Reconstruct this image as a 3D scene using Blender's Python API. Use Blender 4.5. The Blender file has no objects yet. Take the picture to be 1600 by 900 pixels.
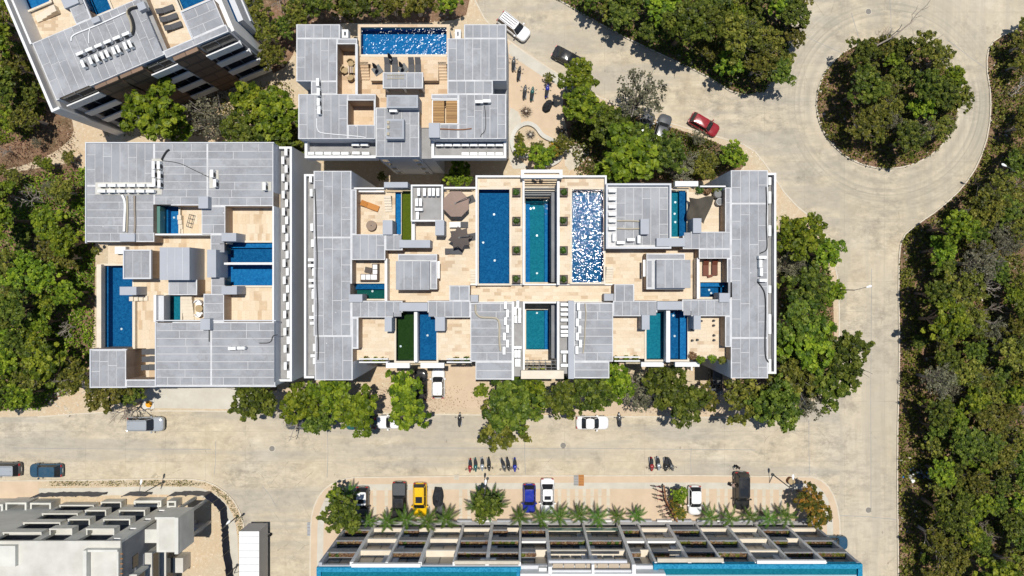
import bpy, math, random
import numpy as np
from mathutils import Vector, Matrix
from mathutils.geometry import tessellate_polygon
# ------------------------------------------------------------------ camera, sky, sun, exposure
SC = bpy.context.scene
COL = SC.collection
R_ = math.radians
FPX, HC, CX, CY = 1080.0, 90.0, 820.0, 440.0        # focal length in photo pixels, flying height, nadir pixel
cam = bpy.data.cameras.new('camera'); camo = bpy.data.objects.new('camera', cam); COL.objects.link(camo)
cam.sensor_width = 36.0; cam.lens = 36.0 * FPX / 1600.0
camo.location = (0, 0, HC); camo.rotation_euler = (0, 0, 0)
cam.shift_x = (800 - CX) / 1600.0; cam.shift_y = (CY - 450) / 1600.0
cam.clip_start = 0.5; cam.clip_end = 1500
SC.camera = camo
SUN_EL, SUN_AZ = R_(80.0), R_(23.0)                  # azimuth clockwise from image-up (+y)
wd = bpy.data.worlds.new('World'); SC.world = wd; wd.use_nodes = True
nt = wd.node_tree; nt.nodes.clear()
sky = nt.nodes.new('ShaderNodeTexSky'); sky.sky_type = 'NISHITA'; sky.sun_disc = False
sky.sun_elevation = SUN_EL; sky.sun_rotation = SUN_AZ; sky.altitude = 10; sky.dust_density = 0.0
bgn = nt.nodes.new('ShaderNodeBackground'); bgn.inputs['Strength'].default_value = 0.08
out = nt.nodes.new('ShaderNodeOutputWorld')
nt.links.new(sky.outputs[0], bgn.inputs[0]); nt.links.new(bgn.outputs[0], out.inputs[0])
sl = bpy.data.lights.new('sun', 'SUN'); sl.energy = 4.2; sl.angle = R_(0.53); sl.color = (1.0, 0.955, 0.88)
so = bpy.data.objects.new('sun', sl); COL.objects.link(so); so.location = (30, 60, 120)
sdir = Vector((math.sin(SUN_AZ) * math.cos(SUN_EL), math.cos(SUN_AZ) * math.cos(SUN_EL), math.sin(SUN_EL)))
so.rotation_euler = sdir.to_track_quat('Z', 'Y').to_euler()
SC.view_settings.view_transform = 'Standard'; SC.view_settings.look = 'None'
SC.view_settings.exposure = 0.05; SC.view_settings.gamma = 1.0; SC.view_settings.use_curve_mapping = False
SC.render.engine = 'CYCLES'
SC.cycles.max_bounces = 6; SC.cycles.diffuse_bounces = 3; SC.cycles.glossy_bounces = 3
SC.cycles.transparent_max_bounces = 6; SC.cycles.transmission_bounces = 3
SC.cycles.caustics_reflective = False; SC.cycles.caustics_refractive = False
SC.cycles.use_denoising = True
SC.cycles.use_adaptive_sampling = True; SC.cycles.adaptive_threshold = 0.02
SC.cycles.sample_clamp_indirect = 4.0

def W(px, py, z=0.0):
    """photo pixel seen at height z -> world point"""
    s = (HC - z) / FPX
    return ((px - CX) * s, (CY - py) * s, z)

# ------------------------------------------------------------------ materials
MATS = {}
class NT:
    def __init__(s, name):
        m = bpy.data.materials.new(name); m.use_nodes = True; s.m = m; s.t = m.node_tree; s.t.nodes.clear()
        s.o = s.t.nodes.new('ShaderNodeOutputMaterial'); MATS[name] = m
    def n(s, typ, **kw):
        nd = s.t.nodes.new(typ)
        for k, v in kw.items():
            if k[0] == '_': setattr(nd, k[1:], v)
            else:
                key = int(k[1:]) if k[0] == 'i' and k[1:].isdigit() else k.replace('__', ' ')
                if hasattr(v, 'is_linked') or isinstance(v, bpy.types.NodeSocket): s.t.links.new(v, nd.inputs[key])
                else: nd.inputs[key].default_value = v
        return nd
    def mix(s, a, b, f, mode='MIX'):
        nd = s.t.nodes.new('ShaderNodeMix'); nd.data_type = 'RGBA'; nd.blend_type = mode
        for sock, v in ((nd.inputs[0], f), (nd.inputs[6], a), (nd.inputs[7], b)):
            if isinstance(v, bpy.types.NodeSocket): s.t.links.new(v, sock)
            elif isinstance(v, (int, float)): sock.default_value = v
            else: sock.default_value = (*v[:3], 1)
        return nd.outputs[2]
    def math(s, op, a, b=0.0, c=0.0):
        nd = s.t.nodes.new('ShaderNodeMath'); nd.operation = op
        for sock, v in zip(nd.inputs, (a, b, c)):
            if isinstance(v, bpy.types.NodeSocket): s.t.links.new(v, sock)
            else: sock.default_value = v
        return nd.outputs[0]
    def ramp(s, f, stops):
        nd = s.t.nodes.new('ShaderNodeValToRGB'); s.t.links.new(f, nd.inputs[0]); e = nd.color_ramp.elements
        while len(e) < len(stops): e.new(0.5)
        for el, (p, c) in zip(e, stops):
            el.position = p; el.color = (*c, 1) if len(c) == 3 else c
        return nd.outputs[0]
    def pos(s): return s.n('ShaderNodeNewGeometry').outputs['Position']
    def scaled(s, v, sc):
        nd = s.t.nodes.new('ShaderNodeMapping'); s.t.links.new(v, nd.inputs[0]); nd.inputs['Scale'].default_value = sc
        return nd.outputs[0]
    def noise(s, v, scale, detail=4, rough=0.55):
        nd = s.n('ShaderNodeTexNoise', Vector=v, Scale=scale, Detail=detail, Roughness=rough); return nd.outputs['Fac']
    def finish(s, col, rough=0.8, bump=None, bstr=0.3, bdist=0.02, spec=0.3, metal=0.0, extra=None):
        p = s.n('ShaderNodeBsdfPrincipled')
        if isinstance(col, bpy.types.NodeSocket): s.t.links.new(col, p.inputs['Base Color'])
        else: p.inputs['Base Color'].default_value = (*col[:3], 1)
        if isinstance(rough, bpy.types.NodeSocket): s.t.links.new(rough, p.inputs['Roughness'])
        else: p.inputs['Roughness'].default_value = rough
        p.inputs['Specular IOR Level'].default_value = spec; p.inputs['Metallic'].default_value = metal
        if extra:
            for k, v in extra.items(): p.inputs[k].default_value = v
        if bump is not None:
            b = s.n('ShaderNodeBump', Height=bump, Strength=bstr, Distance=bdist); s.t.links.new(b.outputs[0], p.inputs['Normal'])
        s.t.links.new(p.outputs[0], s.o.inputs[0]); return s.m

def m_plain(name, c, rough=0.6, spec=0.4, metal=0.0, var=0.10, scale=3.0, extra=None):
    """paint, plastic, cloth: one colour with faint wear"""
    t = NT(name); v = t.n('ShaderNodeTexCoord').outputs['Object']
    f = t.noise(v, scale, 5)
    col = t.mix([x * (1 - var) for x in c], [min(1, x * (1 + var)) for x in c], f)
    return t.finish(col, rough, spec=spec, metal=metal, extra=extra)

def m_stained(name, c, dark, scale=0.5, rough=0.85, amount=0.5, bump=0.15, fine=25.0):
    """plaster, concrete: blotches and grain"""
    t = NT(name); v = t.pos()
    f = t.noise(v, scale, 7, 0.62); g = t.noise(v, fine, 3)
    k = t.ramp(f, [(0.32, (0, 0, 0)), (0.72, (1, 1, 1))])
    col = t.mix(dark, c, k); col = t.mix(c, col, amount)
    col = t.mix(col, [x * 0.86 for x in c], t.math('MULTIPLY', g, 0.4))
    return t.finish(col, rough, bump=g, bstr=bump, bdist=0.02)

# road concrete --------------------------------------------------
def m_road():
    t = NT('road_concrete'); v = t.pos()
    big = t.noise(v, 0.06, 4, 0.6); mid = t.noise(v, 0.5, 6, 0.68); fine = t.noise(v, 14.0, 3, 0.7)
    stx = t.noise(t.scaled(v, (0.12, 1.3, 1)), 0.6, 7, 0.72)          # streaks along the long street
    sty = t.noise(t.scaled(v, (1.3, 0.10, 1)), 0.6, 7, 0.72)
    sep = t.n('ShaderNodeSeparateXYZ', Vector=v)
    east = t.math('GREATER_THAN', sep.outputs[0], 41.0)
    st = t.math('ADD', t.math('MULTIPLY', stx, t.math('SUBTRACT', 1.0, east)), t.math('MULTIPLY', sty, east))
    col = t.mix((0.43, 0.355, 0.245), (0.64, 0.555, 0.405), t.ramp(mid, [(0.3, (0, 0, 0)), (0.7, (1, 1, 1))]))
    col = t.mix(col, (0.54, 0.475, 0.37), t.ramp(big, [(0.40, (0, 0, 0)), (0.62, (1, 1, 1))]))
    col = t.mix(col, (0.312, 0.264, 0.196), t.math('MULTIPLY', t.ramp(st, [(0.50, (0, 0, 0)), (0.70, (1, 1, 1))]), t.math('MULTIPLY', t.ramp(big, [(0.42, (0, 0, 0)), (0.56, (1, 1, 1))]), 0.45)))
    # dark drips and oil specks
    sp = t.n('ShaderNodeTexVoronoi', Vector=t.scaled(v, (1.0, 0.45, 1)), Scale=0.8, Randomness=1.0)
    spd = t.math('MULTIPLY', t.math('LESS_THAN', sp.outputs['Distance'], 0.07), t.math('GREATER_THAN', t.noise(v, 0.11, 3), 0.55))
    col = t.mix(col, (0.160, 0.136, 0.104), t.math('MULTIPLY', spd, 0.6))
    stain = t.ramp(t.noise(v, 0.23, 8, 0.75), [(0.54, (0, 0, 0)), (0.70, (1, 1, 1))])
    col = t.mix(col, (0.240, 0.208, 0.164), t.math('MULTIPLY', stain, 0.8))
    cr = t.n('ShaderNodeTexVoronoi', Vector=v, Scale=0.16, _feature='DISTANCE_TO_EDGE'); wob = t.noise(v, 1.2, 4)
    crk = t.math('MULTIPLY', t.math('LESS_THAN', t.math('ADD', cr.outputs['Distance'], t.math('MULTIPLY', t.math('SUBTRACT', wob, 0.5), 0.05)), 0.003), t.math('GREATER_THAN', t.noise(v, 0.09, 2), 0.56))
    col = t.mix(col, (0.17, 0.15, 0.115), t.math('MULTIPLY', crk, 0.35))
    pale = t.ramp(t.noise(v, 0.15, 6, 0.7), [(0.56, (0, 0, 0)), (0.70, (1, 1, 1))])
    col = t.mix(col, (0.70, 0.63, 0.50), t.math('MULTIPLY', pale, 0.6))
    gr = t.ramp(t.noise(t.scaled(v, (0.5, 1.0, 1)), 1.1, 9, 0.8), [(0.45, (0, 0, 0)), (0.62, (1, 1, 1))])
    col = t.mix(col, (0.27, 0.24, 0.19), t.math('MULTIPLY', gr, t.ramp(t.noise(v, 0.07, 4, 0.6), [(0.40, (0.15,) * 3), (0.60, (0.8,) * 3)])))
    lane = t.ramp(t.noise(t.scaled(v, (0.035, 0.30, 1)), 1.0, 5, 0.6), [(0.47, (0, 0, 0)), (0.58, (1, 1, 1))])
    col = t.mix(col, (0.35, 0.325, 0.28), t.math('MULTIPLY', t.math('MULTIPLY', lane, t.math('SUBTRACT', 1.0, east)), 0.5))
    pth = t.ramp(t.noise(t.scaled(v, (0.45, 0.03, 1)), 1.0, 5, 0.6), [(0.47, (0, 0, 0)), (0.58, (1, 1, 1))])
    col = t.mix(col, (0.38, 0.345, 0.275), t.math('MULTIPLY', t.math('MULTIPLY', pth, east), 0.45))
    # tyre wear rings of the roundabout
    cx, cy = W(1386, 160)[:2]
    dx = t.math('SUBTRACT', sep.outputs[0], cx); dy = t.math('SUBTRACT', sep.outputs[1], cy)
    rr = t.math('SQRT', t.math('ADD', t.math('MULTIPLY', dx, dx), t.math('MULTIPLY', dy, dy)))
    rn = t.n('ShaderNodeTexNoise', Scale=1.0, Detail=5, _noise_dimensions='1D'); t.t.links.new(t.math('MULTIPLY', rr, 1.5), rn.inputs['W'])
    band = t.math('MULTIPLY', t.math('GREATER_THAN', rr, 9.0), t.math('SUBTRACT', 1.0, t.math('SMOOTH_MIN', t.math('DIVIDE', t.math('ABSOLUTE', t.math('SUBTRACT', rr, 12.2)), 5.5), 1.0, 0.2)))
    band = t.math('MAXIMUM', band, 0.0)
    arc = t.noise(v, 0.12, 3)
    wear = t.math('MULTIPLY', t.math('MULTIPLY', band, t.ramp(rn.outputs['Fac'], [(0.36, (0, 0, 0)), (0.62, (1, 1, 1))])), t.ramp(arc, [(0.35, (0.3,) * 3), (0.6, (1, 1, 1))]))
    col = t.mix(col, (0.30, 0.28, 0.22), t.math('MULTIPLY', wear, 0.75))
    col = t.mix(col, [0.27, 0.23, 0.17], t.math('MULTIPLY', t.ramp(fine, [(0.62, (0, 0, 0)), (0.8, (1, 1, 1))]), 0.5))
    bk = t.n('ShaderNodeTexBrick', Vector=v, Scale=1.0, Mortar__Size=0.022, Mortar__Smooth=0.3, Brick__Width=5.2, Row__Height=3.9, _offset=0.0)
    bk.inputs['Color1'].default_value = bk.inputs['Color2'].default_value = (0, 0, 0, 1); bk.inputs['Mortar'].default_value = (1, 1, 1, 1)
    col = t.mix(col, (0.200, 0.176, 0.136), t.math('MULTIPLY', bk.outputs['Color'], t.math('MULTIPLY', t.ramp(mid, [(0.40, (0, 0, 0)), (0.6, (1, 1, 1))]), 0.6)))
    return t.finish(col, 0.9, bump=fine, bstr=0.35, bdist=0.01)
m_road()

def m_soil(name, base, red, light, rock, litter=0.7):
    t = NT(name); v = t.pos()
    a = t.noise(v, 0.22, 6, 0.65); b = t.noise(v, 2.6, 6, 0.7); c = t.noise(v, 9, 4, 0.7)
    col = t.mix(base, red, t.ramp(a, [(0.38, (0, 0, 0)), (0.62, (1, 1, 1))]))
    col = t.mix(col, light, t.math('MULTIPLY', t.ramp(b, [(0.50, (0, 0, 0)), (0.70, (1, 1, 1))]), 0.8))
    col = t.mix(col, (0.035, 0.022, 0.012), t.math('MULTIPLY', t.ramp(c, [(0.50, (0, 0, 0)), (0.66, (1, 1, 1))]), litter))
    vo = t.n('ShaderNodeTexVoronoi', Vector=v, Scale=2.3)
    spot = t.math('MULTIPLY', t.math('LESS_THAN', vo.outputs['Distance'], 0.16), t.math('GREATER_THAN', t.noise(v, 0.45, 3), 0.54))
    col = t.mix(col, rock, t.math('MULTIPLY', spot, 0.9))
    return t.finish(col, 0.95, bump=c, bstr=0.8, bdist=0.08, spec=0.1)
m_soil('forest_soil', (0.15, 0.105, 0.06), (0.27, 0.155, 0.10), (0.42, 0.31, 0.20), (0.66, 0.6, 0.5))
m_soil('sandy_soil', (0.55, 0.455, 0.32), (0.58, 0.44, 0.29), (0.68, 0.59, 0.45), (0.74, 0.68, 0.57), 0.16)
m_soil('ground_soil', (0.22, 0.16, 0.10), (0.3, 0.2, 0.12), (0.4, 0.31, 0.21), (0.55, 0.5, 0.42))

def m_travertine(name, w, h, c1, c2, dark, rot=0.0):
    t = NT(name); v = t.pos()
    mp = t.t.nodes.new('ShaderNodeMapping'); t.t.links.new(v, mp.inputs[0]); mp.inputs['Rotation'].default_value = (0, 0, rot)
    vv = mp.outputs[0]
    bk = t.n('ShaderNodeTexBrick', Vector=vv, Scale=1.0, Mortar__Size=0.008, Brick__Width=w, Row__Height=h, Bias=0.0, _offset=0.37)
    bk.inputs['Color1'].default_value = (0, 0, 0, 1); bk.inputs['Color2'].default_value = (1, 1, 1, 1); bk.inputs['Mortar'].default_value = (0.5,) * 3 + (1,)
    k = t.n('ShaderNodeSeparateColor', Color=bk.outputs['Color']).outputs[0]
    big = t.noise(v, 0.35, 4); fine = t.noise(v, 6, 6, 0.7)
    col = t.mix(c1, c2, k)
    dk = t.math('MULTIPLY', t.math('GREATER_THAN', k, 0.80), t.ramp(big, [(0.44, (0, 0, 0)), (0.58, (1, 1, 1))]))
    col = t.mix(col, dark, t.math('MULTIPLY', dk, 0.6))
    col = t.mix(col, [x * 0.74 for x in c2], t.math('MULTIPLY', t.ramp(fine, [(0.48, (0, 0, 0)), (0.75, (1, 1, 1))]), 0.6))
    col = t.mix(col, [x * 0.66 for x in c1], t.math('MULTIPLY', t.ramp(big, [(0.5, (0, 0, 0)), (0.78, (1, 1, 1))]), 0.4))
    col = t.mix(col, [x * 0.6 for x in c1], t.math('MULTIPLY', bk.outputs['Fac'], 0.55))
    return t.finish(col, 0.7, bump=fine, bstr=0.1)
m_travertine('travertine', 0.8, 0.4, (0.71, 0.605, 0.46), (0.64, 0.51, 0.355), (0.43, 0.285, 0.165))
m_travertine('travertine_warm', 1.1, 0.5, (0.68, 0.54, 0.385), (0.61, 0.445, 0.28), (0.40, 0.245, 0.13))
m_travertine('travertine_upright', 0.46, 1.1, (0.71, 0.60, 0.45), (0.65, 0.51, 0.345), (0.46, 0.30, 0.165))
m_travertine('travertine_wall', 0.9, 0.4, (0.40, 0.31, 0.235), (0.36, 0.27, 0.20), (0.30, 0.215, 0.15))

def m_membrane():
    t = NT('roof_membrane'); v = t.pos(); oi = t.n('ShaderNodeObjectInfo')
    g = t.noise(v, 22, 4, 0.8); b = t.noise(v, 0.45, 5, 0.65)
    streak = t.noise(t.scaled(v, (1, 0.15, 1)), 1.5, 4)
    col = t.mix((0.322, 0.332, 0.352), (0.392, 0.400, 0.417), oi.outputs['Random'])
    col = t.mix(col, (0.25, 0.255, 0.27), t.math('MULTIPLY', t.ramp(b, [(0.42, (0, 0, 0)), (0.62, (1, 1, 1))]), 0.7))
    col = t.mix(col, (0.42, 0.42, 0.42), t.math('MULTIPLY', t.ramp(streak, [(0.55, (0, 0, 0)), (0.75, (1, 1, 1))]), 0.3))
    col = t.mix(col, (0.20, 0.205, 0.22), t.math('MULTIPLY', t.ramp(g, [(0.48, (0, 0, 0)), (0.72, (1, 1, 1))]), 0.42))
    pond = t.noise(v, 0.16, 6, 0.7); edge = t.ramp(pond, [(0.50, (0, 0, 0)), (0.545, (1, 1, 1)), (0.56, (0.25,) * 3), (0.75, (0.5,) * 3)])
    col = t.mix(col, (0.235, 0.235, 0.24), t.math('MULTIPLY', edge, 0.5))
    sp = t.n('ShaderNodeTexVoronoi', Vector=v, Scale=0.55); dro = t.math('MULTIPLY', t.math('LESS_THAN', sp.outputs['Distance'], 0.045), t.math('GREATER_THAN', t.noise(v, 0.2, 3), 0.5))
    col = t.mix(col, (0.66, 0.65, 0.62), t.math('MULTIPLY', dro, 0.8))
    return t.finish(col, 0.92, bump=g, bstr=0.4, bdist=0.01, spec=0.15)
m_membrane()
m_stained('seam_sealant', (0.70, 0.70, 0.705), (0.42, 0.42, 0.42), 0.9, amount=0.8)
m_stained('white_plaster', (0.80, 0.80, 0.79), (0.60, 0.58, 0.55), 0.4, amount=0.4)
m_stained('grey_plaster', (0.42, 0.44, 0.475), (0.31, 0.325, 0.355), 0.4, amount=0.5)
m_stained('light_plaster', (0.62, 0.63, 0.65), (0.46, 0.47, 0.49), 0.4, amount=0.5)
m_stained('cream_stone', (0.74, 0.66, 0.53), (0.55, 0.47, 0.36), 0.7, amount=0.6)
m_stained('ledge_concrete', (0.36, 0.355, 0.35), (0.22, 0.21, 0.20), 0.9, amount=0.8)
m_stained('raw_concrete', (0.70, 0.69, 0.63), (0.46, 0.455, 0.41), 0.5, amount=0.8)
m_stained('pale_concrete', (0.66, 0.645, 0.59), (0.42, 0.40, 0.35), 0.35, amount=0.85)
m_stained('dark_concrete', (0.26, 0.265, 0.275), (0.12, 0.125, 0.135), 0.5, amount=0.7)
m_stained('pavement_concrete', (0.60, 0.565, 0.485), (0.44, 0.40, 0.33), 0.5, amount=0.8)
m_stained('peach_paving', (0.62, 0.485, 0.345), (0.50, 0.385, 0.27), 0.6, amount=0.8)
m_stained('sand_paving', (0.60, 0.475, 0.34), (0.46, 0.36, 0.25), 0.5, amount=0.8)
m_stained('kerb_concrete', (0.66, 0.60, 0.49), (0.48, 0.42, 0.33), 0.9, amount=0.8)
m_stained('paver_concrete', (0.62, 0.56, 0.45), (0.48, 0.43, 0.34), 0.9, amount=0.8)
m_stained('sandy_render', (0.72, 0.60, 0.43), (0.55, 0.44, 0.31), 0.8, amount=0.7)
m_stained('limestone', (0.62, 0.56, 0.46), (0.45, 0.39, 0.30), 1.2, amount=0.7)
def m_brickwall():
    t = NT('dark_brick'); v = t.n('ShaderNodeTexCoord').outputs['Object']
    mp = t.t.nodes.new('ShaderNodeMapping'); t.t.links.new(v, mp.inputs[0]); mp.inputs['Rotation'].default_value = (R_(90), 0, 0)
    bk = t.n('ShaderNodeTexBrick', Vector=mp.outputs[0], Scale=1.0, Mortar__Size=0.02, Brick__Width=0.5, Row__Height=0.16)
    bk.inputs['Color1'].default_value = (0.24, 0.165, 0.12, 1); bk.inputs['Color2'].default_value = (0.14, 0.105, 0.085, 1); bk.inputs['Mortar'].default_value = (0.07, 0.06, 0.055, 1)
    n = t.noise(v, 1.2, 5)
    col = t.mix(bk.outputs['Color'], (0.32, 0.19, 0.10), t.math('MULTIPLY', n, 0.4))
    return t.finish(col, 0.9, bump=bk.outputs['Fac'], bstr=0.6, bdist=0.02)
m_brickwall()
def m_tile(name, c1, c2):
    t = NT(name); v = t.pos()
    ch = t.n('ShaderNodeTexVoronoi', Vector=v, Scale=6.5, _distance='CHEBYCHEV'); big = t.noise(v, 0.7, 4)
    k = t.n('ShaderNodeSeparateColor', Color=ch.outputs['Color']).outputs[0]
    col = t.mix(c1, c2, k); col = t.mix(col, c2, t.math('MULTIPLY', big, 0.5))
    return t.finish(col, 0.9, spec=0.0)
m_tile('blue_mosaic', (0.003, 0.058, 0.17), (0.012, 0.125, 0.29))
m_tile('azure_mosaic', (0.006, 0.095, 0.27), (0.02, 0.19, 0.42))
m_tile('turquoise_mosaic', (0.006, 0.13, 0.26), (0.04, 0.28, 0.44))
m_tile('teal_mosaic', (0.005, 0.12, 0.18), (0.016, 0.20, 0.26))
m_tile('green_mosaic', (0.08, 0.10, 0.006), (0.12, 0.14, 0.01))
m_tile('dark_green_mosaic', (0.012, 0.035, 0.006), (0.025, 0.055, 0.01))
m_tile('bottle_green_mosaic', (0.006, 0.07, 0.06), (0.01, 0.10, 0.08))
def m_water(name, tint, strength, scale, rough=0.02, n2w=0.3, det=2):
    t = NT(name); v = t.pos()
    n1 = t.noise(v, scale, det, 0.5); n2 = t.noise(v, scale * 3.1, 2, 0.5)
    h = t.math('ADD', t.math('MULTIPLY', n1, 0.7), t.math('MULTIPLY', n2, n2w))
    b = t.n('ShaderNodeBump', Height=h, Strength=1.0, Distance=strength)
    tr = t.n('ShaderNodeBsdfTransparent', Color=(*tint, 1))
    gl = t.n('ShaderNodeBsdfGlossy', Roughness=rough, Normal=b.outputs[0], _distribution='BECKMANN')
    fr = t.n('ShaderNodeFresnel', IOR=1.33, Normal=b.outputs[0])
    mx = t.n('ShaderNodeMixShader', i0=fr.outputs[0], i1=tr.outputs[0], i2=gl.outputs[0])
    t.t.links.new(mx.outputs[0], t.o.inputs[0])
m_water('water_calm', (0.86, 0.94, 0.97), 0.010, 1.3, 0.10)
m_water('water_rippled', (0.80, 0.92, 0.97), 0.12, 1.5, 0.15)
m_water('water_breezy', (0.82, 0.93, 0.97), 0.070, 4.4, 0.085, 0.0, 0)
def m_leaf(name, ca, cb, cc, transl=0.25):
    t = NT(name); oi = t.n('ShaderNodeObjectInfo'); at = t.n('ShaderNodeAttribute', _attribute_name='tint')
    col = t.ramp(at.outputs['Fac'], [(0.0, ca), (0.55, cb), (1.0, cc)])
    hs = t.n('ShaderNodeHueSaturation', Color=col, Saturation=1.0)
    t.t.links.new(t.math('ADD', 0.482, t.math('MULTIPLY', oi.outputs['Random'], 0.03)), hs.inputs['Hue'])
    t.t.links.new(t.math('ADD', 0.78, t.math('MULTIPLY', oi.outputs['Random'], 0.42)), hs.inputs['Value'])
    p = t.n('ShaderNodeBsdfPrincipled', Roughness=0.5); t.t.links.new(hs.outputs[0], p.inputs['Base Color'])
    p.inputs['Specular IOR Level'].default_value = 0.25
    tl = t.n('ShaderNodeBsdfTranslucent'); t.t.links.new(hs.outputs[0], tl.inputs[0])
    mx = t.n('ShaderNodeMixShader', i0=transl, i1=p.outputs[0], i2=tl.outputs[0]); t.t.links.new(mx.outputs[0], t.o.inputs[0])
m_leaf('leaf_bright', (0.0462, 0.0880, 0.0055), (0.1485, 0.2200, 0.0110), (0.3080, 0.3740, 0.0275))
m_leaf('leaf_dark', (0.0314, 0.0560, 0.0056), (0.0986, 0.1400, 0.0134), (0.2128, 0.2520, 0.0336))
m_leaf('leaf_olive', (0.0504, 0.0616, 0.0078), (0.1400, 0.1512, 0.0168), (0.2800, 0.2632, 0.0448))
m_leaf('leaf_grey', (0.078, 0.078, 0.046), (0.150, 0.150, 0.085), (0.260, 0.247, 0.156))
m_leaf('leaf_palm', (0.024, 0.060, 0.007), (0.066, 0.138, 0.014), (0.144, 0.228, 0.036))
m_leaf('leaf_dry', (0.1, 0.055, 0.025), (0.26, 0.155, 0.075), (0.45, 0.32, 0.17))
m_leaf('leaf_orange', (0.065, 0.091, 0.013), (0.143, 0.143, 0.019), (0.416, 0.234, 0.026))
m_leaf('leaf_purple', (0.035, 0.012, 0.016), (0.085, 0.03, 0.03), (0.18, 0.06, 0.04))
m_plain('bark', (0.16, 0.13, 0.105), 0.9, 0.1, var=0.3, scale=5)
m_plain('pale_bark', (0.40, 0.36, 0.31), 0.9, 0.1, var=0.25, scale=5)
m_plain('dead_wood', (0.30, 0.255, 0.21), 0.9, 0.1, var=0.3, scale=6)
for nm, c, r, sp in (('white_metal', (0.78, 0.78, 0.77), 0.45, 0.4), ('ac_white', (0.80, 0.80, 0.78), 0.5, 0.4), ('black_plastic', (0.02, 0.02, 0.022), 0.5, 0.4),
                     ('dark_metal', (0.06, 0.065, 0.07), 0.45, 0.5), ('grey_metal', (0.32, 0.33, 0.35), 0.5, 0.5), ('brown_fabric', (0.115, 0.095, 0.085), 0.9, 0.1),
                     ('tan_fabric', (0.30, 0.215, 0.175), 0.9, 0.1), ('white_fabric', (0.82, 0.82, 0.81), 0.9, 0.1), ('black_fabric', (0.035, 0.037, 0.042), 0.9, 0.1),
                     ('grey_fabric', (0.10, 0.10, 0.105), 0.9, 0.1), ('mesh_shade', (0.085, 0.075, 0.06), 0.9, 0.1), ('dark_glass', (0.02, 0.022, 0.025), 0.08, 0.6),
                     ('window_glass', (0.30, 0.30, 0.28), 0.1, 0.6), ('brown_glass', (0.46, 0.385, 0.30), 0.2, 0.5), ('green_glass', (0.10, 0.22, 0.19), 0.1, 0.5),
                     ('wicker', (0.40, 0.30, 0.17), 0.9, 0.2), ('cable_black', (0.03, 0.03, 0.03), 0.6, 0.3), ('cable_tan', (0.42, 0.37, 0.28), 0.8, 0.2),
                     ('rusty_steel', (0.42, 0.19, 0.06), 0.85, 0.2), ('orange_paint', (0.80, 0.33, 0.01), 0.6, 0.3), ('fence_blue', (0.022, 0.030, 0.06), 0.8, 0.2),
                     ('fence_grey', (0.15, 0.15, 0.16), 0.9, 0.1), ('corten', (0.26, 0.12, 0.06), 0.9, 0.2), ('tyre', (0.018, 0.018, 0.018), 0.85, 0.2), ('rim', (0.45, 0.46, 0.47), 0.35, 0.6),
                     ('lamp_red', (0.35, 0.015, 0.015), 0.25, 0.5), ('lamp_clear', (0.7, 0.7, 0.68), 0.2, 0.6), ('skin', (0.36, 0.20, 0.13), 0.6, 0.3),
                     ('blue_tarp', (0.03, 0.22, 0.55), 0.7, 0.2), ('red_cloth', (0.60, 0.03, 0.02), 0.9, 0.1), ('denim', (0.05, 0.07, 0.13), 0.9, 0.1), ('hair', (0.015, 0.011, 0.009), 0.7, 0.2),
                     ('rock', (0.42, 0.36, 0.28), 0.95, 0.1), ('dark_rock', (0.13, 0.12, 0.11), 0.9, 0.2), ('manhole', (0.22, 0.205, 0.18), 0.8, 0.3), ('spade_blue', (0.02, 0.10, 0.16), 0.5, 0.3)):
    m_plain(nm, c, r, sp, var=0.12)
def m_wood(name, a, b, rough=0.6):
    t = NT(name); v = t.n('ShaderNodeTexCoord').outputs['Object']
    f = t.math('ADD', t.math('MULTIPLY', t.noise(t.scaled(v, (1.5, 14, 14)), 1.5, 5, 0.65), 0.55), t.math('MULTIPLY', t.n('ShaderNodeObjectInfo').outputs['Random'], 0.55))
    return t.finish(t.mix(a, b, f), rough, bump=f, bstr=0.2, spec=0.25)
m_wood('teak', (0.62, 0.27, 0.06), (0.36, 0.13, 0.025)); m_wood('red_wood', (0.20, 0.06, 0.03), (0.09, 0.03, 0.018)); m_wood('pole_wood', (0.62, 0.38, 0.15), (0.24, 0.12, 0.05))
m_wood('grey_wood', (0.36, 0.27, 0.20), (0.20, 0.145, 0.11)); m_wood('dark_wood', (0.11, 0.07, 0.05), (0.05, 0.033, 0.025))
def m_paint(name, c, metal=0.0, rough=0.16):
    t = NT(name); v = t.n('ShaderNodeTexCoord').outputs['Object']
    dust = t.noise(v, 1.4, 6, 0.65)
    col = t.mix(c, (0.46, 0.41, 0.33), t.math('MULTIPLY', t.ramp(dust, [(0.35, (0, 0, 0)), (0.8, (1, 1, 1))]), 0.10))
    return t.finish(col, rough, spec=0.4, metal=metal, extra={'Coat Weight': 0.3, 'Coat Roughness': 0.03})
m_paint('paint_white', (0.82, 0.82, 0.82)); m_paint('paint_silver', (0.44, 0.47, 0.50), 0.25); m_paint('paint_black', (0.016, 0.017, 0.02)); m_paint('paint_grey', (0.10, 0.105, 0.11), 0.15)
m_paint('paint_blue', (0.008, 0.025, 0.30)); m_paint('paint_steel', (0.03, 0.09, 0.15), 0.2); m_paint('paint_yellow', (0.80, 0.47, 0.0)); m_paint('paint_red', (0.28, 0.012, 0.02)); m_paint('paint_teal', (0.015, 0.10, 0.10))

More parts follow.
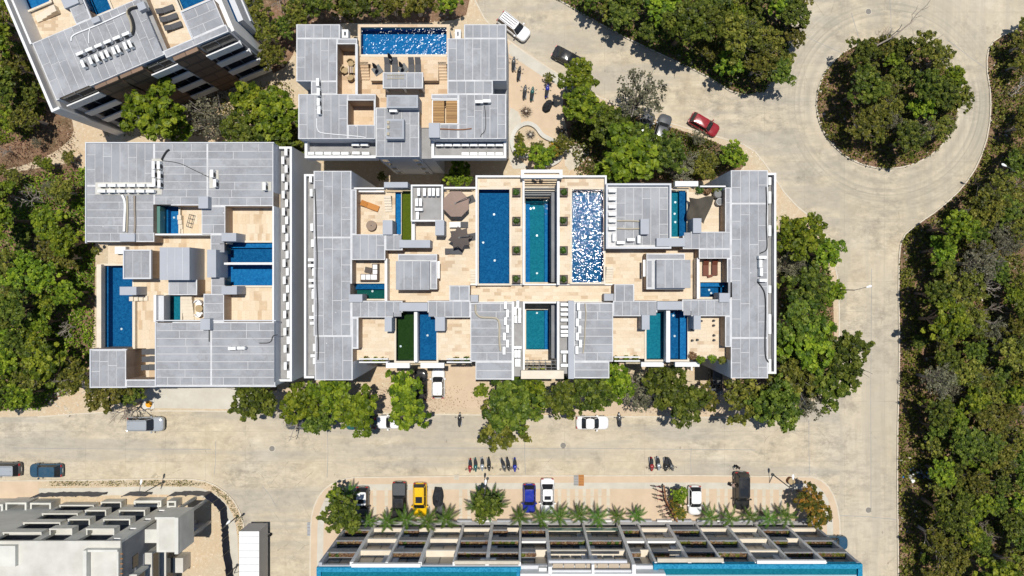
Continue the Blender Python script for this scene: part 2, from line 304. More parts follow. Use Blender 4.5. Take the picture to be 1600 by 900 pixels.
# ------------------------------------------------------------------ mesh helpers
class MB:
    def __init__(s): s.v = []; s.f = []
    def add(s, vs, fs):
        k = len(s.v); s.v += [tuple(p) for p in vs]; s.f += [tuple(i + k for i in f) for f in fs]; return s
    def box(s, x0, y0, z0, x1, y1, z1):
        x0, x1 = sorted((x0, x1)); y0, y1 = sorted((y0, y1)); z0, z1 = sorted((z0, z1))
        return s.add([(x0, y0, z0), (x1, y0, z0), (x1, y1, z0), (x0, y1, z0), (x0, y0, z1), (x1, y0, z1), (x1, y1, z1), (x0, y1, z1)],
                     [(0, 3, 2, 1), (4, 5, 6, 7), (0, 1, 5, 4), (1, 2, 6, 5), (2, 3, 7, 6), (3, 0, 4, 7)])
    def obox(s, cx, cy, z0, lx, ly, z1, a=0.0):
        c, d = math.cos(a), math.sin(a); h = [(-lx / 2, -ly / 2), (lx / 2, -ly / 2), (lx / 2, ly / 2), (-lx / 2, ly / 2)]
        return s.prism([(cx + x * c - y * d, cy + x * d + y * c) for x, y in h], z0, z1)
    def prism(s, pts, z0, z1, pts2=None):
        n = len(pts); q = pts2 or pts
        return s.add([(x, y, z0) for x, y in pts] + [(x, y, z1) for x, y in q],
                     [tuple(range(n - 1, -1, -1)), tuple(range(n, 2 * n))] + [(i, (i + 1) % n, n + (i + 1) % n, n + i) for i in range(n)])
    def cyl(s, x, y, z0, z1, r, n=10, r2=None, sx=1.0):
        r2 = r if r2 is None else r2
        a = [2 * math.pi * i / n for i in range(n)]
        return s.prism([(x + r * math.cos(t) * sx, y + r * math.sin(t)) for t in a], z0, z1, [(x + r2 * math.cos(t) * sx, y + r2 * math.sin(t)) for t in a])
    def tube(s, pts, rad, n=6, cap=True):
        pts = [Vector(p) for p in pts]; m = len(pts); rad = rad if isinstance(rad, (list, tuple)) else [rad] * m
        k = len(s.v); up = Vector((0, 0, 1))
        for i, p in enumerate(pts):
            d = (pts[min(i + 1, m - 1)] - pts[max(i - 1, 0)])
            d = d.normalized() if d.length > 1e-9 else Vector((0, 0, 1))
            a = d.cross(up) if abs(d.z) < 0.95 else d.cross(Vector((1, 0, 0)))
            a.normalize(); b = d.cross(a)
            for j in range(n):
                t = 2 * math.pi * j / n; s.v.append(tuple(p + (a * math.cos(t) + b * math.sin(t)) * rad[i]))
        for i in range(m - 1):
            for j in range(n):
                s.f.append((k + i * n + j, k + i * n + (j + 1) % n, k + (i + 1) * n + (j + 1) % n, k + (i + 1) * n + j))
        if cap:
            s.f.append(tuple(k + j for j in range(n - 1, -1, -1))); s.f.append(tuple(k + (m - 1) * n + j for j in range(n)))
        return s
    def loft(s, rings, cap0=True, cap1=True):
        n = len(rings[0]); k = len(s.v)
        for r in rings: s.v += [tuple(p) for p in r]
        for i in range(len(rings) - 1):
            for j in range(n): s.f.append((k + i * n + j, k + i * n + (j + 1) % n, k + (i + 1) * n + (j + 1) % n, k + (i + 1) * n + j))
        if cap0: s.f.append(tuple(k + j for j in range(n - 1, -1, -1)))
        if cap1: s.f.append(tuple(k + (len(rings) - 1) * n + j for j in range(n)))
        return s
    def ico(s, c, r, seed=0, sub=1, sq=(1, 1, 1), jag=0.25):
        rg = random.Random(seed); t = (1 + 5 ** .5) / 2
        vs = [Vector(p).normalized() for p in ((-1, t, 0), (1, t, 0), (-1, -t, 0), (1, -t, 0), (0, -1, t), (0, 1, t), (0, -1, -t), (0, 1, -t), (t, 0, -1), (t, 0, 1), (-t, 0, -1), (-t, 0, 1))]
        fs = [(0, 11, 5), (0, 5, 1), (0, 1, 7), (0, 7, 10), (0, 10, 11), (1, 5, 9), (5, 11, 4), (11, 10, 2), (10, 7, 6), (7, 1, 8), (3, 9, 4), (3, 4, 2), (3, 2, 6), (3, 6, 8), (3, 8, 9), (4, 9, 5), (2, 4, 11), (6, 2, 10), (8, 6, 7), (9, 8, 1)]
        for v in vs:
            k = r * (1 + rg.uniform(-jag, jag)); v.x *= k * sq[0]; v.y *= k * sq[1]; v.z *= k * sq[2]
        return s.add([(c[0] + v.x, c[1] + v.y, c[2] + v.z) for v in vs], fs)
    def mesh(s, name, mat, smooth=None):
        me = bpy.data.meshes.new(name); me.from_pydata(s.v, [], s.f); me.materials.append(MATS[mat])
        if smooth is not None:
            me.polygons.foreach_set('use_smooth', [True] * len(me.polygons)); me.set_sharp_from_angle(angle=R_(smooth))
        me.update(); return me
    def build(s, name, mat, parent=None, smooth=None):
        return link(name, s.mesh(name, mat, smooth), parent)

def link(name, me, parent=None, loc=None, rz=None, scale=None):
    o = bpy.data.objects.new(name, me); COL.objects.link(o)
    if parent is not None: o.parent = parent
    if loc is not None: o.location = loc
    if rz is not None: o.rotation_euler = (0, 0, rz)
    if scale is not None: o.scale = scale
    return o
def tag(o, label=None, cat=None, group=None, kind=None):
    if label: o['label'] = label
    if cat: o['category'] = cat
    if group: o['group'] = group
    if kind: o['kind'] = kind
    return o
def thing(name, label, cat, loc=(0, 0, 0), rz=0.0, group=None, scale=None):
    return tag(link(name, None, None, loc, rz, scale), label, cat, group)
def structure(name, mb, mat): return tag(mb.build(name, mat), kind='structure')
def child_copies(src, dst):
    for ch in src.children:
        c = ch.copy(); COL.objects.link(c); c.parent = dst
        for g in ch.children:
            d = g.copy(); COL.objects.link(d); d.parent = c
def duplicate(src, loc, rz=0.0, label=None, group=None, scale=None):
    o = src.copy(); COL.objects.link(o); o.location = loc; o.rotation_euler = (0, 0, rz)
    if scale: o.scale = scale if hasattr(scale, '__len__') else (scale,) * 3
    if label: o['label'] = label
    if group: o['group'] = group
    child_copies(src, o); return o
UNIT = {}
def slab(name, parent, x0, y0, z0, x1, y1, z1, mat):
    """a box piece that shares one unit mesh per material"""
    if mat not in UNIT: UNIT[mat] = MB().box(-.5, -.5, 0, .5, .5, 1).mesh('piece_' + mat, mat)
    return link(name, UNIT[mat], parent, ((x0 + x1) / 2, (y0 + y1) / 2, min(z0, z1)), 0, (abs(x1 - x0), abs(y1 - y0), abs(z1 - z0)))
ORD = ['first', 'second', 'third', 'fourth', 'fifth', 'sixth', 'seventh', 'eighth', 'ninth', 'tenth', 'eleventh', 'twelfth', 'thirteenth', 'fourteenth', 'fifteenth', 'sixteenth', 'seventeenth', 'eighteenth', 'nineteenth', 'twentieth', 'twenty-first', 'twenty-second', 'twenty-third', 'twenty-fourth', 'twenty-fifth', 'twenty-sixth', 'twenty-seventh', 'twenty-eighth']
RG = random.Random(11)
NR = np.random.default_rng(5)
# ------------------------------------------------------------------ ground, road, lots
def chaikin(p, n=2, closed=True):
    for _ in range(n):
        q = []; m = len(p)
        for i in range(m if closed else m - 1):
            a, b = p[i], p[(i + 1) % m]
            q += [(a[0] * .75 + b[0] * .25, a[1] * .75 + b[1] * .25), (a[0] * .25 + b[0] * .75, a[1] * .25 + b[1] * .75)]
        if not closed: q = [p[0]] + q + [p[-1]]
        p = q
    return p
def wpts(px, z=0.0): return [W(x, y, z)[:2] for x, y in px]
def inset(p, d):
    """shrink a world polygon by d"""
    n = len(p); ar = sum(p[i][0] * p[(i + 1) % n][1] - p[(i + 1) % n][0] * p[i][1] for i in range(n)); sg = 1 if ar > 0 else -1; q = []
    for i in range(n):
        a, b, c = p[i - 1], p[i], p[(i + 1) % n]
        e1 = Vector((b[0] - a[0], b[1] - a[1])).normalized(); e2 = Vector((c[0] - b[0], c[1] - b[1])).normalized()
        m = Vector((-(e1.y + e2.y), e1.x + e2.x)) * sg
        if m.length < 1e-6: m = Vector((-e1.y, e1.x)) * sg
        m.normalize(); k = max(0.5, m.dot(Vector((-e1.y, e1.x)) * sg)); q.append((b[0] + m.x * d / k, b[1] + m.y * d / k))
    return q
def ccw(p):
    n = len(p); ar = sum(p[i][0] * p[(i + 1) % n][1] - p[(i + 1) % n][0] * p[i][1] for i in range(n))
    return p if ar > 0 else p[::-1]
structure('ground', MB().prism([(-400, -400), (400, -400), (400, 400), (-400, 400)], -0.6, -0.06), 'ground_soil')
structure('road', MB().prism([(-95, -62), (95, -62), (95, 62), (-95, 62)], -0.3, 0.0), 'road_concrete')
P_EAST = [(1404, 1010), (1402, 700), (1406, 560), (1404, 420), (1408, 372), (1432, 352), (1470, 326), (1506, 292), (1530, 255), (1546, 205), (1549, 150), (1541, 102), (1546, 70), (1572, 52), (1620, 42), (1760, 38), (1760, 1010)]
P_ISLE = [(1386 + 112 * math.cos(t / 28 * 6.2832) * (1.0 if math.cos(t) else 1), 162 + 103 * math.sin(t / 28 * 6.2832)) for t in range(28)]
P_NORTH = [(862, -5), (960, 52), (1040, 90), (1107, 121), (1150, 150), (1192, 146), (1224, 108), (1238, 55), (1232, 10), (1228, -110), (700, -110)]
P_MID = [(-140, 652), (60, 651), (140, 645), (230, 641), (420, 643), (740, 648), (900, 650), (1180, 652), (1236, 646), (1284, 622), (1306, 580), (1312, 500), (1306, 410), (1280, 350), (1232, 312), (1200, 262), (1172, 228), (1120, 212), (1030, 186), (955, 160), (882, 121), (800, 67), (760, 35), (742, 0), (738, -120), (-140, -120)]
P_E = [(484, 1010), (484, 832), (487, 798), (500, 768), (525, 750), (562, 743), (1262, 741), (1290, 752), (1307, 780), (1314, 824), (1315, 1010)]
P_F = [(-140, 750), (90, 750), (290, 746), (330, 752), (362, 774), (380, 806), (386, 850), (386, 1010), (-140, 1010)]
def lot(name, pts, mat, z=0.12, n=1): return structure(name, MB().prism(ccw(wpts(chaikin(pts, n))), -0.25, z), mat)
def kerb(name, pts, closed, z=0.14, wd=0.16, n=1):
    p = wpts(chaikin(pts, n, closed)); q = inset(p, wd) if closed else None
    mb = MB(); m = len(p)
    if closed:
        for i in range(m):
            j = (i + 1) % m; mb.prism([p[i], p[j], q[j], q[i]], -0.2, z)
    else:
        for i in range(m - 1):
            a, b = Vector(p[i]), Vector(p[i + 1]); d = (b - a).normalized(); nn = Vector((-d.y, d.x)) * wd
            mb.prism([tuple(a), tuple(b), tuple(b + nn), tuple(a + nn)], -0.2, z)
    return structure(name, mb, 'kerb_concrete')
lot('woodland_soil', P_EAST, 'forest_soil'); lot('roundabout_soil', P_ISLE, 'forest_soil'); lot('verge_soil', P_NORTH, 'forest_soil')
lot('block_soil', P_MID, 'sandy_soil')
kerb('kerb', P_ISLE, True); kerb('kerb', [(1404, 900), (1402, 700), (1406, 560), (1404, 420), (1408, 372), (1432, 352), (1470, 326), (1506, 292), (1530, 255), (1546, 205), (1549, 150), (1541, 102), (1546, 70), (1572, 52), (1620, 42)], False)
kerb('kerb', [(862, -5), (960, 52), (1040, 90), (1107, 121), (1150, 150), (1192, 146), (1224, 108), (1238, 55), (1232, 10)], False)
kerb('kerb', [(60, 652), (140, 646), (230, 642), (420, 644), (740, 649), (900, 651), (1180, 653), (1236, 647), (1284, 623), (1307, 580), (1313, 500), (1307, 410), (1281, 350), (1233, 312), (1201, 262), (1173, 228), (1120, 213), (1030, 187), (955, 161), (882, 122), (800, 68), (761, 36), (743, 0)], False, 0.15)
def patch(name, pts, mat, z, n=0, zb=0.0): return structure(name, MB().prism(ccw(wpts(chaikin(pts, n) if n else pts)), zb, z), mat)
# woodland floor west and north-west of the flats
patch('woodland_soil', [(-140, 300), (60, 262), (150, 250), (150, 560), (120, 600), (70, 640), (-140, 646)], 'forest_soil', 0.126, 2)
patch('woodland_soil', [(-140, -120), (20, -120), (120, 190), (110, 225), (40, 262), (-140, 290)], 'forest_soil', 0.130, 2)
patch('woodland_soil', [(380, -120), (735, -120), (738, 20), (700, 36), (560, 36), (470, 40), (455, 100), (420, 120), (395, 60)], 'forest_soil', 0.126, 1)
patch('woodland_soil', [(870, 135), (960, 172), (1040, 196), (1130, 226), (1170, 250), (1140, 285), (900, 285), (885, 200)], 'forest_soil', 0.126, 1)
patch('woodland_soil', [(1215, 330), (1270, 365), (1300, 430), (1304, 560), (1280, 612), (1200, 640), (1100, 630), (1100, 590), (1215, 590)], 'forest_soil', 0.126, 1)
# pavements
patch('pavement', [(230, 604), (420, 604), (420, 640), (232, 637)], 'pavement_concrete', 0.128)
patch('pavement', [(430, 606), (1190, 606), (1190, 648), (900, 646), (740, 644), (430, 640)], 'sand_paving', 0.132)
patch('driveway', [(692, 570), (744, 570), (746, 637), (690, 636)], 'peach_paving', 0.140)
patch('driveway', [(1112, 570), (1148, 590), (1150, 600), (1110, 600)], 'peach_paving', 0.140)
patch('parking_court', [(788, 60), (800, 66), (882, 122), (878, 185), (866, 205), (880, 232), (884, 262), (800, 262), (792, 200)], 'peach_paving', 0.134, 0)
patch('pavement', [(795, 70), (800, 67), (884, 124), (886, 142), (846, 119), (795, 85)], 'pavement_concrete', 0.140)
patch('garden_path', [(792, 165), (815, 178), (812, 205), (800, 230), (812, 250), (830, 264), (792, 264)], 'pavement_concrete', 0.142, 1)
patch('garden_path', [(880, 232), (905, 222), (925, 235), (905, 262), (884, 268)], 'limestone', 0.138, 1)
# south lot: kerb, pavement bands, parking with pavers
pe = ccw(wpts(chaikin(P_E, 1)))
structure('kerb', MB().prism(pe, -0.25, 0.14), 'kerb_concrete')
structure('pavement', MB().prism(inset(pe, 0.16), 0, 0.144), 'peach_paving')
structure('pavement', MB().prism(inset(pe, 0.98), 0, 0.148), 'pavement_concrete')
pk = structure('parking_paving', MB().prism(inset(pe, 1.78), 0, 0.152), 'peach_paving')
for i, x in enumerate([586, 604, 720, 733, 874, 888, 901, 913, 925, 937, 950, 1105, 1122, 1134, 1180, 1193, 1205, 1219, 636, 672]):
    for k in range(4):
        a = W(x - 2.6, 762 + k * 14.5); b = W(x + 2.6, 775 + k * 14.5)
        slab('paver', pk, a[0], a[1], 0.15, b[0], b[1], 0.158 + RG.uniform(0, .003), 'paver_concrete')
for i, (x0, y0, x1, y1) in enumerate([(428, 846, 440, 852), (422, 851, 431, 858), (428, 861, 442, 868), (788, 758, 808, 800)]):
    pass
pf = ccw(wpts(chaikin(P_F, 1)))
structure('kerb', MB().prism(pf, -0.25, 0.14), 'kerb_concrete')
structure('planting_strip', MB().prism(inset(pf, 0.15), 0, 0.144), 'sandy_soil')
structure('pavement', MB().prism(inset(pf, 1.05), 0, 0.15), 'pavement_concrete')
structure('building_site_soil', MB().prism(inset(pf, 2.1), 0, 0.156), 'sandy_soil')
patch('pavement', [(-140, 752), (62, 752), (62, 778), (-140, 778)], 'peach_paving', 0.162)

for a, b in (((511, 662), (511, 747)), ((337, 690), (335, 741)), ((1264, 655), (1265, 742)), ((1307, 805), (1402, 812)), ((1362, 420), (1361, 800)), ((1238, 48), (1355, 100)), ((1390, -5), (1392, 58)), ((1330, 20), (1345, 72)), ((1480, 62), (1560, 120)), ((410, 760), (432, 792)), ((820, 668), (821, 741)), ((1080, 700), (1080, 741)), ((640, 700), (1180, 703)), ((20, 700), (330, 702))):
    p, q = Vector(W(*a)[:2]), Vector(W(*b)[:2]); d = (q - p).normalized(); n = Vector((-d.y, d.x)) * .035; m = (p + q) / 2 + n * RG.uniform(-4, 4)
    structure('road_joint', MB().prism([tuple(p - n), tuple(m - n * .7), tuple(q - n), tuple(q + n), tuple(m + n * .7), tuple(p + n)], -.01, .004), 'ledge_concrete')
# ------------------------------------------------------------------ flats: cells of different height, then parts
class Flats:
    TOPMAT = {'roof': 'seam_sealant', 'terrace_floor': 'travertine', 'ledge': 'ledge_concrete', 'paved_floor': 'travertine_warm'}
    def __init__(s, name, label, c, ang=0.0):
        s.ang = ang; s.c = W(*c)[:2]; s.t = thing(name, label, 'building', (s.c[0], s.c[1], 0), ang); s.rs = []; s.sh = []; s.n = 0
    def L(s, px, py, z):
        x, y, _ = W(px, py, z); x -= s.c[0]; y -= s.c[1]; ca, sa = math.cos(-s.ang), math.sin(-s.ang)
        return x * ca - y * sa, x * sa + y * ca
    def G(s, lx, ly):
        ca, sa = math.cos(s.ang), math.sin(s.ang); return s.c[0] + lx * ca - ly * sa, s.c[1] + lx * sa + ly * ca
    def lr(s, r, z):
        a = s.L(r[0], r[1], z); b = s.L(r[2], r[3], z)
        return min(a[0], b[0]), min(a[1], b[1]), max(a[0], b[0]), max(a[1], b[1])
    def R(s, x0, y0, x1, y1, z, part, zc=None): s.rs.append((*s.lr((x0, y0, x1, y1), z if zc is None else zc), z, part))
    def roof(s, x0, y0, x1, y1, z=13.0, d='y', sheets=True, sub=None, wall=None):
        s.R(x0, y0, x1, y1, z, 'roof')
        if sheets: s.sh.append(((x0, y0, x1, y1), z, d))
    def sheet(s, x0, y0, x1, y1, z=13.0, d='y'): s.sh.append(((x0, y0, x1, y1), z, d))
    def bx(s, name, r, z0, z1, mat, parent=None, zc=None, pad=0.0):
        a = s.lr(r, z1 if zc is None else zc)
        return slab(name, parent or s.t, a[0] - pad, a[1] - pad, z0, a[2] + pad, a[3] + pad, z1, mat)
    def rim(s, r, z0, z1, mat='white_plaster', w=0.22, sides='nsew', zc=None, name='parapet'):
        x0, y0, x1, y1 = s.lr(r, z1 if zc is None else zc); mb = MB(); i = 0.0
        if 'n' in sides: mb.box(x0, y1 - w, z0, x1, y1, z1)
        if 's' in sides: mb.box(x0, y0, z0, x1, y0 + w, z1)
        ya = y0 + (w + .002 if 's' in sides else 0); yb = y1 - (w + .002 if 'n' in sides else 0)
        if 'e' in sides: mb.box(x1 - w, ya, z0, x1, yb, z1 - .003)
        if 'w' in sides: mb.box(x0, ya, z0, x0 + w, yb, z1 - .003)
        return mb.build(name, mat, s.t)
    def pool(s, x0, y0, x1, y1, z, tile='blue_mosaic', depth=1.3, water='water_calm', shelf=None, coping='cream_stone', cw=0.22, lvl=0.10, lamps=(), shelf_tile=None):
        """basin sunk in a floor at height z; px measured at z"""
        part = 'pool_basin:' + tile
        s.R(x0, y0, x1, y1, z - depth, part, z)
        for q in shelf or (): s.R(*q, z - 0.55, 'pool_basin:' + (shelf_tile or tile), z)
        a = s.lr((x0, y0, x1, y1), z)
        MB().add([(a[0], a[1], z - lvl), (a[2], a[1], z - lvl), (a[2], a[3], z - lvl), (a[0], a[3], z - lvl)], [(0, 1, 2, 3)]).build('water', water, s.t)
        if coping:
            mb = MB(); w = cw; x0, y0, x1, y1 = a; h = z + 0.035
            mb.box(x0 - w, y0 - w, z - .05, x1 + w, y0, h).box(x0 - w, y1, z - .05, x1 + w, y1 + w, h).box(x0 - w, y0, z - .05, x0, y1, h - .002).box(x1, y0, z - .05, x1 + w, y1, h - .002)
            mb.build('coping', coping, s.t)
        for (lx, ly) in lamps:
            q = s.L(lx, ly, z - depth); MB().cyl(q[0], q[1], z - depth, z - depth + .03, 0.13, 10).build('pool_lamp', 'lamp_clear', s.t)
    def steps(s, r, z0, z1, n, axis='y', up=1, mat='cream_stone'):
        """n treads rising from z0 to z1 along axis (up=+1: towards larger local coordinate)"""
        x0, y0, x1, y1 = s.lr(r, z0)
        for i in range(n):
            a = i / n; b = (i + 1) / n; zz = z0 + (z1 - z0) * (i + 1) / n
            if axis == 'y':
                ya, yb = (y0 + (y1 - y0) * a, y0 + (y1 - y0) * b) if up > 0 else (y1 - (y1 - y0) * a, y1 - (y1 - y0) * b)
                slab('step', s.t, x0, ya, z0 - .02, x1, yb, zz, mat)
            else:
                xa, xb = (x0 + (x1 - x0) * a, x0 + (x1 - x0) * b) if up > 0 else (x1 - (x1 - x0) * a, x1 - (x1 - x0) * b)
                slab('step', s.t, xa, y0, z0 - .02, xb, y1, zz, mat)
    def finish(s, wall='light_plaster', inner='travertine_wall', floor='travertine', over=None):
        def merge(vals):
            v = sorted(vals); o = [v[0]]
            for q in v[1:]:
                if q - o[-1] > 0.004: o.append(q)
            return o
        xs = merge([r[0] for r in s.rs] + [r[2] for r in s.rs]); ys = merge([r[1] for r in s.rs] + [r[3] for r in s.rs])
        nx, ny = len(xs) - 1, len(ys) - 1; g = [[None] * ny for _ in range(nx)]
        cxs = np.array([(xs[i] + xs[i + 1]) / 2 for i in range(nx)]); cys = np.array([(ys[j] + ys[j + 1]) / 2 for j in range(ny)])
        for r in s.rs:
            ia = np.nonzero((cxs > r[0]) & (cxs < r[2]))[0]; ja = np.nonzero((cys > r[1]) & (cys < r[3]))[0]
            for i in ia:
                for j in ja: g[i][j] = (r[4], r[5]) if r[5] != 'void' else None
        M = {}
        def mb(k): return M.setdefault(k, MB())
        for j in range(ny):
            i = 0
            while i < nx:
                c = g[i][j]
                if c is None: i += 1; continue
                k = i
                while k + 1 < nx and g[k + 1][j] == c: k += 1
                mb(c[1]).add([(xs[i], ys[j], c[0]), (xs[k + 1], ys[j], c[0]), (xs[k + 1], ys[j + 1], c[0]), (xs[i], ys[j + 1], c[0])], [(0, 1, 2, 3)]); i = k + 1
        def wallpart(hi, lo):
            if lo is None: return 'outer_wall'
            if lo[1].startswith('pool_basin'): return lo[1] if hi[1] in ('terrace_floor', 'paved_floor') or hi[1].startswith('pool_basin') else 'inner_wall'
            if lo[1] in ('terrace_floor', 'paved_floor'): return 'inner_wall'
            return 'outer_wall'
        def put(a, b, p, q):
            """vertical face between cells a and b on the edge p-q (a lies left of p->q)"""
            za = a[0] if a else 0.0; zb = b[0] if b else 0.0
            if za == zb: return
            if za > zb: hi, lo, pp, qq = a, b, q, p
            else: hi, lo, pp, qq = b, a, p, q
            z0, z1 = min(za, zb), max(za, zb)
            mb(wallpart(hi, lo)).add([(*qq, z0), (*pp, z0), (*pp, z1), (*qq, z1)], [(3, 2, 1, 0)])
        for i in range(nx + 1):
            j = 0
            while j < ny:
                a = g[i - 1][j] if i > 0 else None; b = g[i][j] if i < nx else None
                if a == b: j += 1; continue
                k = j
                while k + 1 < ny and (g[i - 1][k + 1] if i > 0 else None) == a and (g[i][k + 1] if i < nx else None) == b: k += 1
                put(a, b, (xs[i], ys[j]), (xs[i], ys[k + 1])); j = k + 1
        for j in range(ny + 1):
            i = 0
            while i < nx:
                a = g[i][j - 1] if j > 0 else None; b = g[i][j] if j < ny else None
                if a == b: i += 1; continue
                k = i
                while k + 1 < nx and (g[k + 1][j - 1] if j > 0 else None) == a and (g[k + 1][j] if j < ny else None) == b: k += 1
                put(b, a, (xs[i], ys[j]), (xs[k + 1], ys[j])); i = k + 1
        roof = None; over = over or {}
        for k, m in sorted(M.items()):
            nm, _, tl = k.partition(':')
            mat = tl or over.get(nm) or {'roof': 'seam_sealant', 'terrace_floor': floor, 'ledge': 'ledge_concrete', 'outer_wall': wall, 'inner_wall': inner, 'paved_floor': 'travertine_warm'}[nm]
            for isl in islands(m):
                o = isl.build(nm, mat, s.t)
                if nm == 'roof' and (roof is None or len(o.data.polygons) > len(roof.data.polygons)): roof = o
        for r, z, d in s.sh: s.lay(roof or s.t, r, z, d)
    def lay(s, par, r, z, d, w=0.9, gap=0.055, edge=0.10):
        x0, y0, x1, y1 = s.lr(r, z); x0 += edge; x1 -= edge; y0 += edge; y1 -= edge
        if d == 'x': x0, y0, x1, y1 = y0, x0, y1, x1
        n = max(1, round((x1 - x0) / w)); ww = (x1 - x0) / n
        for i in range(n):
            a = x0 + i * ww + gap / 2; b = x0 + (i + 1) * ww - gap / 2; y = y0; first = RG.random() < 0.5
            while y < y1 - 0.15:
                ln = RG.uniform(2.2, 4.0) if first else RG.uniform(4.5, 10.5)
                if i in (0, n - 1) and n > 2: ln = RG.uniform(1.1, 2.2)
                first = False; e = y + ln
                if y1 - e < 0.8: e = y1
                q = (a, y + (gap / 2 if y > y0 else 0), b, e - (gap / 2 if e < y1 else 0))
                if d == 'x': q = (q[1], q[0], q[3], q[2])
                slab('roof_sheet', par, q[0], q[1], z + .004, q[2], q[3], z + 0.022, 'roof_membrane'); y = e

def islands(m):
    """split a face soup into connected pieces"""
    par = list(range(len(m.f)))
    def find(a):
        while par[a] != a: par[a] = par[par[a]]; a = par[a]
        return a
    seen = {}
    for i, f in enumerate(m.f):
        for k in f:
            key = tuple(round(c, 2) for c in m.v[k])
            if key in seen: par[find(i)] = find(seen[key])
            else: seen[key] = i
    gr = {}
    for i in range(len(m.f)): gr.setdefault(find(i), []).append(i)
    out = []
    for fs in gr.values():
        b = MB()
        for i in fs: b.add([m.v[k] for k in m.f[i]], [tuple(range(len(m.f[i])))])
        out.append(b)
    return out
# air conditioners ------------------------------------------------
AC = {}
def ac(px, py, z, ang, label, group, kind='roof'):
    """condenser: casing, fan grille on its front, side valve cover, two feet; px measured at its top"""
    x, y, _ = W(px, py, z + 0.72)
    if not AC:
        t = thing('air_conditioner', label, 'air conditioner', (x, y, z), ang, group)
        c = MB(); w, d, h = 0.43, 0.17, 0.62
        c.loft([[(sx * (w - i), sy * (d - i), zz) for sx, sy in ((-1, -1), (1, -1), (1, 1), (-1, 1))] for zz, i in ((0.1, .0), (0.1 + h - .03, 0), (0.1 + h, .025))]); c.build('casing', 'ac_white', t)
        g = MB(); n = 14; ring = lambda r, yy: [(-.1 + r * math.cos(2 * math.pi * k / n), yy, 0.41 + r * math.sin(2 * math.pi * k / n)) for k in range(n)]
        g.loft([ring(.26, -d - .002), ring(.26, -d - .03), ring(.06, -d - .035)], False, True); g.build('fan_grille', 'black_plastic', t)
        MB().box(w + .001, -.12, .14, w + .07, .10, .45).build('valve_cover', 'grey_metal', t)
        for sx in (-.3, .3): MB().box(sx - .04, -.19, 0.0, sx + .04, .19, .1).build('foot', 'dark_metal', t)
        AC['t'] = t; return t
    return duplicate(AC['t'], (x, y, z), ang, label, group)
def ac_row(pts, z, ang, where, group):
    for i, p in enumerate(pts):
        a = p[2] if len(p) > 2 else ang
        lab = f'white air conditioner, {ORD[i]} {where}' if len(pts) > 1 else f'white air conditioner {where}'
        ac(p[0], p[1], z, R_(a), lab, group)
def cable(pts, z, r, mat, label, cat='cable', jit=0.0, name='cable'):
    p = [W(x, y, z + .05) for x, y in chaikin(pts, 2, False)]
    return tag(MB().tube([(a[0] + RG.uniform(-jit, jit), a[1] + RG.uniform(-jit, jit), z + r + .03) for a in p], r, 5).build(name, mat), label, cat)
# ------------------------------------------------------------------ D: long flats in the middle
D = Flats('rooftop_pool_apartments', 'long grey-roofed apartment building with six bays of rooftop pools in the centre', (845, 430))
TF = 'terrace_floor'
# footprint at terrace height
D.R(552, 298, 745, 564, 11, TF, 12); D.R(900, 298, 1138, 562, 11, TF, 12); D.R(700, 440, 962, 472, 11, TF)
D.R(745, 276, 818, 443, 12, TF); D.R(872, 276, 946, 443, 12, TF)
D.R(818, 280, 872, 443, 6, TF, 12); D.R(818, 471, 872, 580, 6, TF, 12)
D.R(735, 444, 960, 471, 11, TF)
D.R(802, 471, 818, 588, 12.0, 'ledge'); D.R(872, 471, 890, 584, 12.0, 'ledge')
# roofs
D.roof(490, 267, 549, 371); D.roof(490, 371, 549, 525); D.roof(492, 525, 551, 594); D.roof(549, 296, 557, 366); D.roof(549, 366, 602, 406); D.roof(602, 366, 629, 391)
D.R(549, 406, 550, 470, 13, 'roof'); D.roof(549, 470, 629, 496); D.R(549, 496, 560, 545, 13, 'roof'); D.sheet(550, 497, 559, 544)
D.roof(668, 470, 735, 496); D.roof(702, 446, 734, 470); D.roof(735, 473, 801, 565, d='x'); D.roof(743, 565, 801, 593, d='x')
D.roof(897, 473, 958, 565, d='x'); D.roof(897, 565, 952, 591, d='x'); D.roof(960, 444, 991, 472); D.roof(958, 470, 1027, 494); D.roof(1066, 468, 1142, 494)
D.roof(1142, 266, 1200, 318); D.roof(1142, 318, 1200, 528); D.roof(1142, 528, 1200, 591); D.roof(1133, 293, 1142, 364); D.roof(1067, 362, 1142, 389); D.roof(1092, 389, 1142, 404); D.R(1136, 404, 1142, 468, 13, 'roof'); D.sheet(1136, 404, 1143, 468)
D.R(1133, 494, 1142, 542, 13, 'roof'); D.sheet(1133, 494, 1142, 542)
D.R(948, 288, 1048, 387, 12.7, 'roof'); D.sheet(962, 292, 1045, 384, 12.7)
D.R(643, 291, 691, 345, 12.6, 'ledge')
# channels with machines at both ends
D.R(477, 274, 490, 590, 11.2, 'ledge', 12); D.rim((475, 272, 491, 591), 0.1, 12.0, 'white_plaster', 0.24, 'nsw')
D.R(1200, 272, 1210, 583, 11.2, 'ledge', 12); D.rim((1199, 270, 1213, 584), 0.1, 12.0, 'white_plaster', 0.24, 'nse')
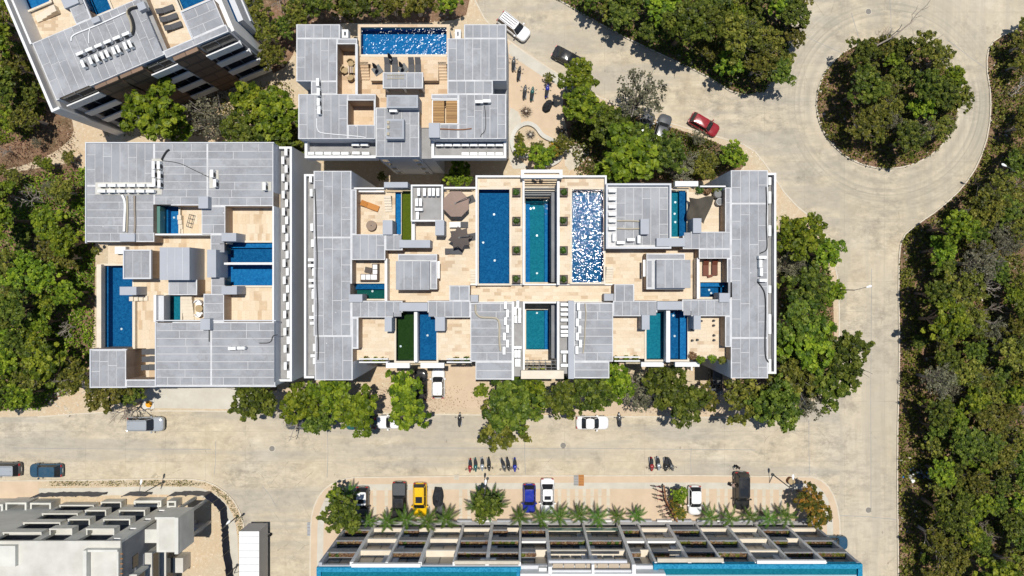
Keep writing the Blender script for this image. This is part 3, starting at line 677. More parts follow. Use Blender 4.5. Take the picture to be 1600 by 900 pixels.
# pools
D.pool(617, 300, 626, 366, 11.3, 'azure_mosaic', 0.8, coping=None); D.pool(627, 297, 642, 376, 11.3, 'green_mosaic', 0.8, coping=None)
D.pool(554, 443, 601, 467, 11.0, 'bottle_green_mosaic', 1.2, shelf=[(554, 443, 601, 452)], shelf_tile='blue_mosaic', lamps=[(582, 455)])
D.pool(619, 487, 647, 564, 11.1, 'dark_green_mosaic', 1.2, lamps=[(626, 541)]); D.pool(652, 487, 682, 564, 11.1, 'blue_mosaic', 1.2, lamps=[(668, 524)])
D.pool(748, 296, 796, 443, 12.0, 'blue_mosaic', 1.4, lamps=[(772, 335), (773, 407), (755, 379)]); D.pool(894, 296, 943, 441, 12.0, 'blue_mosaic', 1.4, water='water_breezy', lamps=[(920, 340), (920, 400)])
D.pool(821, 310, 859, 441, 6.0, 'teal_mosaic', 1.0, shelf=[(821, 316, 828, 441), (851, 316, 859, 441)], shelf_tile='azure_mosaic', coping=None, lamps=[(839, 368), (839, 427), (829, 326), (834, 325)])
D.pool(822, 484, 858, 546, 6.0, 'teal_mosaic', 1.0, shelf=[(851, 484, 858, 546)], shelf_tile='azure_mosaic', coping='cream_stone', lamps=[(839, 489)])
D.pool(1049, 297, 1073, 370, 11.1, 'teal_mosaic', 1.2, shelf=[(1063, 297, 1073, 370)], shelf_tile='blue_mosaic', lamps=[(1055, 316), (1055, 347), (1054, 334)])
D.pool(1094, 441, 1137, 464, 11.0, 'blue_mosaic', 1.2, shelf=[(1094, 441, 1137, 448)], shelf_tile='azure_mosaic', lamps=[(1108, 453), (1111, 458)])
D.pool(1010, 487, 1040, 562, 11.1, 'teal_mosaic', 1.2); D.pool(1047, 485, 1074, 562, 11.1, 'blue_mosaic', 1.2, shelf=[(1064, 485, 1074, 562)], shelf_tile='azure_mosaic', lamps=[(1054, 525), (1052, 493)])
# low dividing walls, parapets
for r, z0, z1, m in (((647, 487, 652, 566), 11, 12.4, 'white_plaster'), ((1041, 485, 1047, 566), 11, 12.4, 'white_plaster'), ((601, 404, 605, 470), 11, 12.6, 'white_plaster'), ((1089, 403, 1093, 467), 11, 12.6, 'white_plaster'),
                     ((643, 345, 648, 376), 11, 12.0, 'white_plaster'), ((816.5, 281, 819.5, 445), 5.9, 12.5, 'white_plaster'), ((870.5, 283, 874.5, 445), 5.9, 12.5, 'white_plaster'), ((817, 471, 820, 578), 5.9, 12.5, 'white_plaster'), ((870.5, 471, 874, 578), 5.9, 12.5, 'white_plaster'),
                     ((888, 470, 897, 592), 12.0, 13.0, 'grey_plaster'), ((799.5, 471, 803, 594), 11.9, 13.2, 'white_plaster')):
    D.bx('dividing_wall', r, z0, z1, m)
D.rim((743, 274, 947, 446), 11.9, 12.6, 'white_plaster', 0.2, 'nw', name='parapet'); D.rim((744, 274, 948, 300), 11.9, 12.6, 'white_plaster', 0.2, 'e')
D.rim((553, 293, 600, 300), 10.9, 12.0, 'white_plaster', 0.16, 'ns'); D.rim((691, 292, 746, 300), 10.9, 12.2, 'white_plaster', 0.2, 'n'); D.rim((1094, 290, 1134, 298), 10.9, 12.2, 'white_plaster', 0.16, 'n')
D.rim((642, 288.5, 692, 346), 12.5, 13.2, 'white_plaster', 0.17); D.rim((947, 286.5, 1049, 388.5), 12.6, 13.3, 'light_plaster', 0.2)
D.rim((735, 470, 962, 474), 10.8, 11.5, 'white_plaster', 0.2, 's', zc=11.5); D.rim((735, 443.5, 960, 448), 10.9, 11.5, 'white_plaster', 0.15, 'n')
D.rim((561, 560, 606, 567), 10.6, 11.6, 'white_plaster', 0.14, 'ns', name='planter_wall'); D.rim((698, 560, 737, 567), 10.6, 11.6, 'white_plaster', 0.14, 'ns', name='planter_wall'); D.rim((960, 557, 1000, 565), 10.6, 11.6, 'white_plaster', 0.14, 'ns', name='planter_wall')
# beams and lift heads that stand above the roofs
for r, z1 in (((624, 375, 672, 387), 13.35), ((624, 473, 668, 486), 13.35), ((1027, 471, 1066, 484), 13.35), ((1026, 372, 1070, 385), 13.35), ((598, 344, 613, 366.5), 13.4), ((680, 344, 694, 367.5), 13.4), ((601, 496, 612, 518), 13.4), ((680, 495, 695, 517), 13.4),
              ((1003, 492, 1015, 515), 13.4), ((1084, 493, 1095, 515), 13.4), ((1083, 341, 1096, 364), 13.4), ((545, 460, 566, 472), 13.3), ((1124, 458, 1140, 472), 13.3), ((735, 461, 747, 472), 12.6), ((944, 459, 962, 470), 12.6), ((1001, 342, 1014, 366), 13.6), ((600, 284.5, 637, 293), 13.0)):
    D.bx('beam', r, 10.9, z1, 'grey_plaster')
for r in ((603, 567, 640, 575), (657, 567, 694, 575), (1002, 566, 1037, 573), (1055, 566, 1093, 573)): D.bx('canopy_slab', r, 10.3, 10.9, 'white_plaster')
D.bx('canopy_slab', (1055, 283, 1091, 291), 11.5, 12.3, 'white_plaster')
# roof slabs that bridge the light well, pergola
D.rim((814, 265, 879, 278), 12.6, 13.6, 'white_plaster', 0.35, name='bridge_parapet'); D.bx('bridge_roof', (816, 267, 877, 276), 12.5, 13.2, 'sandy_render'); D.bx('bridge_roof', (814, 579, 881, 592), 12.6, 13.2, 'cream_stone')
for i in range(5):
    x = 823 + i * 9.5; D.bx('pergola_bar', (x, 562, x + 1, 580), 12.0, 12.15, 'dark_metal')
for i in range(3): D.bx('pergola_rail', (820, 563 + i * 5.5, 870, 564 + i * 5.5), 12.17, 12.3, 'dark_metal')
for i in range(7): D.bx('louvre', (820, 280.0 + i * 3.0, 871, 281.4 + i * 3.0), 11.2 - i * 0.35, 11.35 - i * 0.35, 'dark_metal' if i != 4 else 'cream_stone', zc=12.5)
D.bx('well_wall', (861.5, 300, 869.5, 441), 6.0, 9.8, 'dark_concrete', zc=9.8); D.bx('well_wall', (861.5, 473, 869.5, 560), 6.0, 9.8, 'dark_concrete', zc=9.8)
# pavilions (stairs and lifts) on the deck
D.roof(622, 397, 683, 452, 13.0, sheets=False); D.sheet(622, 397, 683, 408, 13.0, 'x'); D.bx('pavilion_roof', (618.5, 408, 671, 453), 12.9, 13.5, 'roof_membrane'); D.sheet(672, 408, 683, 452)
for i in range(3): D.bx('roof_seam', (631 + i * 13, 408.4, 631.6 + i * 13, 452.6), 13.502, 13.515, 'seam_sealant')
D.bx('awning', (683.5, 408, 687, 435), 12.6, 12.75, 'white_metal')
D.roof(1010, 396, 1070, 452, 13.0, sheets=False); D.sheet(1010, 396, 1070, 406, 13.0, 'x'); D.sheet(1010, 406, 1020, 450); D.bx('pavilion_roof', (1026, 406, 1079, 450), 12.9, 13.8, 'roof_membrane')
for i in range(3): D.bx('roof_seam', (1039 + i * 13, 406.4, 1039.6 + i * 13, 449.6), 13.802, 13.815, 'seam_sealant')
D.bx('awning', (1005, 406, 1008.5, 432), 12.6, 12.75, 'white_metal')
# steps
D.steps((735.5, 421, 745, 445), 11.0, 12.0, 6, 'y', 1); D.steps((946, 417, 957, 441), 11.0, 12.0, 6, 'y', 1); D.steps((602, 307, 613, 331), 11.0, 11.9, 6, 'y', 1)
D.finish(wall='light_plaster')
# stair treads and rails seen in the yards are small; street-side yard walls
for k, r in enumerate(((549, 566, 552, 592), (740, 566, 743, 592), (1100, 566, 1103, 590))): D.bx('yard_wall', r, 0.1, 2.6, 'white_plaster', zc=9)
# machines on D
ac_row([(485, 279), (486, 301), (487, 355), (488, 380), (489.5, 457), (490, 482), (491, 543), (491, 563)], 11.2, 90, 'from top in the left channel of the middle building', 'machines in the left channel of the middle building')
ac_row([(487, 406, 0), (487, 415, 0), (502, 409), (490, 425), (502, 424), (502, 439), (488, 438, 0), (488, 447, 0), (489, 461), (489, 496, 0), (490, 505, 0), (491, 556, 0)], 11.9, 90, 'in the cluster at the left roof edge of the middle building', 'clustered machines at the left roof edge')
ac_row([(654, 300), (663, 300), (671, 300), (677, 300), (684, 300), (651, 316), (657, 316), (654, 327, 0), (652, 337)], 12.6, 90, 'in the white-walled machine yard beside the tan parasols', 'machines in the walled roof yard')
ac_row([(957, 298), (957, 310.5), (957, 323), (957, 334.5), (957, 345), (957, 357)], 12.7, 0, 'from top in the column beside the glittering pool', 'column of machines beside the glittering pool')
ac_row([(959.5, 371, 90), (970, 379, 0), (986, 374.5, 0), (998.5, 374, 90)], 12.7, 0, 'from left at foot of roof right of glittering pool', 'machines at the foot of the right roof')
ac_row([(1192, 402, 0), (1189, 412), (1190, 425), (1193, 438, 0)], 13.0, 90, 'from top at the right edge of the middle building', 'machines at the right roof edge')
ac_row([(1203, 283), (1203, 305), (1203, 312), (1203, 358), (1203, 363), (1203, 452), (1203, 497), (1203, 507), (1203, 516), (1203, 567), (1203, 576)], 11.2, 90, 'from top in the right channel of the middle building', 'machines in the right channel of the middle building')
ac_row([(790, 477), (793, 490), (790, 502), (793, 514), (788, 526), (793, 537), (787.5, 548)], 13.0, 90, 'from top down the roof left of the light well', 'machines on the roof left of the light well')
ac_row([(809, 476), (805, 486), (812, 487), (806, 499), (812, 499), (809, 543, 0), (806, 553), (811, 553), (807, 567), (811, 567)], 12.0, 90, 'in the narrow strip left of the light well', 'machines in the strip left of the light well')
ac_row([(882, 476), (882, 484), (882, 491), (882, 500), (882, 511), (882, 518), (882, 524), (882, 550), (882, 560, 90), (882, 571)], 12.0, 0, 'from top in the narrow strip right of the light well', 'machines in the strip right of the light well')
ac_row([(904, 479), (906, 492), (902, 504), (906, 515), (902, 526), (907, 537), (901.5, 547)], 13.0, 90, 'from top down the roof right of the light well', 'machines on the roof right of the light well')
cable([(492, 295), (494, 330), (494, 360), (496, 400), (495, 440), (497, 480), (496, 510), (498, 540), (497, 562)], 13.0, 0.07, 'cable_black', 'black cable running down the left roof of the middle building')
cable([(1197, 292), (1198, 320), (1197, 350), (1199, 385), (1197, 392), (1187, 396)], 13.0, 0.06, 'cable_black', 'black cable down the upper right roof edge of the middle building')
cable([(1183, 440), (1190, 448), (1196, 460), (1196, 500), (1195, 540), (1196, 560), (1201, 566)], 13.0, 0.07, 'cable_black', 'black cable snaking down the lower right roof of the middle building')
cable([(743, 476), (743, 489), (750, 496), (765, 496), (777, 497), (781, 505), (780, 530), (782, 548)], 13.0, 0.12, 'cable_tan', 'tan pipe bundle bending across the roof left of the light well')
cable([(964, 345), (985, 345), (1000, 346)], 12.7, 0.09, 'cable_tan', 'upper tan pipe run to the box right of the glittering pool')
cable([(964, 357), (985, 358), (1000, 357)], 12.7, 0.09, 'cable_tan', 'lower tan pipe run to the box right of the glittering pool')
cable([(914, 474), (916, 490), (914, 510), (914, 530), (911, 552)], 13.0, 0.07, 'cable_tan', 'tan pipe down the roof right of the light well')

# ------------------------------------------------------------------ C: flats on the left
C = Flats('terraced_apartments', 'square grey-roofed apartment building with long pool at its left edge', (290, 415))
C.R(152, 372, 432, 595, 11, TF, 13); C.R(136, 300, 430, 380, 11, TF, 13)
C.roof(134, 223, 241, 290); C.roof(134, 290, 241, 378, d='x'); C.roof(241, 223, 324, 321, d='x'); C.roof(324, 223, 427, 322, d='x'); C.roof(315, 322, 352, 366, d='x'); C.roof(329, 366, 352, 396, d='x')
C.roof(193, 391, 235, 435); C.roof(263, 437, 308, 461); C.roof(330, 432, 352, 461, d='x'); C.roof(318, 459, 350, 503, d='x'); C.roof(243, 503, 330, 603, d='x'); C.roof(330, 503, 430, 603, d='x')
C.roof(141, 547, 197, 605); C.roof(197, 593, 243, 605, d='x'); C.R(142, 545, 196, 547, 13, 'roof')
C.R(197, 547, 213, 593, 9.0, TF, 13)
C.R(436, 232, 452, 594, 10.8, 'ledge', 11.4); C.rim((436, 229, 456, 596), 0.1, 11.5, 'white_plaster', 0.24, 'nse')
C.pool(252, 322, 279, 365, 11.3, 'azure_mosaic', 1.2, shelf=[(252, 322, 259, 365)], shelf_tile='blue_mosaic', lamps=[(272, 340)])
C.pool(354, 379, 427, 410, 11.2, 'blue_mosaic', 1.2, shelf=[(354, 379, 427, 387)], shelf_tile='azure_mosaic'); C.pool(354, 414, 427, 446, 11.2, 'azure_mosaic', 1.2)
C.pool(160, 415, 207, 543, 11.0, 'blue_mosaic', 1.4, shelf=[(160, 415, 165, 543), (197, 470, 207, 476)], lamps=[(190, 514)])
C.pool(259, 461, 282, 503, 11.2, 'teal_mosaic', 1.2, coping='cream_stone')
for r, z0, z1, m in (((241, 365, 329, 367.5), 11, 12.8, 'white_plaster'), ((350, 410.3, 427, 413.5), 11, 12.8, 'white_plaster'), ((240, 461, 244, 503), 11, 12.9, 'white_plaster'), ((151, 413, 158, 546), 10.8, 11.6, 'cream_stone'), ((353, 365, 354.5, 381), 11, 12.6, 'cream_stone'),
                     ((425.5, 322, 428, 503), 11, 13.0, 'white_plaster'), ((207, 462, 211, 545), 10.9, 11.5, 'cream_stone'), ((243, 322, 250, 365), 11, 12.2, 'green_glass'), ((245, 462, 256, 503), 11, 12.4, 'light_plaster')): C.bx('dividing_wall', r, z0, z1, m)
for r, z1 in (((249.5, 386.5, 296, 437.5), 14.6), ((187, 448, 213, 461), 13.2), ((323.5, 390, 337.5, 433.5), 14.0), ((346, 364, 369, 377), 13.6), ((346, 447, 370, 460), 13.6), ((310, 307, 325, 325.5), 13.9), ((313, 498, 328, 515.5), 13.9), ((187, 365, 210.5, 377.5), 13.3)): C.bx('beam', r, 10.9, z1, 'grey_plaster')
for i in range(3): C.bx('roof_seam', (261 + i * 12, 386.8, 261.5 + i * 12, 437), 14.602, 14.615, 'seam_sealant')
C.rim((242, 500, 431, 604.5), 12.9, 13.12, 'light_plaster', 0.12, 'nsw'); C.rim((140, 545.5, 198, 606), 12.9, 13.15, 'light_plaster', 0.12, 'nsw'); C.rim((133, 222, 428, 380), 12.9, 13.15, 'light_plaster', 0.12, 'nw'); C.rim((192, 390, 236, 436), 12.9, 13.2, 'light_plaster', 0.14)
C.steps((287, 463, 304, 500), 11.0, 11.7, 7, 'y', 1, 'cream_stone'); C.steps((208, 462, 232, 470), 11.0, 11.8, 4, 'x', -1); C.steps((281, 337, 287, 365), 11.0, 11.6, 4, 'y', 1)
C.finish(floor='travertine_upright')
ac_row([(159 + i * 15.2, 289.5) for i in range(6)], 13.0, 0, 'from left in the upper paired row, left building', 'upper row of machines on the left building')
ac_row([(158 + i * 15.2, 298.5) for i in range(6)], 13.0, 0, 'from left in the lower paired row, left building', 'lower row of machines on the left building')
ac_row([(239, 258), (239, 271), (240, 285)], 13.0, 90, 'from top in left short column, left building', 'short column of machines on the left building')
ac_row([(247, 258), (248, 273), (248, 287)], 13.0, 90, 'from top in right short column, left building', 'second short column of machines on the left building')
for r in ((149, 285, 240, 304), (237, 248, 253, 304), (327, 266, 341.5, 294), (409, 284, 424, 298)): C.bx('machine_plinth', r, 13.02, 13.1, 'pale_concrete')
ac_row([(330.5, 271), (335, 286)], 13.1, 90, 'of the pair standing alone in the middle of the left building', 'pair of machines in the middle of the left roof'); ac_row([(412.5, 291)], 13.1, 90, 'standing alone near the right roof edge of the left building', 'lone machine')
ac_row([(362, 544.5), (376, 544)], 13.0, 0, 'from left on the lower roof of the left building', 'pair of machines on the lower left roof')
pts = []
for i in range(27): pts.append((441.5 + (0 if i % 2 else 5.0) + i * 0.16, 237 + i * 13.4))
ac_row(pts, 10.8, 90, 'from top in zigzag channel right of the left building', 'zigzag machines in the channel of the left building')
cable([(253, 250), (256, 244), (261, 236), (265, 234)], 13.0, 0.10, 'cable_black', 'short black hose at the top of the machine columns on the left building')
cable([(253, 251), (280, 254), (304, 266), (327, 277)], 13.0, 0.035, 'cable_black', 'thin black cable strung between machine groups on the left building')
cable([(192, 305), (197, 315), (196, 340), (195, 362)], 13.0, 0.16, 'white_fabric', 'white pipe bundle below the paired machine rows')
cable([(199, 306), (200, 330), (199, 363)], 13.0, 0.10, 'cable_tan', 'tan pipe beside the white bundle below the paired rows')
cable([(211, 306), (211, 330), (212, 345), (211, 364)], 13.0, 0.12, 'dead_wood', 'brown pipe run right of the white bundle on the left building')
cable([(327, 516), (327, 534)], 13.0, 0.06, 'cable_black', 'short black pipe below the small box on the lower left roof')
cable([(405, 536), (424, 536), (426, 524), (434, 523)], 13.0, 0.05, 'cable_black', 'bent black cable at the lower right roof edge of the left building')

# ------------------------------------------------------------------ B: flats at the top
B = Flats('courtyard_apartments', 'grey-roofed apartment building at the top with wide glittering pool', (627, 145))
PFL = 'paved_floor'
B.R(520, 60, 705, 215, 11, PFL, 13); B.R(561, 40, 701, 126, 12, PFL)
B.roof(463, 38, 531, 60); B.roof(463, 60, 527, 127); B.roof(486, 127, 527, 147); B.roof(527, 60, 558, 69, d='x'); B.R(555, 69, 559, 147, 13, 'roof')
B.roof(466, 147, 543.5, 217); B.roof(543.5, 147, 587, 157, d='x'); B.roof(543.5, 195, 587, 217); B.R(584, 157, 587, 195, 13, 'roof'); B.R(543.5, 157, 584, 195, 10.3, PFL, 13); B.R(527, 69, 555, 92, 10.4, PFL, 13)
B.roof(587, 168, 655, 245, 12.8); B.roof(725, 38, 791, 60); B.roof(699, 60, 791, 126); B.roof(699, 126, 770, 147); B.roof(716, 147, 791, 217); B.roof(674, 147, 716, 155, d='x'); B.roof(674, 194, 716, 217)
B.R(466, 127, 486, 147, 9.5, 'ledge', 13); B.R(770, 126, 791, 146, 9.5, 'ledge', 13)
B.bx('ledge_slab', (477, 216, 586, 246), 10.1, 10.6, 'ledge_concrete', zc=11.6); B.bx('ledge_slab', (675, 216, 790, 246), 10.1, 10.6, 'ledge_concrete', zc=11.6); B.R(655, 194, 674, 243, 10.8, 'ledge', 12.8)
B.rim((476, 217, 587, 247), 9.9, 11.6, 'white_plaster', 0.3, 'sw', zc=11.6); B.rim((674, 217, 791, 247), 9.9, 11.6, 'white_plaster', 0.3, 'sew', zc=11.6)
B.pool(563, 42, 699, 85, 12.0, 'azure_mosaic', 1.4, water='water_rippled', shelf=None, cw=0.28, lamps=[(660, 68), (680, 52)])
for r, z1 in (((604, 148.5, 653, 168.5), 14.0), ((603, 186, 631, 217), 13.9), ((670, 192, 687, 215), 13.5)): B.bx('beam', r, 10.9, z1, 'grey_plaster')
for i in range(1): B.sheet(605, 149, 652, 168, 14.0, 'x'); B.sheet(604, 187, 630, 216, 13.9, 'x')
cr = B.bx('canopy_roof', (598, 113, 661, 138), 13.0, 13.3, 'seam_sealant'); B.sheet(598, 113, 661, 138, 13.3)
for x in (600, 629, 658): B.bx('canopy_column', (x, 135, x + 2.4, 137.4), 11.0, 13.0, 'white_plaster', zc=13)
B.rim((559.5, 38.5, 702, 88), 11.5, 12.15, 'travertine_warm', 0.3, 'nwe', zc=12.1)
B.R(562.5, 100, 579, 127, 11, PFL, 12); B.R(685, 100, 700, 127, 11, PFL, 12)
B.steps((564, 101, 578, 125), 11.0, 12.0, 6, 'y', 1, 'travertine_warm'); B.steps((686, 101, 699, 125), 11.0, 12.0, 6, 'y', 1, 'travertine_warm')
for r in ((534, 46, 544, 59), (711, 46, 720, 60)):
    B.rim(r, 11.6, 12.6, 'white_plaster', 0.25, name='shaft_wall'); B.bx('shaft_floor', r, 0.1, 11.8, 'grey_plaster', zc=12.6, pad=-.25)
pp = B.rim((675, 155.5, 716, 194), 12.85, 13.1, 'white_plaster', 0.1, name='pergola_frame')
for i in range(26):
    for a, b in ((675.6, 694), (697, 715.4)):
        y = 156.2 + i * 1.45; q = B.lr((a, y, b, y + 1.05), 13.0)
        slab('pole', pp, q[0], q[1], 12.9, q[2], q[3], 13.0 + RG.uniform(0, .06), 'pole_wood').location.z += RG.uniform(-.02, .03)
# south face: bay walls, window bands
def face_windows(b, x0, x1, py, zt, floors, n, zface, mat='window_glass', d=0.10):
    """windows on a south face given by roof-height pixels"""
    for f in floors:
        for i in range(n):
            a = x0 + (x1 - x0) * (i + .12) / n; c = x0 + (x1 - x0) * (i + .88) / n
            la = b.L(a, py, zt); lb = b.L(c, py, zt)
            w = slab('window', b.t, la[0], la[1] - d, f, lb[0], la[1] + .02, f + 1.7, 'white_plaster')
            m = MB().box(la[0] + .08, la[1] - d - .004, f + .1, lb[0] - .08, la[1] - d + .01, f + 1.6); g = m.build('pane', mat, b.t)
face_windows(B, 590, 604, 245, 12.8, (1.2, 4.4, 7.6, 10.0), 1, 0); face_windows(B, 640, 653, 245, 12.8, (1.2, 4.4, 7.6, 10.0), 1, 0)
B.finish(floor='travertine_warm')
ac_row([(496, 128), (497, 143), (497, 159), (498, 172)], 13.0, 90, 'from top in the column on the top building left wing', 'column of machines on the top building')
ac_row([(485 + i * 13.4, 239.5) for i in range(5)] + [(556, 239), (571, 239.5)], 10.6, 0, 'from left in lower ledge row, left wing, top building', 'ledge row below the left wing'); ac_row([(555, 225.5), (569, 225.5)], 10.6, 0, 'from left in upper ledge row, left wing, top building', 'upper ledge pair')
ac_row([(687 + i * 13.3, 226) for i in range(8)], 10.6, 0, 'from left in upper ledge row, right wing, top building', 'upper ledge row below the right wing')
ac_row([(727 + i * 13.2, 240) for i in range(5)], 10.6, 0, 'from left in lower ledge row, right wing, top building', 'lower ledge row below the right wing')
ac_row([(748.5, 158.5), (760.5, 157.5)], 13.0, 0, 'from left on the right wing of the top building', 'pair of machines on the right wing'); ac_row([(614, 172.5)], 12.8, 0, 'below the raised block in the middle of the top building', 'lone machine of the top building')
for i, y in enumerate((191.5, 199, 209.5)): MB().box(*[k for k in (*W(605, y + 2.2, 13.9)[:2], 13.92, *W(609, y - 2.2, 13.9)[:2], 14.1)]).build('roof_vent', 'cable_tan', B.t).location = (-B.c[0], -B.c[1], 0)
cable([(686, 201.5), (700, 202), (720, 203), (737, 201)], 13.0, 0.07, 'corten', 'rusty pipe along the lower roof of the top building')
cable([(757, 165), (759, 180), (759, 205), (752, 210), (751, 214)], 13.0, 0.04, 'cable_black', 'thin bent cable on the right wing of the top building')
cable([(495, 185), (495, 206), (510, 209), (560, 213), (572, 215)], 13.0, 0.045, 'white_fabric', 'thin white pipe along the lower left wing of the top building')
# ------------------------------------------------------------------ A: turned flats at the top left
class TurnedFlats(Flats):
    def L(s, a, b, z):
        return Flats.L(s, 88 + .9205 * a - .3907 * b, 157 - .3907 * a - .9205 * b, z)
def qa(a, b): return 88 + .9205 * a - .3907 * b, 157 - .3907 * a - .9205 * b
A = TurnedFlats('turned_apartments', 'apartment building standing at an angle in the top left corner', (220, 60), R_(23))
A.R(-2, 0, 290, 260, 11, TF, 13)
A.roof(0, 0, 184, 97); A.R(0, 97, 75, 260, 10.6, TF, 13); A.roof(75, 97, 100, 260, d='x'); A.roof(172, 40, 180, 260, sheets=False); A.roof(184, -6, 290, 6, d='x'); A.roof(234, 6, 288, 50, d='x'); A.R(180, 6, 187, 260, 12.2, 'ledge', 13)
A.R(-12, -12, -3, 260, 11.6, 'ledge', 12.5); A.rim((-14, -14, 0, 262), 0.1, 12.7, 'white_plaster', 0.28, 'sw')
A.rim((-3, 96, 77, 262), 10.5, 13.1, 'white_plaster', 0.22, 'w', zc=13); A.rim((74, 95, 101, 262), 12.9, 13.12, 'light_plaster', 0.12, 'e'); A.rim((232, 4, 290, 52), 12.9, 13.15, 'light_plaster', 0.14, 'nw')
A.pool(9, 147, 51, 262, 11.0, 'azure_mosaic', 1.1, water='water_calm', lvl=.1); A.pool(102, 98, 135, 262, 11.2, 'blue_mosaic', 1.1); A.pool(235, 53, 286, 92, 11.8, 'blue_mosaic', 1.0)
A.bx('beam', (68, 127, 92, 215), 10.5, 13.3, 'grey_plaster'); A.bx('beam', (99, 88, 112, 97), 12.9, 13.5, 'grey_plaster'); A.bx('beam', (174, 78, 186, 90), 12.9, 13.6, 'grey_plaster')
A.steps((22, 122, 60, 133), 10.6, 11.4, 4, 'x', 1); A.steps((140, 118, 160, 150), 11.0, 11.8, 5, 'y', 1)
# stepped wing on the right with strips of planting
for i, (a0, a1, b0, b1, z, m) in enumerate(((289, 299, -8, 140, 11.8, 'white_plaster'), (300, 307, 5, 140, 9.4, 'blue_mosaic'), (308, 318, 2, 140, 8.6, 'light_plaster'), (320, 329, -4, 140, 5.6, 'light_plaster'), (331, 340, -8, 140, 2.6, 'light_plaster'))):
    A.bx('side_balcony', (a0, b0, a1, b1), 0.1, z, m)
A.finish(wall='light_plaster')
def facade(bld, a0, a1, b, z, levels, proj=0.45, planter=False):
    p = bld.L(a0, b, z); q = bld.L(a1, b, z); y = p[1]
    for k, zz in enumerate(levels):
        slab('balcony_floor', bld.t, p[0], y - proj, zz - .15, q[0], y + .02, zz, 'light_plaster')
        slab('balcony_front', bld.t, p[0], y - proj - .12, zz - .25, q[0], y - proj + .02, zz + 1.05, 'white_plaster')
        g = slab('window', bld.t, p[0] + .2, y - .05, zz + .05, q[0] - .2, y + .02, zz + 2.3, 'dark_glass')
        n = max(1, int((q[0] - p[0]) / 1.6))
        for i in range(1, n): xx = p[0] + (q[0] - p[0]) * i / n; slab('mullion', bld.t, xx - .03, y - .09, zz + .05, xx + .03, y - .04, zz + 2.3, 'grey_metal')
facade(A, 4, 60, 0, 13, (1.3, 4.5, 7.7, 10.9)); facade(A, 144, 190, -4, 13, (1.3, 4.5, 7.7, 10.4)); facade(A, 236, 292, -8, 13, (1.3, 4.5, 7.7, 10.4), 0.6)
for a0, a1, b in ((61, 101, -1), (104, 143, -1), (192, 234, -8)):
    p = A.L(a0, b, 13); q = A.L(a1, b, 13); slab('brick_pier', A.t, p[0], p[1] - .35, 0.1, q[0], p[1] + .1, 12.7, 'dark_brick')
for i in range(7):
    x, y = qa(76 + i * 0 + 22.5 + i * 12.4, 64.5 + (i % 2) * 0.5) if i < 6 else (0, 0)
pts = [qa(62 + i * 15.6, 54) for i in range(6)]; ac_row(pts, 13.0, 23, 'from left in upper slanting row, turned building', 'upper slanting row of machines')
pts = [qa(60 + d, 37) for d in (0, 13, 23.5, 33, 41, 52.5, 60, 72, 80)]; ac_row([(x, y) for x, y in pts], 13.0, 113, 'from left in lower slanting row, turned building', 'lower slanting row of machines')
cable([qa(150, 47), qa(157, 56), qa(160, 72), qa(158, 84), qa(165, 86), qa(174, 84)], 13.0, 0.14, 'cable_black', 'thick black hose curling from the machines on the turned building')
cable([qa(147, 47), qa(153, 57), qa(156, 72), qa(154, 82), qa(162, 88), qa(174, 86)], 13.0, 0.10, 'cable_tan', 'tan hose beside the thick black hose on the turned building')
cable([qa(154, 84), qa(120, 83), qa(90, 83), qa(62, 84), qa(58, 76)], 13.0, 0.08, 'white_fabric', 'long white pipe across the roof of the turned building')
cable([qa(92, 82), qa(86, 74), qa(82, 62)], 13.0, 0.05, 'white_fabric', 'short white pipe dropping to the upper slanting row')

# ------------------------------------------------------------------ E: glass-fronted flats at the bottom
EY = -31.35
E = thing('balcony_apartments', 'glass-fronted apartment building with planter balconies and rooftop pool at the bottom', 'building', (8, -44, 0))
EO = (8, -44)
def eb(name, x0, y0, z0, x1, y1, z1, mat, parent=None): return slab(name, parent or E, x0 - EO[0], y0 - EO[1], z0, x1 - EO[0], y1 - EO[1], z1, mat)
XL, XR = (497 - CX) * .0715, (1345 - CX) * .0715
eb('core', XL + .4, EY - 20, 0.1, XR - .4, EY - .97, 12.5, 'dark_concrete'); eb('side_wall', XL, EY - 20, 0.1, XL + .39, EY - .1, 12.6, 'grey_plaster'); eb('side_wall', XR - .39, EY - 20, 0.1, XR, EY - .1, 12.6, 'grey_plaster')
FX = [(p - CX) * .0715 for p in (497, 549, 604, 656, 709, 761, 812, 859, 925, 988, 1025, 1078, 1130, 1183, 1237, 1290, 1345)]
LV = (2.0, 5.6, 9.2)
for i, x in enumerate(FX[1:-1]):
    w = 0.14 if i % 2 else 0.2
    eb('fin', x - w, EY - 1.0, 0.5, x + w, EY - .02 + (0.25 if i in (7, 8) else 0), 12.68 if i not in (6, 7, 8) else 14.0, 'white_plaster')
eb('roof_edge', XL, EY - 2.6, 12.2, XR, EY - 0.4, 12.7, 'light_plaster')
eb('ground_slab', XL, EY - 1.8, 0.15, XR, EY + .3, 0.35, 'ledge_concrete')
kinds = {}
pat = ['ppp', 'Ccc', 'mpp', 'Ccc', 'Cpp', 'mpp', 'pwm', 'cpC', 'cpC', 'pwm', 'Cwm', 'pPp', 'CPp', 'Ccc', 'pmp', 'Cpp']
PLANTERS = []
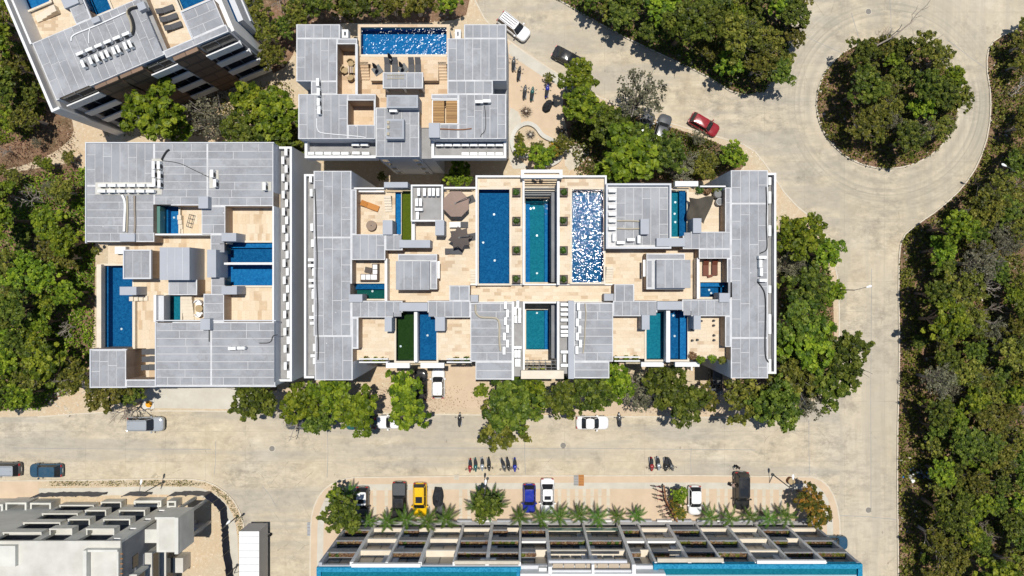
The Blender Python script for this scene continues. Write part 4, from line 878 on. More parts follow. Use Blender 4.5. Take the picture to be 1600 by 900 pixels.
for b in range(16):
    xa, xb = FX[b] + .2, FX[b + 1] - .2
    for k, z in enumerate(LV):
        ch = pat[b][k]
        # window wall with frames: two panes and mullions, real depth
        wn = eb('window', xa + .02, EY - .98, z + .02, xb - .02, EY - .84, z + 3.2, 'dark_metal'); n = 2 if xb - xa < 4 else 3
        for i in range(n):
            pa = xa + (xb - xa) * i / n + .07; pb = xa + (xb - xa) * (i + 1) / n - .07
            q = eb('pane', pa, EY - .86, z + .12, pb, EY - .82, z + 3.1, 'brown_glass' if (b * 7 + k * 3 + i) % 3 else 'window_glass')
        dark = ch in 'pPm'
        eb('balcony_floor', xa, EY - .84, z - .28, xb, EY, z, 'grey_plaster' if dark else 'cream_stone')
        half = xa + (xb - xa) * 0.55
        if ch in 'pP':
            eb('planter', xa, EY - .66, z, xb, EY - .58, z + .75, 'dark_concrete'); eb('planter', xa, EY - .12, z - .3, xb, EY + .05, z + .75, 'dark_concrete'); eb('planter_soil', xa, EY - .58, z, xb, EY - .12, z + .62, 'forest_soil')
            PLANTERS.append((xa, xb, EY - .32, z + .62))
        elif ch == 'm':
            eb('planter', xa, EY - .66, z, half, EY - .58, z + .75, 'dark_concrete'); eb('planter', xa, EY - .12, z - .3, half, EY + .05, z + .75, 'dark_concrete'); eb('planter_soil', xa, EY - .58, z, half, EY - .12, z + .62, 'forest_soil'); PLANTERS.append((xa, half, EY - .32, z + .62))
            eb('balcony_floor', half, EY - .8, z, xb, EY + .02, z + .06, 'cream_stone')
        elif ch == 'w': eb('balustrade', xa, EY - .25, z, xb, EY, z + .9, 'white_plaster')
        else:
            eb('balustrade', xa, EY - .03, z, xb, EY + .01, z + .95, 'green_glass') if ch == 'c' and b in (0, 7, 8, 15) else eb('balustrade_rail', xa, EY - .05, z + .06, xb, EY, z + .12, 'grey_metal')
        if b % 3 == 1: eb('pier', xb - .7, EY - .83, z, xb - .02, EY - .6, z + 3.3, 'light_plaster')
        if b % 3 == 2: eb('pier', xa + .02, EY - .83, z, xa + .7, EY - .6, z + 3.3, 'light_plaster')
for b in range(16):
    xa, xb = FX[b] * .86 + .3, FX[b + 1] * .86 - .3
    eb('shopfront', FX[b] + .25, EY - .8, 0.36, FX[b + 1] - .25, EY - .72, 1.7, 'brown_glass' if b % 2 else 'dark_glass')
# roof: pools with turquoise rims, stone bands, central roof-lights
eb('roof_deck', XL + .4, EY - 20, 12.3, XR - .4, EY - 2.6, 12.62, 'light_plaster')
def epool(px0, px1, py0):
    x0, y0, _ = W(px0, py0, 12.9); x1 = W(px1, py0, 12.9)[0]
    for r in ((x0, y0 - 14, x1, y0 - .05),):
        eb('pool_floor', r[0] + .5, r[1], 12.0, r[2] - .5, r[3] - .5, 12.64, 'turquoise_mosaic')
    mb = MB()
    for (a, b, c, d) in ((x0, y0 - .5, x1, y0), (x0, y0 - 14, x0 + .5, y0 - .502), (x1 - .5, y0 - 14, x1, y0 - .502)): mb.box(a - EO[0], b - EO[1], 12.3, c - EO[0], d - EO[1], 13.02)
    mb.build('pool_rim', 'turquoise_mosaic', E)
    MB().add([(x0 + .5 - EO[0], y0 - 14 - EO[1], 12.93), (x1 - .5 - EO[0], y0 - 14 - EO[1], 12.93), (x1 - .5 - EO[0], y0 - .5 - EO[1], 12.93), (x0 + .5 - EO[0], y0 - .5 - EO[1], 12.93)], [(0, 1, 2, 3)]).build('water', 'water_calm', E)
    eb('pool_step', x0 + .5, y0 - 1.3, 12.3, x1 - .5, y0 - .5, 12.72, 'teal_mosaic')
epool(495, 814, 886); epool(1021, 1347, 881)
eb('stone_band', *W(710, 881, 12.8)[:2], 12.6, *W(812, 876, 12.8)[:2], 12.95, 'limestone'); eb('stone_band', *W(1027, 878, 12.8)[:2], 12.6, *W(1130, 872, 12.8)[:2], 12.95, 'limestone')
eb('roof_parapet', *W(549, 887, 13)[:2], 12.6, *W(657, 881, 13)[:2], 13.0, 'white_plaster'); eb('roof_parapet', *W(1183, 881, 13)[:2], 12.6, *W(1291, 876, 13)[:2], 13.0, 'white_plaster')
eb('roof_frame', *W(858, 897, 13.6)[:2], 13.2, *W(990, 891, 13.6)[:2], 13.6, 'light_plaster'); eb('roof_frame', *W(858, 880, 13.6)[:2], 13.2, *W(980, 876, 13.6)[:2], 13.6, 'light_plaster')
eb('roof_parapet', *W(813, 920, 14)[:2], 12.6, *W(1040, 896.5, 14)[:2], 14.0, 'white_plaster')
for i in range(7):
    x = 864 + i * 17.5; eb('roof_light', *W(x, 890, 13)[:2], 12.5, *W(x + 15.8, 881.5, 13)[:2], 12.9, 'brown_glass')
for i in range(5): eb('stair_tread', *W(821, 884 + i * 2.6, 12.6)[:2], 12.0, *W(835, 885.8 + i * 2.6, 12.6)[:2], 12.64, 'limestone')
for i in range(2): ac(848, 890 + i * 4.5, 12.6, 0, f'white air conditioner, {ORD[i]} from the top on the roof edge of the bottom building', 'machines on the bottom building')
# entrance strip in front of the ground floor
for i in range(24):
    px = 560 + i * 31; x, y, _ = W(px, 819); w = 1.9
    eb('entrance_wall', x, EY + .35, 0.16, x + w, EY + .55, 0.85, 'grey_plaster' if i % 3 else 'white_plaster')

# ------------------------------------------------------------------ F: concrete shell on the building site
FO = (-52, -38)
F = thing('unfinished_building', 'unfinished bare concrete building with empty window openings at lower left', 'building', (FO[0], FO[1], 0))
def fb(name, x0, y0, z0, x1, y1, z1, mat, parent=None): return slab(name, parent or F, x0 - FO[0], y0 - FO[1], z0, x1 - FO[0], y1 - FO[1], z1, mat)
FE, FN = -45.1, -28.95
# facade wall as piers and spandrels, so openings are real
cols = [(-59.6, -55.2, 'open'), (-54.3, -51.7, 'bal'), (-50.1, -46.9, 'bal'), (-46.3, -45.6, 'slit')]
xs = [-66.0] + [v for c in cols for v in c[:2]] + [FE]
for i in range(0, len(xs), 2): fb('pier', xs[i], FN - .3, 0.1, xs[i + 1], FN, 12.7, 'raw_concrete')
FZ = (0.5, 3.7, 6.9, 10.1)
for x0, x1, kd in cols:
    for k, z in enumerate(FZ):
        if kd == 'slit': fb('spandrel', x0, FN - .3, z - .6, x1, FN - .002, z + 1.9, 'raw_concrete'); fb('sill', x0, FN - .3, z + 1.9, x1, FN + .05, z + 1.96, 'white_plaster'); continue
        fb('spandrel', x0, FN - .3, z - .4, x1, FN - .002, z, 'raw_concrete')
        pr = 0.75 if kd == 'bal' else 0.35
        fb('balcony_floor', x0, FN, z - .18, x1, FN + pr, z, 'raw_concrete')
        fb('balcony_wall', x0, FN + pr - .14, z, x1, FN + pr, z + .95, 'raw_concrete'); fb('balcony_cap', x0 - .02, FN + pr - .16, z + .95, x1 + .02, FN + pr + .02, z + 1.0, 'pale_concrete')
        fb('balcony_wall', x0, FN + .001, z, x0 + .14, FN + pr - .14, z + .95, 'raw_concrete'); fb('balcony_wall', x1 - .14, FN + .001, z, x1, FN + pr - .14, z + .95, 'raw_concrete')
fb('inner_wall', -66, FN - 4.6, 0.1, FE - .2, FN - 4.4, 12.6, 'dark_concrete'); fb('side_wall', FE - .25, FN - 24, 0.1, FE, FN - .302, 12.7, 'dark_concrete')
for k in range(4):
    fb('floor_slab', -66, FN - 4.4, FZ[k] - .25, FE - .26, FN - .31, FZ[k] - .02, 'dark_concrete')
fb('roof_slab', -66, FN - 24, 12.72, FE + .05, FN + .05, 13.0, 'pale_concrete')
rm = MB(); a = W(133, 858, 13.4); b = W(185, 930, 13.4); x0, x1, y1, y0 = a[0] - FO[0], b[0] - FO[0], a[1] - FO[1], b[1] - FO[1]
rm.box(x0, y0, 13.01, x0 + .4, y1, 13.8).box(x0 + .402, y1 - .25, 13.01, x1, y1, 13.6).box(x1 - .2, y0, 13.01, x1, y1 - .252, 13.4).build('roof_kerb', 'raw_concrete', F); fb('roof_infill', a[0] + .45, b[1], 13.01, b[0] - .25, a[1] - .3, 13.12, 'pale_concrete')
fb('roof_terrace', -66, FN - 2.6, 13.002, -56.4, FN - 0.3, 13.5, 'raw_concrete')
for i in range(9): fb('scaffold_bar', FE - .2 + RG.uniform(-.1, .1), FN - 1.4 - i * .55, 13.02, FE + .35, FN - 1.32 - i * .55, 13.08, 'rusty_steel')
for (x, y, sx, sy, h, m) in ((-59.0, -33.3, 1.0, .7, .5, 'grey_wood'), (-57.8, -30.2, 1.4, .7, .45, 'blue_tarp'), (-59.2, -35.4, .9, .3, .2, 'grey_wood'), (-56.6, -35.9, .35, 1.6, .2, 'ledge_concrete'), (-53.9, -33.6, 1.1, .4, .35, 'blue_tarp')):
    lab = {'grey_wood': 'pile of grey timber', 'blue_tarp': 'blue bundle of materials', 'ledge_concrete': 'long grey board'}[m]
    mb = MB()
    for i in range(4): mb.obox(x + RG.uniform(-.15, .15), y + RG.uniform(-.15, .15), 13.01 + i * h / 4, sx, sy / 1.4, 13.0 + (i + 1) * h / 4, RG.uniform(-.35, .35))
    tag(mb.build('material_pile', m), f'{lab} on the white roof of the unfinished shell, {"upper" if y > -34 else "lower"} {"left" if x < -58 else "far right" if x > -55 else "right"}', 'material pile')
# annexes on the east side
fb('annex', -43.2, -31.75, 5.7, -40.35, -27.5, 8.9, 'raw_concrete'); fb('annex_roof', -42.9, -31.5, 8.902, -40.9, -27.8, 8.96, 'pale_concrete')
fb('annex_wall', -40.8, -31.75, 8.9, -40.36, -27.5, 9.5, 'raw_concrete'); fb('annex_wall', -43.2, -27.78, 8.9, -40.82, -27.5, 9.3, 'raw_concrete'); fb('annex_link', FE + .02, -31, 5.7, -43.22, -29.4, 8.0, 'raw_concrete'); [fb('annex_column', x, y, 0.1, x + .3, y + .3, 5.69, 'raw_concrete') for x in (-42.9, -41.0) for y in (-31.3, -28.2)]
for i, (z, y) in enumerate(((11.2, -33.4), (8.0, -32.2), (4.8, -31.9))): fb('bay_slab', FE + .02, y - 9, z - .3, FE + .85, y, z - .05, 'raw_concrete'); fb('bay_cap', FE + .02, y - 9.02, z - .048, FE + .87, y + .02, z, 'pale_concrete'); fb('bay_wall', FE + .02, y - .3, z - 2.6, FE + .8, y - .05, z - .302, 'raw_concrete'); fb('bay_glass', FE + .3, y - 8.8, z - 2.6, FE + .4, y - .32, z - .302, 'dark_glass')
fb('east_window', FE + .004, -33.0, 9.5, FE + .1, -31.6, 10.6, 'dark_glass')
for i in range(5): fb('formwork_mark', FE + .002, -36.2, 3.0 + i * 1.7, FE + .03, -32.2, 3.25 + i * 1.7, 'grey_plaster')
# low walled yards west of the shell
for (x0, y0, x1, y1, h) in ((-2, 778, 28, 800, 2.6), (30, 776, 62, 798, 2.4), (64, 778, 96, 792, 2.0), (220, 776, 262, 786, 1.6), (272, 776, 286, 786, 1.8)):
    a = W(x0, y0); b = W(x1, y1); mb = MB(); t = .22; X0, Y0, X1, Y1 = a[0], b[1], b[0], a[1]
    mb.box(X0, Y0, .1, X1, Y0 + t, h).box(X0, Y1 - t, .1, X1, Y1, h).box(X0, Y0 + t + .002, .1, X0 + t, Y1 - t - .002, h - .002).box(X1 - t, Y0 + t + .002, .1, X1, Y1 - t - .002, h - .002)
    fb('yard_slab', X0 + t, Y0 + t, .1, X1 - t, Y1 - t, .4, 'raw_concrete' if x0 > 90 else 'dark_concrete')
    o = mb.build('yard_wall', 'raw_concrete', F); o.location = (-FO[0], -FO[1], 0)
fb('water_tank', *W(291, 834, 2.4)[:2], 0.9, *W(310, 824, 2.4)[:2], 2.4, 'grey_metal'); fb('tank_stand', *W(294, 834, 0.9)[:2], 0.1, *W(308, 826, 0.9)[:2], 0.88, 'dark_metal')
fb('shed', *W(268, 895, 2.2)[:2], .1, *W(286, 872, 2.2)[:2], 2.2, 'pale_concrete')
# screen fence of the site, panel by panel
fp = [(66, 770), (100, 768), (135, 768), (170, 768.5), (205, 768), (240, 768), (275, 768), (303, 767), (331, 768), (343, 778), (354, 790), (357, 812), (358, 835), (360, 858), (363, 880), (366, 902)]
fe = thing('site_fence', 'dark fabric screen fence around the unfinished building', 'fence', (*W(300, 770)[:2], .15)); f0 = W(300, 770)
for i in range(len(fp) - 1):
    if i in (3, 5): continue
    a, b = W(*fp[i]), W(*fp[i + 1]); a = (a[0] - f0[0], a[1] - f0[1]); b = (b[0] - f0[0], b[1] - f0[1])
    h = 1.9 if i < 8 else 2.0; d = Vector((b[0] - a[0], b[1] - a[1])); n = Vector((-d.y, d.x)).normalized() * .03; m = 6; mb = MB(); jz = [RG.uniform(-.15, .08) for _ in range(m + 1)]; jn = [RG.uniform(-2.5, 2.5) for _ in range(m + 1)]
    for k in range(m):
        p0 = (a[0] + d.x * k / m + n.x * jn[k], a[1] + d.y * k / m + n.y * jn[k]); p1 = (a[0] + d.x * (k + 1) / m + n.x * jn[k + 1], a[1] + d.y * (k + 1) / m + n.y * jn[k + 1])
        mb.add([(*p0, 0), (*p1, 0), (p1[0], p1[1], h + jz[k + 1]), (p0[0], p0[1], h + jz[k]), (p0[0] + n.x, p0[1] + n.y, 0), (p1[0] + n.x, p1[1] + n.y, 0), (p1[0] + n.x, p1[1] + n.y, h + jz[k + 1]), (p0[0] + n.x, p0[1] + n.y, h + jz[k])], [(0, 1, 2, 3), (7, 6, 5, 4), (3, 2, 6, 7)])
    mb.build('fence_panel', 'fence_blue' if i >= 8 else 'fence_grey', fe); MB().cyl(a[0], a[1], 0, h + .2, .05, 6).build('fence_post', 'dark_metal', fe)
# ------------------------------------------------------------------ vehicles
def rring(x0, x1, w, z, rf, rr, n=5):
    """rounded rectangle in plan; front is +x"""
    p = []
    for cx, cy, r, a0 in ((x1 - rf, w - rf, rf, 0), (x0 + rr, w - rr, rr, 90), (x0 + rr, -w + rr, rr, 180), (x1 - rf, -w + rf, rf, 270)):
        for i in range(n):
            t = R_(a0 + 90 * i / (n - 1)); p.append((cx + r * math.cos(t), cy + r * math.sin(t), z))
    return p
def wheel(t, x, y, r=0.33, w=0.22):
    n = 16; s = 1 if y > 0 else -1
    ring = lambda rr, yy: [(x + rr * math.cos(2 * math.pi * k / n), yy, r + rr * math.sin(2 * math.pi * k / n)) for k in range(n)]
    o = MB().loft([ring(r * .7, y - s * w / 2), ring(r * .96, y - s * w / 2), ring(r, y - s * w * .35), ring(r, y + s * w * .35), ring(r * .96, y + s * w / 2), ring(r * .7, y + s * w / 2)][::s]).build('tyre', 'tyre', t, 40)
    MB().loft([ring(r * .66, y + s * (w / 2 - .03)), ring(r * .6, y + s * (w / 2 + .012)), ring(r * .15, y + s * (w / 2 + .004))][::s]).build('rim', 'rim', t, 40)
def car(px, py, deg, label, paint='paint_white', kind='sedan', L=4.4, Wd=1.78, H=1.46, sunroof=False, roof=None, rack=False, base=0.0, trim=None):
    x, y, _ = W(px, py, 0.85); t = thing({'pickup': 'pickup_truck', 'van': 'van'}.get(kind, 'car'), label, {'pickup': 'pickup', 'van': 'van'}.get(kind, 'car'), (x, y, base), R_(deg), 'parked vehicles')
    h = L / 2; w = Wd / 2; belt = 0.92 if kind in ('suv', 'pickup', 'van') else 0.82; roof = roof or paint
    bd = MB(); bd.loft([rring(-h + .10, h - .12, w - .07, .20, .42, .30), rring(-h + .02, h - .03, w - .01, .34, .48, .34), rring(-h, h, w, .56, .5, .34), rring(-h + .03, h - .07, w - .02, belt - .10, .52, .34), rring(-h + .10, h - .22, w - .09, belt, .5, .32), rring(-h + .2, h - .55, w - .22, belt + .045, .45, .3)])
    bd.build('body', paint, t, 38)
    if kind == 'sedan': c = (-h + .62, -h + 1.25, h - 1.95, h - 1.22)
    elif kind == 'hatch': c = (-h + .12, -h + .55, h - 1.72, h - 1.02)
    elif kind in ('suv', 'van'): c = (-h + .10, -h + .42, h - 1.85, h - 1.12)
    else: c = (-h + 1.75, -h + 1.95, h - 2.15, h - 1.40)
    zr = H
    g = MB(); g.loft([rring(c[0], c[3], w - .10, belt + .0, .34, .22), rring(c[0] * .8 + c[1] * .2, c[3] * .8 + c[2] * .2, w - .13, belt + .10, .32, .22), rring(c[1], c[2], w - .27, zr - .05, .24, .2)]); g.build('windows', 'dark_glass', t, 38)
    r = MB(); r.loft([rring(c[1] - .05, c[2] + .04, w - .235, zr - .075, .24, .2), rring(c[1] - .02, c[2], w - .25, zr - .02, .24, .2), rring(c[1] + .16, c[2] - .16, w - .42, zr + .012, .2, .16)]); ro = r.build('roof', roof, t, 38)
    for sy in (-1, 1):
        for xa, xb in ((c[3] - .05, c[2] + .02), ((c[0] + .1), c[1] - .02), ((c[0] + c[3]) / 2, (c[1] + c[2]) / 2)):
            MB().tube([(xa, sy * (w - .115), belt + .03), (xb, sy * (w - .25), zr - .05)], .035, 5).build('pillar', paint, t)
        MB().loft([rring(c[3] - .42, c[3] - .24, .11, z, .05, .05, 3) for z in (belt + .0, belt + .16)]).build('mirror', trim or paint, t).location = (0, sy * (w + .07), .04)
        MB().loft([[(h - .32, sy * (w - .28), .60), (h - .08, sy * (w - .42), .60), (h - .1, sy * (w - .42), .735), (h - .42, sy * (w - .16), .75)], [(h - .26, sy * (w - .12), .60), (h - .045, sy * (w - .5), .60), (h - .14, sy * (w - .46), .74), (h - .48, sy * (w - .1), .76)]][::sy]).build('headlight', 'lamp_clear', t)
        MB().obox(-h + .07, sy * (w - .26), belt - .22, .12, .30, belt - .02, 0).build('tail_light', 'lamp_red', t)
        for sx in (-1, 1): wheel(t, sx * (h - .85), sy * (w - .10))
    MB().box(-h + .02, -.26, .45, -h - .012, .26, .56).build('number_plate', 'white_metal', t)
    MB().loft([[(h - .02, -.5, .36), (h - .02, .5, .36), (h - .04, .5, .55), (h - .04, -.5, .55)], [(h + .015, -.45, .38), (h + .015, .45, .38), (h + .005, .45, .53), (h + .005, -.45, .53)]]).build('grille', 'black_plastic', t)
    if sunroof: MB().box((c[1] + c[2]) / 2 + .05, -w + .48, zr + .0, c[2] - .22, w - .48, zr + .018).build('sunroof', 'dark_glass', ro)
    if kind == 'pickup': MB().loft([rring(-h + .14, c[0] - .06, w - .14, belt + .02, .06, .1), rring(-h + .16, c[0] - .08, w - .16, belt + .10, .06, .1)]).build('bed_cover', 'dark_metal', t)
    if kind == 'suv' or rack:
        for sy in (-1, 1): MB().tube([(c[1] + .1, sy * (w - .34), zr + .04), (c[2] - .15, sy * (w - .34), zr + .045)], .02, 5).build('roof_rail', 'dark_metal', t)
    if rack:
        for k in range(3): MB().tube([(c[1] + .1, (k - 1) * .3, zr + .06), (c[2] - .1, (k - 1) * .3, zr + .06)], .028, 5).build('roof_rack', 'black_plastic', t)
    else: MB().tube([(c[1] + .25, 0, zr), (c[1] + .12, 0, zr + .10)], .018, 5).build('aerial', 'black_plastic', t)
    return t
car(227, 663, 0, 'silver sport utility car with pale bonnet parked on the left street', 'paint_silver', 'suv', 4.7, 1.86, 1.66)
car(70, 736, 180, 'dark blue hatchback with bright blue roof parked on the left street', 'paint_steel', 'hatch', 4.2, 1.76, 1.48)
car(4, 734, 180, 'dark car cut off by the left edge beside the blue hatchback', 'paint_grey', 'suv', 4.4, 1.8, 1.62, roof='paint_silver')
car(613, 660, 180, 'white sedan half under the tree, left of the driveway', 'paint_white', 'sedan', 4.2, 1.72)
car(684.5, 599, 90, 'white hatchback parked in the driveway nose to the white canopy', 'paint_white', 'hatch', 3.9, 1.7, 1.5, base=0.14)
car(657, 601, 90, 'dark car under the tree beside the white hatchback', 'paint_black', 'hatch', 4.0, 1.7, base=0.13)
car(472, 661, 180, 'grey car under the bare tree left of centre', 'paint_grey', 'sedan', 4.4, 1.76)
car(563, 662, 180, 'teal car under the leafy tree left of the white sedan', 'paint_teal', 'hatch', 3.9, 1.7)
car(926, 661, 0, 'white sedan with dark rear window below the right half of the long building', 'paint_white', 'sedan', 4.2, 1.74)
car(566, 784, 270, 'dark small car with white roof and sunroof in the lower car park', 'paint_grey', 'hatch', 3.9, 1.74, 1.5, True, 'paint_white', base=0.15)
car(624, 784, 270, 'long black pickup with covered bed in the lower car park', 'paint_black', 'pickup', 5.2, 1.86, 1.75, base=0.15)
car(656, 781, 270, 'yellow sport utility car with sunroof in the lower car park', 'paint_yellow', 'suv', 4.4, 1.82, 1.62, True, base=0.15)
car(827, 779, 270, 'deep blue hatchback in the lower car park', 'paint_blue', 'hatch', 3.8, 1.68, 1.5, base=0.15)
car(855.5, 776, 270, 'white sedan with sunroof beside the blue hatchback in the lower car park', 'paint_white', 'sedan', 4.7, 1.78, 1.46, True, base=0.15)
car(1086, 782, 270, 'white hatchback beside the bicycle rack in the lower car park', 'paint_white', 'hatch', 3.8, 1.72, 1.5, base=0.15)
car(1159, 767, 270, 'black sport utility car with open tailgate in the lower car park', 'paint_black', 'suv', 4.9, 1.95, 1.85, True, base=0.15)
car(1300, 849, 0, 'dark teal car half hidden behind the right corner of the bottom building', 'paint_steel', 'suv', 4.2, 1.74, 1.6)
car(803, 41, -38, 'white van with black roof bars on the upper road', 'paint_white', 'van', 4.6, 1.8, 1.75, rack=True)
car(888, 90, -28, 'black sedan under the tree on the upper road', 'paint_black', 'sedan', 4.3, 1.76)
car(1008, 197, 70, 'dark green car under trees, left of the pair below the upper road', 'paint_grey', 'hatch', 3.9, 1.7, base=.13)
car(1034, 203, 72, 'grey car under trees, right of the pair below the upper road', 'paint_grey', 'suv', 4.2, 1.74, 1.6, base=.13)
car(1101, 194, -30, 'dark red car under the tree beside the upper road', 'paint_red', 'hatch', 4.1, 1.74, 1.5)
car(1119, 596, 270, 'dark grey car in the right driveway under the long building', 'paint_grey', 'hatch', 3.9, 1.7, base=.14)
# covered motorcycles and the box trailer
def cover(px, py, L, w, h, label, mat='black_fabric', seed=1, base=.15, rz=90):
    x, y, _ = W(px, py, .6); rg = random.Random(seed); rings = []
    for i, (k, z) in enumerate(((1.0, 0), (1.04, .25 * h), (.88, .6 * h), (.6, .88 * h), (.25, h))):
        se = lambda q: math.copysign(abs(q) ** .6, q)
        rings.append([(L / 2 * k * se(math.cos(2 * math.pi * j / 20)) * (1 + rg.uniform(-.12, .12)), w / 2 * k * se(math.sin(2 * math.pi * j / 20)) * (1 + rg.uniform(-.22, .15)), z + base + rg.uniform(-.13, .13) * (i > 0)) for j in range(20)])
    o = MB().loft(rings).build('covered_motorcycle', mat); o.location = (x, y, 0); o.rotation_euler = (0, 0, R_(rz)); return tag(o, label, 'motorcycle')
cover(684.5, 777, 2.5, 1.3, 1.15, 'large vehicle under a crumpled black cover beside the yellow car', seed=4); cover(687, 799, 2.0, 1.2, .8, 'low grey covered bundle behind the palms beside the yellow car', 'grey_fabric', 5)
cover(856, 165, 1.6, 1.0, 1.1, 'black covered motorcycle at the edge of the upper car park', seed=6, rz=60)
tr = thing('box_trailer', 'tall white box trailer standing in the lower left side street', 'trailer', (-34.3, -37.2, 0))
MB().box(-1.22, -6.1, 1.0, 1.22, 6.1, 3.95).build('box_body', 'grey_metal', tr); MB().box(-1.24, -6.12, 3.952, 1.24, 6.12, 4.0).build('roof', 'white_metal', tr)
for i in range(14): MB().box(-1.2, -5.9 + i * .87, 4.0, 1.2, -5.84 + i * .87, 4.022).build('roof_rib', 'grey_metal', tr)
for y in (-4.2, -3.1, 4.4):
    for x in (-1.0, 1.0): wheel(tr, x, y, .48, .3)
MB().box(-.5, 3.2, .35, .5, 6.0, .98).build('chassis', 'dark_metal', tr); MB().box(-.5, -6.0, .35, .5, -2.2, .98).build('chassis', 'dark_metal', tr)
# motorcycles ----------------------------------------------------
def tyre_ring(mb, x, r, w=.055, z=None):
    n = 14; z = r if z is None else z; k = len(mb.v)
    for i in range(n):
        a = 2 * math.pi * i / n
        for j in range(6):
            b = 2 * math.pi * j / 6; rr = r - w + w * math.cos(b); mb.v.append((x + rr * math.cos(a), w * .9 * math.sin(b), z + rr * math.sin(a)))
    for i in range(n):
        for j in range(6): mb.f.append((k + i * 6 + j, k + i * 6 + (j + 1) % 6, k + ((i + 1) % n) * 6 + (j + 1) % 6, k + ((i + 1) % n) * 6 + j))
    return mb
MOTO = {}
def moto(px, py, deg, paint, label, group='motorcycles parked in rows', base=0.0, sc=1.0):
    sc = (sc, sc * 1.35, sc); x, y, _ = W(px, py, .7)
    if paint in MOTO: return duplicate(MOTO[paint], (x, y, base), R_(deg), label, group, sc)
    t = thing('motorcycle', label, 'motorcycle', (x, y, base), R_(deg), group, sc); MOTO[paint] = t
    for wx in (-.62, .66): tyre_ring(MB(), wx, .3).build('wheel', 'tyre', t, 50)
    def ell(cx, wy, wz, z): return [(cx, wy * math.cos(2 * math.pi * k / 10), z + wz * math.sin(2 * math.pi * k / 10)) for k in range(10)]
    MB().loft([ell(-.85, .05, .04, .78), ell(-.7, .13, .08, .80), ell(-.35, .17, .08, .78), ell(-.05, .12, .07, .76)]).build('seat', 'black_fabric', t, 60)
    MB().loft([ell(-.08, .12, .10, .74), ell(.1, .20, .15, .80), ell(.3, .19, .14, .84), ell(.46, .1, .1, .82)]).build('tank', paint, t, 60)
    MB().loft([ell(-.4, .16, .16, .42), ell(0, .2, .2, .40), ell(.32, .14, .18, .42)]).build('engine', 'dark_metal', t, 60)
    MB().loft([ell(.44, .10, .10, .86), ell(.56, .15, .13, .86), ell(.68, .09, .09, .82)]).build('headlamp_cowl', paint, t, 60)
    MB().loft([ell(.38, .07, .02, .62), ell(.66, .09, .03, .64), ell(.92, .06, .02, .56)]).build('front_mudguard', paint, t, 60); MB().loft([ell(-.98, .07, .02, .56), ell(-.8, .1, .03, .66), ell(-.5, .08, .03, .66)]).build('rear_mudguard', paint, t, 60)
    MB().tube([(.3, .38, 1.02), (.42, .2, 1.0), (.46, 0, .96), (.42, -.2, 1.0), (.3, -.38, 1.02)], .022, 6).build('handlebar', 'dark_metal', t)
    for s in (-1, 1):
        MB().tube([(.66, s * .09, .3), (.46, s * .08, .95)], .028, 6).build('fork', 'grey_metal', t)
        MB().tube([(.36, s * .3, 1.02), (.40, s * .36, 1.18)], .012, 5).cyl(.41, s * .38, 1.16, 1.22, .06, 8).build('mirror', 'black_plastic', t)
    MB().tube([(-.1, -.16, .3), (-.5, -.18, .34), (-.85, -.2, .42)], .05, 7).build('exhaust', 'grey_metal', t); return t
for i, (x, y, a, p, n) in enumerate(((734.5, 728, 268, 'paint_red', 'dark red motorcycle, first from left in the left roadside row'), (743, 727, 272, 'paint_teal', 'teal motorcycle, second from left in the left roadside row'), (753.5, 726, 270, 'paint_silver', 'pale motorcycle, third from left in the left roadside row'),
        (764, 726, 272, 'paint_black', 'black motorcycle, fourth from left in the left roadside row'), (786.5, 727, 285, 'paint_grey', 'grey motorcycle leaning left, fifth in the left roadside row'), (794, 726, 278, 'paint_black', 'black motorcycle, sixth in the left roadside row'), (804.5, 727, 270, 'paint_blue', 'blue motorcycle at the right end of the left roadside row'),
        (1018.5, 726, 272, 'paint_red', 'dark red motorcycle, first from left in the right roadside row'), (1029, 725, 275, 'paint_silver', 'silver motorcycle, second from left in the right roadside row'), (1041, 726, 268, 'paint_black', 'black motorcycle, third from left in the right roadside row'), (1048.5, 726, 290, 'paint_grey', 'grey motorcycle at the right end of the right roadside row'))):
    moto(x, y, a, p, n, sc=.98)
for x, y, a, p, n in ((802.5, 99, 85, 'paint_grey', 'grey motorcycle against the wall at the upper car park'), (811, 114, 80, 'paint_black', 'black motorcycle, second in the upper car park'), (820, 143, 82, 'paint_grey', 'grey motorcycle, third in the upper car park'), (831.5, 146, 82, 'paint_teal', 'teal motorcycle in the middle of the upper car park'), (855, 141, 80, 'paint_blue', 'blue motorcycle beside the covered one in the upper car park')):
    moto(x, y, a, p, n, 'motorcycles in the upper car park', .14, .98)
moto(718, 656, 88, 'paint_black', 'black motorcycle on the street below the driveway', 'motorcycles on the street'); moto(968, 656, 92, 'paint_grey', 'dark motorcycle on the street right of the white sedan', 'motorcycles on the street');
